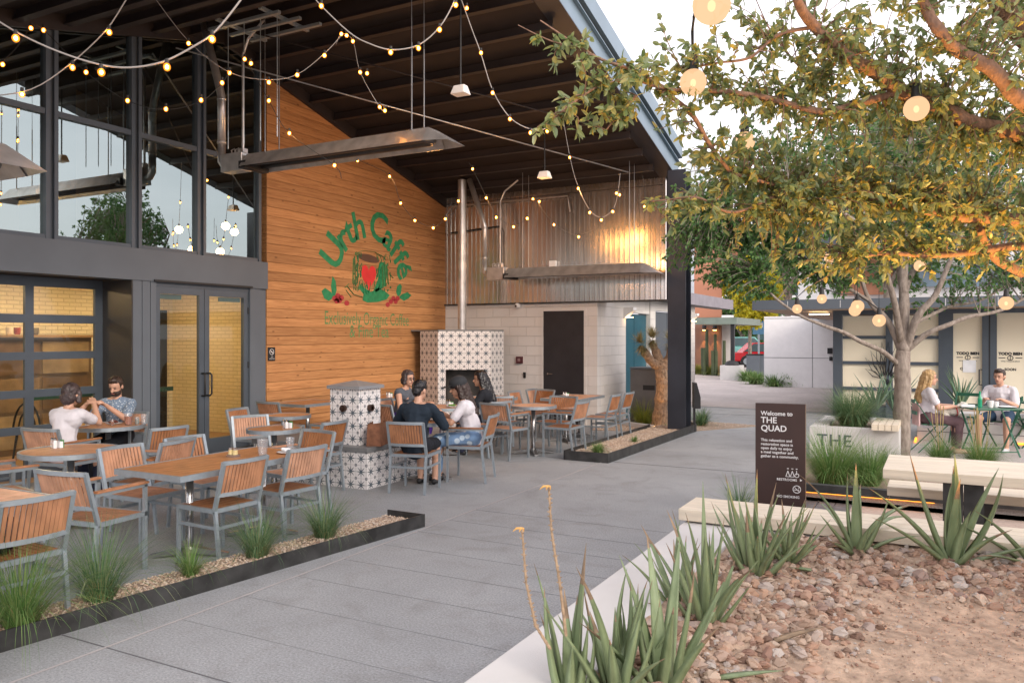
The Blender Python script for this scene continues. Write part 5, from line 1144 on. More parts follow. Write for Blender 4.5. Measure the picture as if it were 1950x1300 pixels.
# bistro furniture
m_bg = M('bistro_green', (.015,.10,.055), .4)
def bistro_chair(x, y, deg, lab):
    t = thing('folding_bistro_chair', (x, y, 0), lab, 'chair', 'green bistro chairs', R(deg-90))
    for i in range(4): MB().bb(-.2,.2,-.17+.09*i,-.17+.09*i+.065,.44,.455).build('seat_slat', m_bg, t)
    for z in (.62,.80): MB().bar((-.2,-.235-(z-.44)*.15,z),(.2,-.235-(z-.44)*.15,z), .012, .055).build('back_slat', m_bg, t)
    for s in (-1,1):
        MB().bar((s*.19,.24,0),(s*.19,-.29,.84), .012, .024, up=(1,0,0)).build('leg', m_bg, t); MB().bar((s*.175,-.24,0),(s*.175,.19,.44), .012, .024, up=(1,0,0)).build('leg', m_bg, t)
def bistro_table(x, y, lab, rz=0):
    t = thing('folding_bistro_table', (x, y, 0), lab, 'table', 'green bistro tables', rz)
    MB().bb(-.35,.35,-.28,.28,.705,.73).build('tabletop', m_bg, t, bevel=.005)
    for s in (-1,1):
        for q_ in (-1,1): MB().bar((s*.31,q_*.24,0),(s*.31,-q_*.24,.70), .012, .022, up=(1,0,0)).build('leg', m_bg, t)
    MB().bar((-.31,.2,.08),(.31,.2,.08), .012, .015).build('stretcher', m_bg, t); MB().bar((-.31,-.2,.08),(.31,-.2,.08), .012, .015).build('stretcher', m_bg, t)
Pm = PT(1905, 0, 12.75); Pw = PT(1772, 0, 12.4); Pt = PT(1885, 0, 12.05)
bistro_chair(Pw.x, Pw.y, 18, 'green folding chair of the blonde woman'); bistro_chair(Pm.x, Pm.y, 268-28, 'green folding chair of the man in the white shirt')
pe = PT(1838, 0, 13.5); bistro_chair(pe.x, pe.y, 255, 'empty green folding chair between the blonde woman and the man'); pe = PT(1965, 0, 12.9); bistro_chair(pe.x, pe.y, 200, 'green folding chair cut by the right edge')
bistro_table(Pt.x, Pt.y, 'green folding table with a white plate and green bottle before the man', R(28)); pe = PT(1985, 0, 13.0); bistro_table(pe.x, pe.y, 'green folding table at the far right edge', R(28))
def onT(dx, dy): v = RT*dx + FW*dy; return (Pt.x+v.x, Pt.y+v.y)
x, y = onT(-.15,.0); lathe_thing('green_bottle', [(.03,0),(.032,.12),(.012,.19),(.012,.24)], M('bottle_green', (.02,.30,.16), .15), (x,y,.732), 'green glass bottle on the bistro table', 'bottle')
x, y = onT(-.02,-.05); lathe_thing('paper_cup', [(.035,0),(.045,.10)], m_white, (x,y,.732), 'white cup beside the green bottle', 'cup'); x, y = onT(.08,-.02); lathe_thing('paper_cup', [(.03,0),(.04,.08)], m_white, (x,y,.732), 'smaller white cup right of the other on the bistro table', 'cup')
x, y = onT(.22,-.06); lathe_thing('plate', [(.06,0),(.13,.014),(.12,.016),(.05,.006)], m_white, (x,y,.732), 'white plate on the bistro table before the man', 'plate')
x, y = onT(-.3,.05); o = MB().bb(-.09,.09,-.07,.07,0,.03).build('paper_tray', m_paper, label='white paper tray at the left of the bistro table', cat='tray'); o.location = (x,y,.732)
# grey planter box & little sign & bins
p = PT(1238, 0, 16.6); t = thing('tall_planter_box', (p.x, p.y, 0), 'tall dark grey box planter behind the desert tree', 'planter'); MB().bb(-.33,.33,-.3,.3,0,1.12).build('box', M('grey_box', (.13,.13,.135), .6, coord='World'), t, bevel=.015); MB().bb(-.34,.34,-.31,.31,1.122,1.16).build('lid', m_charp, t, bevel=.008); MB().bb(-.05,.2,-.306,-.301,.7,.8).build('slot', m_black, t)
p = G(1322, 822); t = thing('plant_marker', (p.x, p.y, 0), 'small black slanted plaque on a post right of the steel post', 'marker', rz=.4)
MB().bb(-.02,.02,-.02,.02,0,.78).build('stake', m_black, t); mb = MB(); mb.slab([(-.02,-.16,.42),(.02,-.16,.42),(.02,-.16,.95),(-.02,-.16,.95)], (.0,.0,.0)) if False else mb.slab([(.03,-.14,.45),(.10,-.14,.45),(.10,-.14,.66),(.03,-.14,.93),(-.02,-.14,.93),(-.02,-.14,.45)], (0,.28,0)); mb.build('plaque', m_black, t)
MB().slab([(.1035,-.12,.46),(.1035,-.12,.64),(.036,-.12,.915),(.030,-.12,.90)], (0,.24,0)).build('face', M('plaque_face', (.45,.40,.25), .5), t) if False else None
p = PT(1394, 0, 33); t = thing('planter_pot', (p.x,p.y,0), 'square concrete pot at the foot of the far black post', 'pot'); MB().bb(-.4,.4,-.4,.4,0,.6).build('pot', m_ledge, t); MB().ell((0,0,.65),(.3,.3,.15)).build('plant', m_black, t)
for px_, lab in ((1436,'dark square litter bin in front of the red car, left one'),(1450,'dark square litter bin in front of the red car, right one')):
    p = PT(px_, 0, 36); t = thing('litter_bin', (p.x,p.y,0), lab, 'bin', 'litter bins by the street'); MB().bb(-.28,.28,-.28,.28,.02,.95).build('bin_body', m_charp, t); MB().bb(-.3,.3,-.3,.3,.952,1.0).build('bin_lid', m_black, t)
p = PT(1445, 0, 42); t = thing('parking_sign', (p.x,p.y,0), 'blue and white street sign on a grey pole by the yellow tree', 'sign'); MB().tube([(0,0,0),(0,0,2.6)], .05, 8).build('pole', m_alu, t); MB().bb(-.3,.3,-.07,-.055,1.9,2.6).build('sign_plate', M('sign_blue', (.12,.3,.5), .5), t); MB().bb(-.22,.22,-.075,-.0705,2.25,2.5).build('sign_symbol', m_white, t)
# cars
def car(p, rz, body, lab, suv):
    t = thing('parked_car', (p.x,p.y,0), lab, 'car', 'cars parked along the far street', rz); Lc, Wc = (4.9,1.9) if suv else (4.6,1.8)
    hb, ht = (1.05,1.75) if suv else (.85,1.42)
    prof = [(-.5,.35),(-.5,hb-.1),(-.46,hb),(-.28,hb+.02),(-.10,hb),(.0,hb),(.46,hb-.02),(.5,hb-.2),(.5,.35)] if suv else [(-.5,.35),(-.5,.7),(-.45,hb),(-.2,hb+.03),(.2,hb),(.45,.75),(.5,.6),(.5,.35)]
    mb = MB(); mb.slab([(a*Lc,-Wc/2,z) for a,z in prof], (0,Wc,0)); mb.build('body', body, t, bevel=.08)
    cab_ = [(-.46,hb),(-.40,ht-.05),(-.36,ht),(.10,ht),(.24,hb)] if suv else [(-.36,hb),(-.22,ht),(.08,ht),(.26,hb)]
    mb = MB(); mb.slab([(a*Lc,-Wc/2+.12,z+.001) for a,z in cab_], (0,Wc-.24,0)); mb.build('cabin', body, t, bevel=.06)
    for s in (-1,1):
        mb = MB(); inner = [(a*Lc*.93-.05, z) for a,z in cab_]; zc = (hb+ht)/2
        yv = s*(Wc/2-.11); mb.slab([(a, yv, zc+(z-zc)*.8) for a,z in inner], (0,s*.006,0)); mb.build('side_window', m_fg, t)
        for a in (-.31,.31):
            mb = MB(); mb.tube([(a*Lc, s*(Wc/2-.2), .35),(a*Lc, s*(Wc/2+.01), .35)], .35, 20); w = mb.build('wheel', m_black, t); MB().tube([(a*Lc, s*(Wc/2+.011), .35),(a*Lc, s*(Wc/2+.02), .35)], .2, 14).build('rim', m_alu, w)
    for s in (-1,1): MB().bb(Lc/2-.03, Lc/2+.02, s*.6-.2, s*.6+.2, .6, .75).build('headlight', m_white, t); MB().bb(-Lc/2-.02, -Lc/2+.02, s*.7-.12, s*.7+.12, .7, .95).build('tail_light', m_red, t)
m_fg = M('car_glass', (.05,.09,.1), .1)
car(PT(1418, 0, 58), R(30), M('suv_paint', (.16,.38,.36), .3, .3), 'teal green off road vehicle parked beyond the yellow tree', True)
car(PT(1462, 0, 47), R(25), M('red_paint', (.55,.01,.02), .25), 'bright red car partly hidden by the white shop wall', False)
# ================================================================ PEOPLE
def remesh(o, vox, smooth=2):
    m = o.modifiers.new('r', 'REMESH'); m.mode = 'VOXEL'; m.voxel_size = vox
    if smooth: s = o.modifiers.new('s', 'SMOOTH'); s.factor = .5; s.iterations = smooth
    ev(o)
    o.data.polygons.foreach_set('use_smooth', [True]*len(o.data.polygons)); return o
def ik(s, h, l1, l2, bend):
    d = h - s; L_ = min(d.length, (l1+l2)*.98); d = d.normalized(); a = (l1*l1 - l2*l2 + L_*L_)/(2*L_); hh = math.sqrt(max(0, l1*l1-a*a))
    b = bend - d*bend.dot(d); b.normalize(); return s + d*a + b*hh, s + d*L_
SKIN = {'a': M('skin_light', (.52,.30,.21), .5, var=.06), 'b': M('skin_tan', (.42,.23,.15), .5, var=.06)}
def person(loc, deg, label, skin, shirt, pants, hairm, hair, lh, rh, lean=.0, hy=0, hp=0, seat=.45, sleeve=.5, legs=1.0, shoes=None, shirtname='shirt', spread=.10, kneez=.0, beard=False, cap=None, foot=.0, fat=1.0, glasses=False, fem=False):
    t = thing('person', loc, label, 'person', rz=R(deg-90)); V = Vector
    S = seat; pel = V((0,-.06,S+.085)); wai = V((0,-.07+lean*.10,S+.25)); che = V((0,-.06+lean*.26,S+.42)); nb = V((0,-.06+lean*.36,S+.545)); hc = V((0,-.03+lean*.48,S+.70))
    sw = .16 if fem else .178
    HR = Matrix.Rotation(R(hy),3,'Z') @ Matrix.Rotation(R(hp),3,'X')
    hd = lambda x,y,z: hc + HR @ V((x,y,z))
    mb = MB()
    mb.ell(hc+HR@V((0,-.005,.03)), (.073,.092,.092), 16, 12, HR); mb.ell(hd(0,.018,-.04), (.056,.068,.072), 14, 10, HR); mb.cap(hd(0,.088,.0), hd(0,.104,-.026), .010, .014); mb.cap(hd(-.02,.078,-.055), hd(.02,.078,-.055), .012,.012)
    mb.ell(hd(0,.062,-.088), (.026,.024,.02), 10, 8, HR)
    for s in (-1,1): mb.ell(hd(s*.076,-.01,-.0), (.012,.022,.032), 8, 6, HR)
    mb.cap(nb-V((0,0,.03)), hd(0,-.02,-.07), .052, .048)
    mb.cap(pel, wai, .125*fat, .105*fat); mb.cap(wai, che, .105*fat, .115*fat); mb.cap(che+V((-.07,0,.02)), che+V((.07,0,.02)), .10, .10)
    if fem: mb.ell(che+V((-.065,.085,-.01)), (.05,.05,.05)); mb.ell(che+V((.065,.085,-.01)), (.05,.05,.05))
    tops = MB(); g = .013
    tops.cap(pel-V((0,0,.02)), wai, .135*fat+g, .115*fat+g); tops.cap(wai, che, .113*fat+g, .118*fat+g); tops.cap(che+V((-.08,0,.03)), che+V((.08,0,.03)), .10+g, .10+g)
    if fem: tops.ell(che+V((-.06,.085,-.01)), (.062,.058,.06)); tops.ell(che+V((.06,.085,-.01)), (.062,.058,.06))
    hands = []
    for s, h in ((-1, lh), (1, rh)):
        sh = nb + V((s*sw, -.005, -.045)); el, wr = ik(sh, V(h), .275, .245, V((s*.55,-.35,-.8)))
        mb.cap(nb+V((s*.05,0,-.02)), sh, .055, .053); mb.cap(sh, el, .050*fat, .040); mb.cap(el, wr, .040, .027)
        dr = (wr-el).normalized(); sd = dr.cross(V((0,0,1))); 
        if sd.length < .2: sd = V((1,0,0))
        sd.normalize(); up = sd.cross(dr)
        pc = wr + dr*.045; mb.cap(wr, pc+sd*.016, .024, .022); mb.cap(wr, pc-sd*.016, .024, .022)
        for k, fl_ in enumerate((.062,.072,.068,.054)):
            b0 = wr + dr*.07 + sd*(-.026+.0175*k); b1 = b0 + dr*fl_*.55 - up*.012; b2 = b1 + dr*fl_*.3 - up*.028
            mb.cap(b0, b1, .0098, .009, 7); mb.cap(b1, b2, .009, .0078, 7)
        tb = wr + dr*.03 - s*sd*.03; tm = tb + dr*.03 - s*sd*.022 - up*.01; mb.cap(tb, tm, .0125, .011, 7); mb.cap(tm, tm+dr*.028-up*.008, .011, .009, 7)
        tops.cap(nb+V((s*.05,0,-.03)), sh-V((0,0,.006)), .05+g, .050+g)
        if sleeve > 0:
            se = sh.lerp(el, min(1, sleeve*2)); tops.cap(sh-V((0,0,.006)), se, .050+g, .043*fat+g+.004)
            if sleeve > .5: tops.cap(el, el.lerp(wr, (sleeve-.5)*2), .045+g, .032+g)
        hands.append(wr)
    bot = MB(); bot.cap(pel+V((-.06,0,-.0)), pel+V((.06,0,-.0)), .13, .13); fe = MB()
    for s in (-1,1):
        hp_ = pel + V((s*.085,.02,-.01)); kn = V((s*spread, .38, S+.045+kneez)); an = V((s*(spread*.95), .36+foot, .085))
        mb.cap(hp_, kn, .082*fat, .056); mb.cap(kn, an, .056, .036); cf = kn.lerp(an, .3)+V((0,-.015,0)); mb.ell(cf, (.05,.055,.09)); mb.cap(an-V((0,.02,.03)), an+V((0,.13,-.05)), .034, .027)
        bot.cap(hp_, kn if legs >= .5 else hp_.lerp(kn, legs*2), .098*fat, .070)
        if legs > .5: bot.cap(kn, kn.lerp(an, (legs-.5)*2), .069, .052)
        fe.cap(an-V((0,.035,.045)), an+V((0,.15,-.05)), .038, .032)
    b = mb.build('body', SKIN[skin], t); remesh(b, .0075, 2)
    for n_, m_, mat in ((shirtname, tops, shirt), ('trousers' if legs > .5 else 'shorts', bot, pants)):
        o = m_.build(n_, mat, t); remesh(o, .011, 2)
        me = o.data
        for v in me.vertices: v.co += v.normal * (.010*noise.noise(v.co*9) + .004*noise.noise(v.co*24))
    if shoes: o = fe.build('shoes', shoes, t); remesh(o, .009, 1)
    # eyes / brows / mouth
    e = MB()
    for s in (-1,1): e.ell(hd(s*.030,.081,.008), (.011,.006,.005), 8, 6, HR); e.bar(hd(s*.018,.090,.026), hd(s*.046,.080,.026), .005, .006)
    e.build('eyes', m_black, t); e = MB(); e.ell(hd(0,.090,-.055), (.022,.006,.006), 8, 6, HR); e.build('lips', M('lips', (.33,.11,.10), .5), t)
    if glasses:
        e = MB()
        for s in (-1,1): e.tube([hd(s*.032+.022*math.cos(a), .098, .006+.018*math.sin(a)) for a in [6.2832*k/12 for k in range(13)]], .003, 5); e.bar(hd(s*.054,.095,.008), hd(s*.078,.0,.008), .003, .003)
        e.build('glasses', m_black, t)
    if beard:
        e = MB(); e.ell(hd(0,.022,-.062), (.064,.074,.056), 14, 10, HR); e.cap(hd(-.03,.088,-.038), hd(.03,.088,-.038), .009,.009); o = e.build('beard', hairm, t); remesh(o, .007, 1)
    # hair
    h = MB()
    if hair == 'short': h.ell(hd(0,-.014,.048), (.083,.098,.088), 16, 12, HR); h.ell(hd(0,.045,.105), (.058,.05,.036), 12, 8, HR); h.ell(hd(0,-.06,-.0), (.066,.05,.07), 12, 8, HR)
    elif hair == 'bob':
        h.ell(hd(0,-.018,.045), (.092,.102,.095), 16, 12, HR); h.ell(hd(0,-.055,-.03), (.088,.062,.085), 14, 10, HR)
        for s in (-1,1): h.cap(hd(s*.078,.012,.03), hd(s*.082,.018,-.06), .026, .030)
    elif hair == 'long':
        h.ell(hd(0,-.018,.045), (.092,.105,.095), 16, 12, HR); h.cap(hd(0,-.06,.0), nb+V((0,-.12,-.16)), .085, .075)
        for s in (-1,1): h.cap(hd(s*.075,.0,.03), nb+V((s*.085,-.035,-.12)), .032, .040); h.cap(hd(s*.05,-.06,0), nb+V((s*.06,-.12,-.20)), .05, .035)
    o = h.build('hair', hairm, t); remesh(o, .008, 1)
    for v in o.data.vertices:
        k = noise.noise(Vector((v.co.x*80, v.co.y*80, v.co.z*9))) + .8*noise.noise(v.co*35); v.co += v.normal*(.008*k)
        q = HR.inverted() @ (v.co - hc)      # open the face
        if q.y > .045 and q.z < .066 and abs(q.x) < .07 and hair != 'short': v.co += HR @ Vector((0, -(q.y-.045)*1.2, 0))
        if hair == 'short' and q.y > .03 and q.z < .07: v.co += HR @ Vector((0, -(q.y-.03)*1.3, 0))
    if cap:
        c = MB(); c.ell(hd(0,-.012,.066), (.104,.120,.092), 18, 12, HR)
        o = c.build('cap', cap, t); 
        vs_ = []; n = 12
        for k in range(n+1): a = math.pi*k/n; vs_.append(hd(.082*math.cos(a), .07+.115*math.sin(a), .052)); vs_.append(hd(.082*math.cos(a), .07+.115*math.sin(a), .060))
        c2 = MB(); c2.slab([hd(.085*math.cos(math.pi*k/n), .075+.13*math.sin(math.pi*k/n), .05-.012*math.sin(math.pi*k/n)) for k in range(n+1)], HR@V((0,0,.008))); c2.build('cap_brim', cap, o)
        for p_ in o.data.polygons: p_.use_smooth = True
    return t, hands, hc
def cloth(n, c, var=.12, vs=8, **k): return M(n, c, .85, var=var, vs=vs, bump=.3, bs=40, spec=.2, **k)
m_ws = cloth('white_shirt', (.62,.60,.64), .06); m_dn = cloth('dark_denim', (.025,.03,.055)); m_blk = cloth('black_cloth', (.018,.02,.026)); m_nv = cloth('navy_hoodie', (.018,.028,.042))
hb_ = M('brown_hair', (.035,.02,.014), .45, var=.5, vs=30); hk = M('black_hair', (.008,.007,.009), .35); hg = M('greying_hair', (.05,.034,.034), .5, var=.5, vs=25); hbl = M('blonde_hair', (.46,.30,.14), .5, var=.35, vs=25, stretch=(1,1,.2)); hdb = M('dark_brown_hair', (.03,.014,.010), .45)
m_print = cloth('printed_shirt', (.16,.22,.30), .1)
def dots(m, c2, sc):
    n = m.node_tree.nodes; l = m.node_tree.links.new; b = [x for x in n if x.type == 'BSDF_PRINCIPLED'][0]; vo = n.new('ShaderNodeTexVoronoi'); vo.inputs['Scale'].default_value = sc
    tcn = n.new('ShaderNodeTexCoord'); l(tcn.outputs['Object'], vo.inputs['Vector']); rp = n.new('ShaderNodeValToRGB'); rp.color_ramp.elements[0].position = .28; rp.color_ramp.elements[1].position = .34
    mxn = n.new('ShaderNodeMixRGB'); src = b.inputs['Base Color'].links[0].from_socket; l(vo.outputs['Distance'], rp.inputs['Fac']); l(rp.outputs['Color'], mxn.inputs['Fac']); l(src, mxn.inputs['Color2']); mxn.inputs['Color1'].default_value = (*c2, 1); l(mxn.outputs[0], b.inputs['Base Color'])
dots(m_print, (.55,.60,.66), 48)
m_rip = cloth('light_jeans', (.16,.26,.42), .25, 5); dots(m_rip, (.42,.52,.62), 9)
person((-8.42,5.40,0), 108, 'seated woman with a grey bob and white shirt eating at the couple table', 'a', m_ws, m_dn, hg, 'bob', (-.06,.34,1.0), (.06,.35,1.02), lean=.2, hp=-8, sleeve=.32, shoes=m_black, fem=True, shirtname='blouse')
person((-9.02,6.42,0), -62, 'seated bearded man in a blue patterned shirt looking at his hands', 'a', m_print, m_blk, hb_, 'short', (-.07,.33,.95), (.07,.33,.97), lean=.1, hp=-18, seat=.47, sleeve=.36, shoes=m_black, beard=True, fat=1.1)
person((-5.43,7.76,0), 104, 'person seen from behind in a dark hooded top with short black hair', 'a', m_nv, m_blk, hk, 'short', (-.2,.30,.90), (.16,.36,.86), lean=.25, hy=-15, hp=-6, sleeve=.95, legs=.55, shoes=m_black, shirtname='hooded_top', fat=1.1)
person((-5.24,8.58,0), 210, 'woman in black cap, white tee and ripped jeans facing left with a cup', 'b', m_ws, m_rip, hdb, 'long', (-.12,.40,.82), (.10,.34,.84), lean=.3, hy=5, hp=-12, sleeve=.34, legs=.95, shoes=m_black, cap=M('cap_black', (.02,.022,.026), .8), fem=True, shirtname='tee')
person((-7.26,10.05,0), -4, 'woman with a grey bob and glasses in a grey halter top near the fireplace', 'a', cloth('grey_halter', (.09,.10,.12)), cloth('purple_skirt', (.07,.03,.25)), hg, 'bob', (-.15,.35,.78), (.13,.32,.78), lean=.2, hy=-8, hp=-6, sleeve=0, shoes=m_black, glasses=True, fem=True, shirtname='halter_top')
person((-6.08,10.50,0), 203, 'woman with long black hair and black top in front of the fireplace opening', 'b', m_blk, m_dn, hk, 'long', (-.14,.34,.84), (.12,.30,.80), lean=.25, hy=10, hp=-5, sleeve=.4, shoes=m_black, fem=True, shirtname='blouse')
person((Pm.x,Pm.y,0), 250, 'man with short dark hair in a white tee at the green bistro table', 'a', m_ws, cloth('navy_shorts', (.025,.05,.09)), hb_, 'short', (-.13,.30,.80), (.13,.30,.80), lean=.15, hy=-5, hp=-5, sleeve=.40, legs=.42, shoes=cloth('grey_shoes', (.5,.52,.55)), spread=.20, fat=1.1, beard=False)
person((Pw.x,Pw.y,0), 14, 'woman with long blonde hair in a white tee holding a small dog', 'a', m_ws, cloth('brown_leggings', (.12,.075,.085)), hbl, 'long', (-.10,.30,.72), (.10,.28,.72), lean=.05, hy=-5, hp=-3, sleeve=.32, legs=.95, shoes=cloth('beige_shoes', (.5,.36,.27)), fem=True)
mb = MB(); mb.slab([(-.17,-.20,.0),(.17,-.20,.0),(.16,-.20,.34),(-.16,-.20,.34)], (0,-.02,0)); o = mb.build('pink_cloth', cloth('pink_cloth', (.60,.42,.42)), label='pale pink cloth hanging behind the blonde woman on her chair', cat='cloth'); o.location = (Pw.x,Pw.y,.42); o.rotation_euler = (0,0,R(18-90))
# white cup held at table
lathe_thing('coffee_cup', [(.02,0),(.03,.01),(.055,.06),(.058,.07),(.05,.065),(.02,.012)], m_white, (-5.63,8.40,TZ+.03), 'white coffee cup held by the woman with the cap', 'cup')
lathe_thing('saucer', [(.04,0),(.075,.01),(.07,.013)], m_white, (-5.63,8.40,TZ), 'white saucer under the held coffee cup', 'saucer')
# dog
dg = thing('small_dog', (0,0,0), 'small fluffy white dog with red harness on the blonde woman lap', 'dog'); a_ = R(14); dl = Vector((Pw.x,Pw.y,0)) + Vector((math.cos(a_), math.sin(a_), 0))*.27; dg.location = (dl.x, dl.y, .60); dg.rotation_euler = (0,0,a_)
mb = MB(); mb.ell((.0,0,.05),(.15,.075,.075)); mb.ell((-.10,0,.04),(.07,.08,.075)); mb.cap((.10,0,.08),(.17,0,.13),.055,.05); mb.ell((.20,0,.14),(.058,.05,.05)); mb.cap((.22,0,.13),(.27,0,.115),.03,.02)
for s in (-1,1): mb.ell((.18,s*.045,.165),(.02,.014,.035)); mb.cap((.10,s*.04,.02),(.17,s*.04,-.035),.024,.018); mb.cap((.17,s*.04,-.035),(.21,s*.04,-.04),.018,.016); mb.cap((-.09,s*.06,.0),(-.03,s*.075,-.03),.035,.022)
mb.cap((-.16,0,.08),(-.20,0,.15),.02,.014); o = mb.build('body', M('dog_fur', (.68,.64,.56), .95, var=.1, vs=20, bump=.8, bs=50), dg); remesh(o, .008, 1)
for v in o.data.vertices: v.co += v.normal*(.006*noise.noise(v.co*60))
MB().tube([(.09+.01*math.sin(k), .077*math.cos(6.2832*k/12), .055+.077*math.sin(6.2832*k/12)) for k in range(13)], .008, 6).build('harness', M('harness_red', (.5,.03,.03), .6), dg); MB().ell((.275,0,.118),(.011,.012,.010)).build('nose', m_black, dg)
# =================================================================== PLANTS
def blade(mb, b, az, lean, Lb, w, curl, n=4, cup=0.0):
    """thin curved blade, ribbon"""
    d = Vector((math.cos(az), math.sin(az), 0)); s = Vector((-d.y, d.x, 0)); p = Vector(b); ang = lean; vs = []
    for i in range(n+1):
        t = i/n; ww = w*(1-t)**.7 * (1 if t > 0 else .8)
        if i == n: vs.append(p.copy())
        else: vs += [p - s*ww, p + s*ww]
        st = Lb/n; p = p + (d*math.sin(ang) + Vector((0,0,1))*math.cos(ang))*st; ang += curl/n
    fs = [(2*i, 2*i+1, 2*i+3, 2*i+2) for i in range(n-1)] + [(2*n-2, 2*n-1, 2*n)]
    mb.add(vs, fs)
def grass(px, py, w, h, label, n=260, mat=None, z=0.0, wide=.0022, seed=None, straw=0, kind='grass_clump', P=None):
    random.seed(seed if seed else int(px*7+py)); p = P if P is not None else G(px, py, z)
    t = thing(kind, p, label, 'grass clump', 'ornamental grass clumps')
    q_ = 1.55 if 'near bed' in label else (1.22 if 'sign' in label else 1.0 if 'lettered' in label or 'seed heads' in label else 1.1); h *= q_; w *= 1 + (q_-1)*.6; n = int(n*1.25)
    mb = MB()
    for k in range(n):
        a = random.uniform(0, 6.283); r0 = random.random()**.6*w*.16; q = random.random()
        blade(mb, (r0*math.cos(a), r0*math.sin(a), -.01), a+random.uniform(-.5,.5), .10+.62*q, h*random.uniform(.6,1.12)*(1+.3*q), wide*random.uniform(.7,1.4), .3+2.1*q*random.uniform(.4,1.25), 6)
    mb.build('blades', mat or m_grass, t)
    mb = MB()
    for k in range(n//7): a = random.uniform(0, 6.283); blade(mb, (w*.1*math.cos(a), w*.1*math.sin(a), 0), a, .3+.8*random.random(), h*.45, wide, 1.0, 3)
    mb.build('dry_blades', m_straw, t)
    if straw:
        mb = MB()
        for k in range(straw): a = random.uniform(0, 6.283); r0 = random.uniform(0,w*.1); x, y = r0*math.cos(a), r0*math.sin(a); l_ = random.uniform(.02,.12); mb.tube([(x,y,0),(x+l_*math.cos(a)*.5,y+l_*math.sin(a)*.5,h*.8),(x+l_*math.cos(a),y+l_*math.sin(a),h*random.uniform(1.3,1.75))], [.002,.003,.006], 4)
        mb.build('seed_heads', m_straw, t)
    return t
grass(38,1192,.42,.42,'dark green grass tuft at the lower left corner of the near bed',420, z=.07)
grass(190,1142,.38,.40,'pale arching grass tuft second from the left in the near bed',340, m_grassb, .07)
grass(362,1095,.2,.20,'smallest short dark grass tuft in the middle of the near bed',200, z=.07)
grass(490,1058,.36,.29,'arching grass tuft fourth from the left in the near bed',340, m_grassb, .07)
grass(618,1022,.38,.30,'grass tuft nearest the right end of the near bed',360, m_grassb, .07)
grass(1138,864,.22,.19,'small dark spiky grass at the near corner of the far bed',170, z=.08, wide=.006)
grass(1208,842,.12,.13,'tiny grass tuft in the middle of the far bed',90, z=.08, wide=.004)
grass(1226,808,.7,.55,'large yellow green grass clump beside the teal doors',420, leafmat('yellow_grass', [(.26,.32,.05),(.42,.44,.09),(.2,.3,.06)], .3), wide=.004)
grass(1268,818,.15,.14,'tiny tuft at the foot of the desert tree',80, wide=.004)
grass(1335,812,.4,.38,'spiky grey green clump right of the tall steel post',200, m_grassb, wide=.008)
grass(1415,950,.35,.36,'thin wispy grass just left of the welcome sign',160, m_grassb, wide=.003, P=PT(1408,0,8.0)*1 - Vector((0,0,PT(1408,0,8.0).z)))
def gfl(px, d, z=0): p = PT(px, HY, d); return Vector((p.x, p.y, z))
grass(0,0,.8,.62,'lush tall grass clump right beside the welcome sign',900, m_grass, wide=.003, seed=21, P=gfl(1585,9.45,.05))
grass(0,0,.6,.48,'lower grass clump between the sign clump and the tree trunk',700, m_grass, wide=.003, seed=22, P=gfl(1655,9.4,.05))
grass(0,0,.5,.30,'wispy grass in front of the lettered concrete planter',200, m_grassb, wide=.003, seed=23, P=gfl(1690,10.8,.05))
grass(0,0,.45,.42,'grass clump in front of the blonde woman chair',420, m_grass, wide=.003, seed=24, straw=7, P=gfl(1790,11.0,.05))
grass(0,0,.6,.46,'big bright grass clump with tall straw seed heads before the man',700, m_grass, wide=.003, seed=25, straw=12, P=gfl(1868,10.6,.05))
grass(0,0,1.05,.66,'large blue green grass mound growing in the lettered planter',1500, m_grassb, wide=.003, seed=26, P=Vector((-1.15,12.95,.46)))
for k, (px, d, lab) in enumerate(((1352,37,'street grass patch left end under the rust wall'),(1385,36,'street grass patch under the far black post'),(1330,38,'street grass patch behind the block wall pier'),(1425,32,'street grass left of the white shop wall'),(1440,30,'second street grass left of the white shop wall'),(1475,28.6,'left grass clump along the white shop wall'),(1500,28.6,'second grass clump along the white shop wall'),(1525,28.6,'third grass clump along the white shop wall'),(1560,28.8,'small last grass clump along the white shop wall'))):
    grass(0,0,1.3,.48 if k != 8 else .35,lab,340,leafmat('street_grass_%d'%k, [(.16,.19,.05),(.26,.28,.08),(.12,.18,.04)], .3) if k < 3 else m_grass, wide=.02, seed=40+k, P=gfl(px, d))
def spiky(px, d, z, h, n, label, name='agave', w=.03):
    random.seed(px); p = gfl(px, d, z); t = thing(name, p, label, 'agave'); mb = MB()
    for k in range(n): a = random.uniform(0,6.283); aloe_leaf(mb, (0,0,0), a, random.uniform(.08,.75), h*random.uniform(.7,1.1), w, random.uniform(-.1,.4), .25)
    mb.build('leaves', [m_aloeb, m_dead], t, smooth=True)
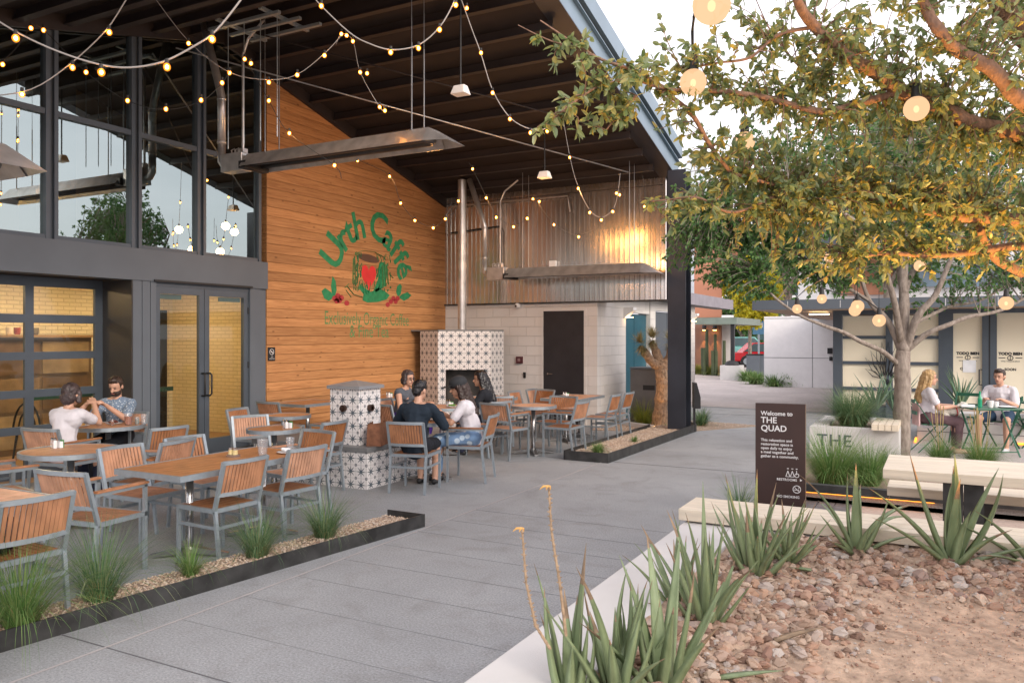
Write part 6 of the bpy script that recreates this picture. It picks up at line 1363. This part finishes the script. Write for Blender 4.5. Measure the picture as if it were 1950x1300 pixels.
def aloe_leaf(mb, b, az, lean, Lb, w, curl, th=.3, n=9, tip=0):
    d = Vector((math.cos(az), math.sin(az), 0)); s0 = Vector((-d.y, d.x, 0)); p = Vector(b); ang = lean; vs = []; m_ = 6
    for i in range(n+1):
        t = i/n; ww = w*(1-t**1.6)*(.85+.25*math.sin(min(1,t*3)*1.57)) + .0008
        tan = d*math.sin(ang) + Vector((0,0,1))*math.cos(ang); nn = (-d*math.cos(ang) + Vector((0,0,1))*math.sin(ang))   # faces the plant centre
        s = s0
        # channel cross-section: upper face concave, lower face convex
        for (u, v) in ((-1,.25),(-.5,.0),(0,-.06),(.5,.0),(1,.25),(0,-.75)):
            vs.append(p + s*ww*u + nn*ww*v*(.6+th))
        p = p + tan*(Lb/n); ang += curl/n
    fs = [(i*m_+j, i*m_+(j+1)%m_, (i+1)*m_+(j+1)%m_, (i+1)*m_+j) for i in range(n) for j in range(m_)] + [tuple(range(m_))[::-1], tuple(n*m_+j for j in range(m_))]
    k0 = (n-3)*m_ if tip > .72 else ((n-1)*m_ if tip > .3 else n*m_)
    mb.add(vs, fs)
    for i in range(len(fs)):
        if k0 <= i < n*m_: mb.mi[len(mb.mi)-len(fs)+i] = 1
def aloemat(name, c0, c1, tip):
    m, n, l, b, out = newmat(name); b.inputs['Roughness'].default_value = .45
    g = n.new('ShaderNodeNewGeometry'); o = n.new('ShaderNodeTexCoord'); nz = n.new('ShaderNodeTexNoise'); nz.inputs['Scale'].default_value = 9; nz.inputs['Detail'].default_value = 5
    mp_ = n.new('ShaderNodeMapping'); mp_.inputs['Scale'].default_value = (2,2,.6); l(o.outputs['Object'], mp_.inputs['Vector']); l(mp_.outputs[0], nz.inputs['Vector'])
    rp = n.new('ShaderNodeValToRGB'); rp.color_ramp.elements[0].position = .3; rp.color_ramp.elements[1].position = .7; rp.color_ramp.elements[0].color = (*c0,1); rp.color_ramp.elements[1].color = (*c1,1); l(nz.outputs['Fac'], rp.inputs['Fac'])
    r2 = n.new('ShaderNodeValToRGB'); e = r2.color_ramp.elements; e[0].position = 0; e[0].color = (1.15,1.1,.9,1); e[1].position = 1; e[1].color = (.9,1,1.05,1); q = e.new(.88); q.color = (.85,1,1,1); q = e.new(.93); q.color = (1.9,.8,.75,1); q = e.new(.5); q.color = (.8,.95,.9,1)
    l(g.outputs['Random Per Island'], r2.inputs['Fac']); mm = n.new('ShaderNodeMixRGB'); mm.blend_type = 'MULTIPLY'; mm.inputs[0].default_value = 1; l(rp.outputs[0], mm.inputs[1]); l(r2.outputs[0], mm.inputs[2]); l(mm.outputs[0], b.inputs['Base Color'])
    n2 = n.new('ShaderNodeTexNoise'); n2.inputs['Scale'].default_value = 120; l(o.outputs['Object'], n2.inputs['Vector']); bp = n.new('ShaderNodeBump'); bp.inputs['Strength'].default_value = .25; bp.inputs['Distance'].default_value = .003; l(n2.outputs['Fac'], bp.inputs['Height']); l(bp.outputs[0], b.inputs['Normal'])
    return m
m_aloe = aloemat('aloe_skin', (.19,.215,.11), (.32,.345,.19), None); m_aloeb = aloemat('agave_skin', (.10,.17,.10), (.17,.25,.17), None); m_dead = M('dead_leaf', (.27,.19,.12), .8, var=.3, vs=20, bump=.4, bs=50)
m_stalk = M('flower_stalk', (.33,.235,.15), .8, var=.35, vs=60)
def aloe(px, py, label, leaves, hmul=1.0, z=.33, dead=2, seed=0, P=None, stalks=()):
    """leaves: list of (azimuth in view degrees [0=right,90=away,180=left,270=toward], lean, length, width, curl)"""
    random.seed(seed+int(px)); p = P if P is not None else G(px, py, z); t = thing('aloe_plant', p, label, 'aloe plant', 'aloes in the foreground bed')
    for i, (az, le, Lb, w, cu) in enumerate(leaves):
        v = RT*math.cos(R(az)) + FW*math.sin(R(az)); a = math.atan2(v.y, v.x); off = Vector((math.cos(a),math.sin(a),0))*(.012+.03*le)
        mb = MB(); aloe_leaf(mb, off-Vector((0,0,.02)), a, le, Lb*hmul*1.34*random.uniform(.85,1.12), w*1.25, cu+random.uniform(-.4,.5), .35, 12, tip=random.random())
        # marginal teeth
        mb.build('leaf', [m_aloe, m_dead], t, smooth=True)
    for i in range(dead+3):
        a = random.uniform(0,6.28); mb = MB(); aloe_leaf(mb, (0,0,.02), a, 1.2+random.random()*.4, .22*hmul, .018, random.uniform(-.2,.5), .2); mb.build('dead_leaf', m_dead, t, smooth=True)
    for pts in stalks:
        pp = [q - p for q in pts]; mb = MB(); N = 30; line = []
        for i in range(N+1):
            f = i/N*(len(pp)-1); k = min(int(f), len(pp)-2); line.append(pp[k].lerp(pp[k+1], f-k))
        mb.tube(line, [.0055-.0025*i/N + (.0010 if i%2 else 0) for i in range(N+1)], 7)
        for i in range(int(N*.3), N):
            for s in range(3):
                a = random.uniform(0,6.28); c = line[i]; mb.tube([c, c+Vector((math.cos(a)*.012, math.sin(a)*.012, .006))], [.003,.001], 4)
        mb.build('flower_stalk', m_stalk, t)
        mb = MB(); e = line[-1]
        for a, q_ in ((2.9,.034), (2.2,.014), (3.4,.010), (.5,.008)): v = RT*math.cos(a)+FW*math.sin(a); mb.tube([e, e+v*q_*.6+Vector((0,0,-.002)), e+v*q_+Vector((0,0,-.014))], [.004,.0045,.001], 5)
        mb.build('dried_flower', M('dried_flower', (.62,.36,.12), .8), t)
    return t
def rnd(n, seed, Lr=(.28,.45), lr=(.05,.9), w=(.016,.026), cu=(-.35,.35), amin=0, amax=360):
    random.seed(seed); out = []
    for k in range(n):
        q = (k+.5)/n; out.append((amin+(amax-amin)*((k*.618) % 1), lr[0]+(lr[1]-lr[0])*q, random.uniform(*Lr)*(1.12-.3*q), random.uniform(*w), random.uniform(*cu)))
    return out
# stalks defined from real points
s1 = [PT(1078,1210,2.9), PT(1066,1110,2.9), PT(1050,1010,2.9), PT(1045,925,2.9)]; s2 = [PT(1048,1235,2.85), PT(1020,1190,2.85), PT(1002,1110,2.85), PT(994,1005,2.85)]
aloe(1085,1345,'front aloe with two dried flower stalks at the bottom edge', [(185,.10,.42,.022,-.12),(100,.02,.38,.024,.1),(20,.06,.46,.027,-.05),(200,.32,.36,.022,-.2),(60,.10,.33,.024,.05),(330,.22,.33,.026,.1),(270,.2,.30,.024,.2),(150,.2,.30,.020,.1),(350,.42,.30,.022,-.1)], seed=1, stalks=(s1,s2), z=.31)
aloe(1175,1335,'aloe behind the stalked one with a reddish narrow leaf', rnd(13,5,(.30,.42),(.05,.7)), seed=2)
aloe(1262,1320,'large bright green aloe in the lower middle of the bed', [(20,.55,.50,.026,-.15),(60,.30,.46,.028,.05),(340,.25,.42,.026,-.1),(100,.1,.48,.028,.05),(180,.35,.42,.024,-.25),(200,.6,.35,.022,.1),(270,.3,.34,.026,.15),(140,.2,.44,.024,.2),(300,.5,.36,.024,.1),(40,.8,.36,.022,.2)], seed=3)
aloe(1345,1195,'tall upright aloe with many straight leaves by the ledge', rnd(20,9,(.32,.50),(.02,.75),(.017,.027),(-.3,.2)), seed=4)
aloe(1290,1165,'narrow aloe behind the upright one on the ledge edge', rnd(12,13,(.28,.42),(.05,.6),(.013,.02)), seed=5)
aloe(1440,1105,'dense aloe in front of the timber bench end', rnd(24,17,(.30,.50),(.02,.8),(.016,.026),(-.25,.35)), seed=6)
aloe(1500,1066,'smaller aloe right behind the dense one at the bench', rnd(14,23,(.22,.34),(.1,1.0),(.013,.02)), seed=7, z=.385)
aloe(1632,1048,'aloe with long drooping side leaves before the bench middle', [(90,.05,.42,.030,.0),(170,.3,.44,.022,.5),(150,.18,.40,.022,-.1),(10,.35,.40,.024,.9),(30,.65,.42,.022,.9),(200,.75,.34,.020,.2),(350,.9,.34,.018,.4),(270,.5,.22,.024,.3),(60,.2,.34,.022,.1),(120,.45,.30,.02,.2),(330,.5,.30,.024,-.2),(220,1.05,.26,.016,.2)], seed=8, z=.385)
aloe(1815,1068,'biggest aloe with broad spreading leaves before the picnic table leg', [(95,.02,.46,.036,.0),(40,.22,.50,.028,-.1),(20,.48,.52,.028,-.2),(355,.72,.48,.026,-.25),(160,.38,.50,.030,-.1),(180,.62,.50,.026,.15),(195,.9,.44,.022,.3),(270,.25,.30,.030,.1),(130,.15,.44,.028,-.15),(60,.35,.44,.026,-.3),(300,.6,.30,.026,.2),(340,1.1,.34,.022,.1)], seed=9, dead=3, z=.385)
aloe(1975,1072,'aloe cut by the right edge of the picture', [(180,.22,.50,.026,-.35),(190,.65,.44,.02,.1),(170,.9,.42,.018,.2),(90,.05,.4,.03,0),(0,.5,.4,.026,0),(200,1.1,.36,.018,.1)], seed=10, z=.385)
aloe(1180,1300,'half hidden aloe between the front ones', rnd(9,31,(.26,.36),(.05,.6)), seed=11)
# fallen leaves on the rocks
for k, (px, py, L_, az, lab) in enumerate(((1478,1218,.34,28,'long dry grey green leaf fallen on the rocks'),(1370,1290,.30,12,'pale fallen leaf at the bottom middle'),(1545,1085,.34,155,'thin fallen leaf in front of the bench aloes'),(1850,1075,.36,-35,'fallen leaf sloping down right of the biggest aloe'))):
    p = G(px, py, .37); mb = MB(); v = RT*math.cos(R(az))+FW*math.sin(R(az)); aloe_leaf(mb, (0,0,0), math.atan2(v.y,v.x), 1.5, L_, .022, .12, .2); o = mb.build('fallen_leaf', [m_dead if k == 0 else m_aloe, m_dead], smooth=True, label=lab, cat='leaf'); o.location = p
spiky(1668+0, 14.6, .44, .75, 22, 'spiky agave behind the tree trunk in the rear planter'); 
spiky(1700, 14.7, .44, .8, 16, 'upright agave beside the trunk in the rear planter'); spiky(1768+62, 14.9, .44, .85, 20, 'upright agave in the rear planter between the two seated people')
# Joshua tree
jt = thing('desert_tree', G(1256, 812), 'rough trunked desert tree with spiky tufts beside the steel post', 'tree'); jb = jt.location.copy()
def jp(px, py, dd=0): return PT(px, py, (jb-Vector((0,0,0))).dot(FW)+dd) - jb
m_jbark = M('shaggy_bark', (.34,.23,.15), .95, var=.45, vs=25, bump=1.5, bs=45, stretch=(1,1,.6))
def gnarl(mb, pts, rs):
    n = len(pts); P_ = []; Rr = []
    for i in range(n-1):
        for k in range(5): t_ = k/5; P_.append(pts[i].lerp(pts[i+1], t_)); Rr.append((rs[i]+(rs[i+1]-rs[i])*t_)*random.uniform(.88,1.12))
    P_.append(pts[-1]); Rr.append(rs[-1]); mb.tube(P_, Rr, 12)
random.seed(3)
mb = MB(); gnarl(mb, [jp(1257,816),jp(1258,780),jp(1262,730),jp(1258,700),jp(1256,690)], [.19,.15,.125,.12,.11]); mb.build('trunk', m_jbark, jt)
ends = []
for lst, rs in (([(1254,698,0),(1240,688,-.1),(1226,668,-.2)], [.10,.085,.075]), ([(1258,695,0),(1250,672,.1),(1243,655,.1)], [.10,.085,.075]), ([(1262,698,0),(1275,680,.0),(1278,664,0)], [.10,.08,.07]), ([(1262,700,0),(1282,690,.2),(1290,672,.2)], [.1,.08,.07])):
    mb = MB(); pp = [jp(*q) for q in lst]; gnarl(mb, pp, rs); mb.build('limb', m_jbark, jt); ends.append((pp[-1], (pp[-1]-pp[-2]).normalized()))
ends = [(jp(1218,650,-.2), (jp(1214,640,-.2)-jp(1226,668,-.2)).normalized()), (jp(1241,640,.1), Vector((0,0,1))), (jp(1276,646,0), Vector((0,0,1))), (jp(1292,655,.2), Vector((0,0,1)))]
for (e, d), (b_, _) in zip(ends, [(jp(1226,668,-.2),0),(jp(1243,655,.1),0),(jp(1278,664,0),0),(jp(1290,672,.2),0)]):
    mb = MB()
    for k in range(420):
        f = random.random(); c = b_.lerp(e, f); v = Vector((random.gauss(0,1),random.gauss(0,1),random.gauss(0,1))).normalized(); v = (v + d*(.2+.9*f)).normalized()
        if f < .7: v = (v*1.0 - d*.9).normalized()
        c = c + v*.04; s = v.cross(Vector((0,0,1))).normalized()*.009; q = .24 if f > .55 else .15
        mb.add([c-s, c+s, c+v*q*random.uniform(.7,1.1)], [(0,1,2)])
    mb.build('leaf_tuft', leafmat('tuft', [(.33,.30,.14),(.48,.40,.22),(.24,.25,.10),(.40,.26,.12)], .2), jt)
up_ = thing('ground_uplight', G(1246,818), 'glowing ground uplight at the foot of the desert tree', 'lamp'); MB().lathe([(.09,0),(.09,.05)], n=16).build('housing', m_black, up_); MB().lathe([(.075,.0505),(.07,.07)], n=16).build('lamp_glass', emat('uplight', (1,.55,.18), 14), up_)
sp = bpy.data.lights.new('uplight', 'SPOT'); spo = bpy.data.objects.new('uplight', sp); COL.objects.link(spo); spo.parent = up_; spo.location = (0,0,.09); spo.rotation_euler = (R(180-12),0,R(-60)); sp.energy = 10; sp.spot_size = R(90); sp.color = (1,.5,.15); sp.shadow_soft_size = .05
# cacti by the rust wall
for k, (px, py, h_) in enumerate(((1346,704,2.1),(1362,704,1.9),(1379,700,1.6))):
    t = thing('column_cactus', gfl(px, 37-k*.3), ['left','middle','right'][k]+' thin column cactus before the rust wall', 'cactus', 'column cacti'); random.seed(k)
    for j in range(3 if k < 2 else 1):
        a = random.uniform(0,6); x, y = .25*math.cos(a)*(j>0), .25*math.sin(a)*(j>0); MB().tube([(x,y,0),(x*1.3,y*1.3,h_*(.6+.4*(j==0)))], [.09,.07], 8).build('stem', M('cactus_skin', (.06,.08,.04), .8) if not j else bpy.data.materials['cactus_skin'], t)

# =================================================================== TREES
def smooth_line(pts, k=4):
    out = [pts[0]]
    for i in range(len(pts)-1):
        p0, p1, p2, p3 = pts[max(i-1,0)], pts[i], pts[i+1], pts[min(i+2,len(pts)-1)]
        for j in range(1, k+1): t_ = j/k; out.append(.5*((2*p1)+(p2-p0)*t_+(2*p0-5*p1+4*p2-p3)*t_*t_+(3*p1-p0-3*p2+p3)*t_**3))
    return out
def leaf_quad(mb, c, d, nrm, L_, w):
    s = d.cross(nrm)
    if s.length < 1e-3: return
    s.normalize(); nn = s.cross(d).normalized()
    mb.add([c, c+d*L_*.35+s*w+nn*w*.35, c+d*L_*.75+s*w*.75+nn*w*.2-nn*L_*.04, c+d*L_-nn*L_*.12, c+d*L_*.75-s*w*.75+nn*w*.2-nn*L_*.04, c+d*L_*.35-s*w+nn*w*.35, c+d*L_*.5-nn*L_*.02], [(0,1,6),(1,2,6),(2,3,6),(3,4,6),(4,5,6),(5,0,6)])
def leaf_simple(mb, c, d, nrm, L_, w):
    s = d.cross(nrm)
    if s.length < 1e-3: return
    s.normalize(); mb.add([c, c+d*L_*.5+s*w, c+d*L_-nrm*L_*.15, c+d*L_*.5-s*w], [(0,1,2,3)])
def rv(): 
    while True:
        v = Vector((random.uniform(-1,1),random.uniform(-1,1),random.uniform(-1,1)))
        if .05 < v.length < 1: return v.normalized()
def foliage(twigs, leaves, skel, clusters, LS, per=11, simple=False, reach=1.3, twr=.004, droop=.3, lw=.28):
    for (c, rad, n) in clusters:
        for k in range(n):
            v = rv()*random.random()**.4; P_ = c + Vector((v.x*rad[0], v.y*rad[1], v.z*rad[2])) if not isinstance(rad, float) else c + v*rad
            Q = min(skel, key=lambda s: (s-P_).length_squared); dd = P_-Q
            if dd.length > reach: Q = P_ - dd.normalized()*random.uniform(.25,.5)
            st = Q if dd.length < reach else Q
            mid = st.lerp(P_, .5) + Vector((random.uniform(-.05,.05), random.uniform(-.05,.05), .08*dd.length if dd.length < reach else .03)); ln = smooth_line([st, mid, P_], 4)
            twigs.tube(ln, [twr*(1.3-.9*i/(len(ln)-1)) for i in range(len(ln))], 4, cap=False)
            tl = P_ - mid; tl = tl.normalized() if tl.length > 1e-3 else Vector((0,0,1)); i0 = 3
            for j in range(per):
                f = 1 - (random.random()**1.3)*min(1.0, .42/max(dd.length,.42)); idx = f*(len(ln)-1); a = int(min(idx, len(ln)-2)); q = ln[a].lerp(ln[a+1], idx-a)
                d = (tl*.5 + rv()*1.0 - Vector((0,0,droop))).normalized(); nrm = (Vector((0,0,1))*.8 + rv()*.8).normalized()
                (leaf_simple if simple else leaf_quad)(leaves, q, d, nrm, LS*random.uniform(.45,1.35), LS*lw*random.uniform(.8,1.2))
# --- near tree (right foreground), trunk stands right of the frame
random.seed(77)
near = thing('broadleaf_tree', (PT(2090,0,4.35).x, PT(2090,0,4.35).y, .3), 'near tree whose warm lit leafy boughs fill the upper right', 'tree')
J = PT(2090, 345, 4.35)
limbs = [
 ([J,(1950,262,4.3),(1850,238,4.3),(1770,200,4.25),(1710,168,4.2),(1650,128,4.1),(1602,96,4.0),(1554,52,3.9),(1522,8,3.8),(1500,-60,3.7)], .055,.018),
 ([J+Vector((0,0,.15)),(1950,196,4.0),(1890,136,3.9),(1830,100,3.9),(1790,60,3.8),(1762,8,3.8),(1745,-70,3.7)], .042,.020),
 ([(1712,170,4.2),(1650,192,4.2),(1570,208,4.1),(1490,198,4.1),(1410,180,4.0),(1342,172,4.0),(1270,165,3.9),(1210,150,3.8)], .022,.007),
 ([(1270,165,3.9),(1210,135,3.85),(1150,118,3.8),(1110,95,3.8),(1060,60,3.8),(1030,40,3.8)], .009,.003),
 ([(1210,150,3.8),(1150,165,3.75),(1100,190,3.7),(1055,222,3.7)], .007,.003),
 ([(1110,95,3.8),(1050,80,3.8),(985,48,3.8)], .005,.002),
 ([(1210,180,3.85),(1180,215,3.8),(1150,250,3.8)], .007,.003),
 ([(1250,160,3.9),(1310,208,4.0),(1350,272,4.1),(1382,316,4.2),(1402,332,4.3),(1500,360,4.5)], .012,.010),
 ([(1500,360,4.5),(1400,400,4.3),(1330,374,4.2),(1270,380,4.2),(1238,385,4.2)], .009,.003),
 ([J-Vector((0,0,.25)),(1950,420,4.6),(1830,408,4.6),(1750,396,4.5),(1690,388,4.5),(1630,372,4.5),(1550,378,4.4),(1480,362,4.4)], .045,.010),
 ([J-Vector((0,0,.5)),(1950,470,4.7),(1818,484,4.7),(1750,488,4.7),(1690,482,4.6),(1640,486,4.6)], .03,.006),
 ([(1950,520,5.2),(1910,500,5.1),(1890,480,5.0),(1870,455,4.9),(1860,400,4.7)], .035,.02),
 ([J+Vector((0,0,.5)),(1960,60,4.4),(1915,10,4.4),(1895,-60,4.4)], .09,.07),
 ([(1554,52,3.9),(1480,70,3.9),(1430,110,3.9),(1370,122,3.9),(1300,130,3.9)], .010,.004),
 ([(1600,96,4.0),(1560,150,4.3),(1500,100,4.6),(1450,30,4.8)], .012,.004),
 ([J,PT(2090,500,4.35),PT(2090,700,4.35),near.location-Vector((0,0,.1))], .12,.15),
]
skel = []
def cv(q): return q if isinstance(q, Vector) else PT(*q)
def bark_tube(mb, ln, r0, r1, n=10):
    rr = [(r0+(r1-r0)*i/(len(ln)-1))*(1+.10*noise.noise(Vector((i*.9, r0*50, 0)))) for i in range(len(ln))]
    mb.tube(ln, rr, n)
for k, (pts, r0, r1) in enumerate(limbs):
    ln = smooth_line([cv(q) for q in pts], 6)
    ln = [p + Vector((noise.noise(p*3), noise.noise(p*3+Vector((7,0,0))), noise.noise(p*3+Vector((0,9,0)))))*.02 for p in ln]
    mb = MB(); bark_tube(mb, ln, r0, r1); mb.build('trunk' if k == len(limbs)-1 else 'bough', m_bark, near, world=True, smooth=True)
    if k < len(limbs)-1: skel += ln
C = lambda px, py, d, r, n, rz=None: (PT(px, py, d), (r, r*.9, rz or r*.8), n)
tw, lv = MB(), MB()
cl = [C(1075,75,3.8,.14,9), C(1120,150,3.75,.22,26), C(1180,170,3.8,.22,28), C(1060,222,3.7,.15,12), C(1170,225,3.8,.16,12), C(1240,150,3.9,.22,24), C(1300,140,3.9,.25,24), C(1340,60,3.9,.25,8), C(1400,120,4.0,.3,30), C(1500,60,4.0,.35,34), C(1460,170,4.2,.35,44), C(1330,230,4.1,.3,30), C(1400,260,4.3,.35,40),
 C(1560,130,4.1,.35,46), C(1650,60,4.0,.4,58), C(1760,60,4.1,.45,60), C(1860,60,4.1,.45,66), C(1700,170,4.3,.4,56), C(1820,180,4.2,.45,60), C(1920,150,4.2,.45,66), C(1600,230,4.3,.4,50), C(1520,290,4.5,.4,66),
 C(1300,390,4.3,.22,20,.16), C(1380,340,4.4,.3,46), C(1450,360,4.5,.4,90), C(1540,380,4.5,.45,110), C(1620,360,4.5,.45,110), C(1700,340,4.6,.45,105), C(1780,350,4.5,.45,105), C(1860,340,4.6,.5,105), C(1930,330,4.5,.5,100), C(1650,430,4.6,.45,95), C(1560,450,4.6,.40,70), C(1750,430,4.7,.45,90), C(1850,430,4.7,.4,70), C(1930,420,4.8,.45,70), C(1460,440,4.6,.3,34), C(1270,400,4.2,.12,6), C(1900,250,4.3,.4,54), C(1760,260,4.4,.4,50),
 C(1500,-40,4,.5,40), C(1700,-60,4,.5,50), C(1900,-60,4,.5,60), C(2050,150,4.3,.6,70), C(2060,380,4.6,.5,60)]
cl = [(c_, r_, max(5, int(n_*.62))) for c_, r_, n_ in cl]
foliage(tw, lv, skel, cl, .050, per=15, reach=.75, twr=.003, lw=.24)
tw.build('twigs', m_bark, near, world=True); lv.build('crown', m_leafA, near, world=True)
# its uplight (real fixture in the bed at the trunk)
ul = thing('tree_uplight', (PT(2050,0,4.0).x, PT(2050,0,4.0).y, .42), 'warm uplight in the bed beneath the near tree', 'lamp'); MB().tube([(0,0,-.1),(0,0,.0),(.03,.02,.06)], .035, 10).build('housing', m_black, ul)
MB().tube([(.031,.021,.061),(.034,.023,.066)], .03, 10).build('lamp_glass', emat('uplight_b', (1,.6,.2), 12), ul)
sp = bpy.data.lights.new('tree_uplight', 'SPOT'); spo = bpy.data.objects.new('tree_uplight', sp); COL.objects.link(spo); spo.parent = ul; spo.location = (.035,.03,.085)
tgt = PT(1700, 330, 4.4) - ul.location; spo.rotation_euler = (-tgt).to_track_quat('Z','Y').to_euler(); sp.energy = 360; sp.spot_size = R(130); sp.spot_blend = .6; sp.color = (1,.52,.14); sp.shadow_soft_size = .06
# --- grey barked tree in the quad
random.seed(99)
D2 = 11.7; mid = thing('shade_tree', (PT(1716,0,D2).x, PT(1716,0,D2).y, 0), 'grey barked tree in the grass bed between the planter and the seated pair', 'tree')
L2 = [
 ([(1716,884,D2),(1717,800,D2),(1719,740,D2),(1718,700,D2),(1720,668,D2)], .125,.10),
 ([(1712,694,D2),(1680,668,D2-.2),(1640,650,D2-.3),(1600,630,D2-.4),(1560,616,D2-.5),(1520,600,D2-.5),(1470,560,D2-.4),(1440,520,D2-.3)], .038,.012),
 ([(1722,668,D2),(1760,640,D2-.1),(1796,622,D2-.2),(1840,604,D2-.2),(1910,590,D2-.2),(1960,560,D2-.2)], .045,.018),
 ([(1718,676,D2),(1700,630,D2+.1),(1680,600,D2+.2),(1655,572,D2+.3),(1630,500,D2+.4),(1610,420,D2+.5)], .055,.02),
 ([(1720,670,D2),(1721,600,D2),(1722,500,D2+.1),(1728,380,D2+.1),(1735,260,D2+.2)], .09,.03),
 ([(1724,664,D2),(1750,600,D2-.2),(1780,560,D2-.3),(1815,490,D2-.4),(1850,400,D2-.4)], .06,.02),
 ([(1732,625,D2),(1800,586,D2+.3),(1880,566,D2+.5),(1960,510,D2+.6)], .03,.012),
 ([(1716,650,D2),(1700,560,D2-.3),(1670,470,D2-.6),(1600,400,D2-.8),(1500,380,D2-.8)], .05,.014),
 ([(1655,572,D2+.3),(1560,520,D2+.2),(1480,470,D2),(1400,430,D2),(1340,400,D2)], .03,.010),
 ([(1722,560,D2),(1690,430,D2+1.2),(1640,330,D2+1.6)], .05,.015), ([(1722,560,D2),(1780,430,D2+1.2),(1860,330,D2+1.6)], .05,.015)]
skel2 = []
for k, (pts, r0, r1) in enumerate(L2):
    ln = smooth_line([cv(q) for q in pts], 5); ln = [p + Vector((noise.noise(p*2), noise.noise(p*2+Vector((7,0,0))), noise.noise(p*2+Vector((0,9,0)))))*.03*(k>0) for p in ln]
    mb = MB(); bark_tube(mb, ln, r0, r1, 12); mb.build('trunk' if k == 0 else 'bough', m_barkg if k == 0 else m_barkg, mid, world=True, smooth=True)
    if k: skel2 += ln
tw, lv = MB(), MB()
cl = [C(1345,470,D2,.7,150,.55), C(1400,420,D2,.9,150), C(1410,520,D2-.2,.6,90,.45), C(1480,470,D2-.2,.8,120), C(1340,390,D2,.6,80), C(1500,380,D2-.3,.9,110), C(1580,440,D2,.9,130), C(1600,340,D2+.5,1.0,130), C(1700,280,D2+.5,1.1,140), C(1680,420,D2+.6,.9,120), C(1780,420,D2+.2,.9,130), C(1820,300,D2+.5,1.1,130), C(1900,380,D2+.3,1.0,140), C(1930,500,D2+.2,.6,70,.4), C(1500,260,D2+.3,.9,90), C(1430,310,D2,.8,80), C(1900,230,D2+.5,1.0,90), C(1560,530,D2+.1,.6,60,.35), C(1850,520,D2,.6,50,.3), C(2050,350,D2,1.2,120), C(1740,560,D2+.3,.5,20,.3)]
cl = [(c_, r_, int(n_*1.3)) for c_, r_, n_ in cl]
foliage(tw, lv, skel2, cl, .068, per=18, simple=True, reach=1.0, twr=.006, droop=.5)
tw.build('twigs', m_barkg, mid, world=True); lv.build('crown', m_leafB, mid, world=True)
# --- simple trees further away
def far_tree(name, loc, hgt, rad, label, mat, n, LS, seed, zb=.35, bark=None, squash=.8):
    random.seed(seed); t = thing(name, loc, label, 'tree'); base = Vector(loc); sk = []
    for k in range(7):
        a = k*.9; e = Vector((rad*.6*math.cos(a), rad*.6*math.sin(a), hgt*(.55+.4*random.random()))) if k else Vector((0,0,hgt*.9))
        ln = smooth_line([Vector((0,0,0)), Vector((0,0,hgt*zb)), e*.6+Vector((0,0,hgt*.12)), e], 4); mb = MB(); r0 = hgt*.018*(1 if k == 0 else .6)
        mb.tube(ln, [r0*(1-.8*i/(len(ln)-1)) for i in range(len(ln))], 8); mb.build('trunk' if k == 0 else 'bough', bark or m_barkg, t, smooth=True); sk += ln[4:]
    tw, lv = MB(), MB(); cls = []
    for k in range(16):
        v = rv(); cls.append((Vector((v.x*rad*.62, v.y*rad*.62, hgt*(zb+1)/2 + v.z*hgt*(1-zb)/2*.7)), (rad*.42, rad*.42, rad*.42*squash), n//16))
    foliage(tw, lv, sk, cls, LS, per=14, simple=True, reach=1.4, twr=.01)
    tw.build('twigs', bark or m_barkg, t); lv.build('crown', mat, t); return t
far_tree('yellow_flowering_tree', gfl(1428, 40), 6.2, 1.7, 'bright yellow green tree in the street gap beside the shop', m_leafC, 1400, .17, 5, zb=.3)
far_tree('street_tree', gfl(1415, 62), 7.5, 4.0, 'dark green tree far behind the yellow tree', m_leafB, 900, .3, 6, zb=.2)
far_tree('street_tree', gfl(1372, 66), 4.5, 3.0, 'low green tree far behind the rust wall', m_leafB, 500, .3, 7, zb=.2)
far_tree('tall_shade_tree', gfl(1690, 36), 12.5, 5.5, 'tall green tree behind the shop roof left of the trunk top', leafmat('fresh_leaf', [(.07,.16,.06),(.13,.25,.09),(.19,.33,.13),(.09,.19,.10)], .4), 1900, .20, 15, zb=.3)
far_tree('tall_shade_tree', gfl(1900, 38), 12.0, 5.5, 'tall green tree behind the shop roof at the right edge', bpy.data.materials['fresh_leaf'], 1700, .20, 16, zb=.3)
far_tree('tall_shade_tree', gfl(1500, 48), 12.0, 4.6, 'tall green tree far behind the passage roofs', bpy.data.materials['fresh_leaf'], 1500, .22, 17, zb=.3)
far_tree('plaza_tree', (6.5, 2.5, 0), 7.0, 2.8, 'tree beside the viewer mirrored in the upper cafe glazing', m_leafB, 1300, .11, 8, zb=.3)
far_tree('plaza_tree', (12.0, -1.5, 0), 7.5, 3.0, 'farther tree beside the viewer mirrored in the glazing', m_leafB, 1000, .14, 9, zb=.3)
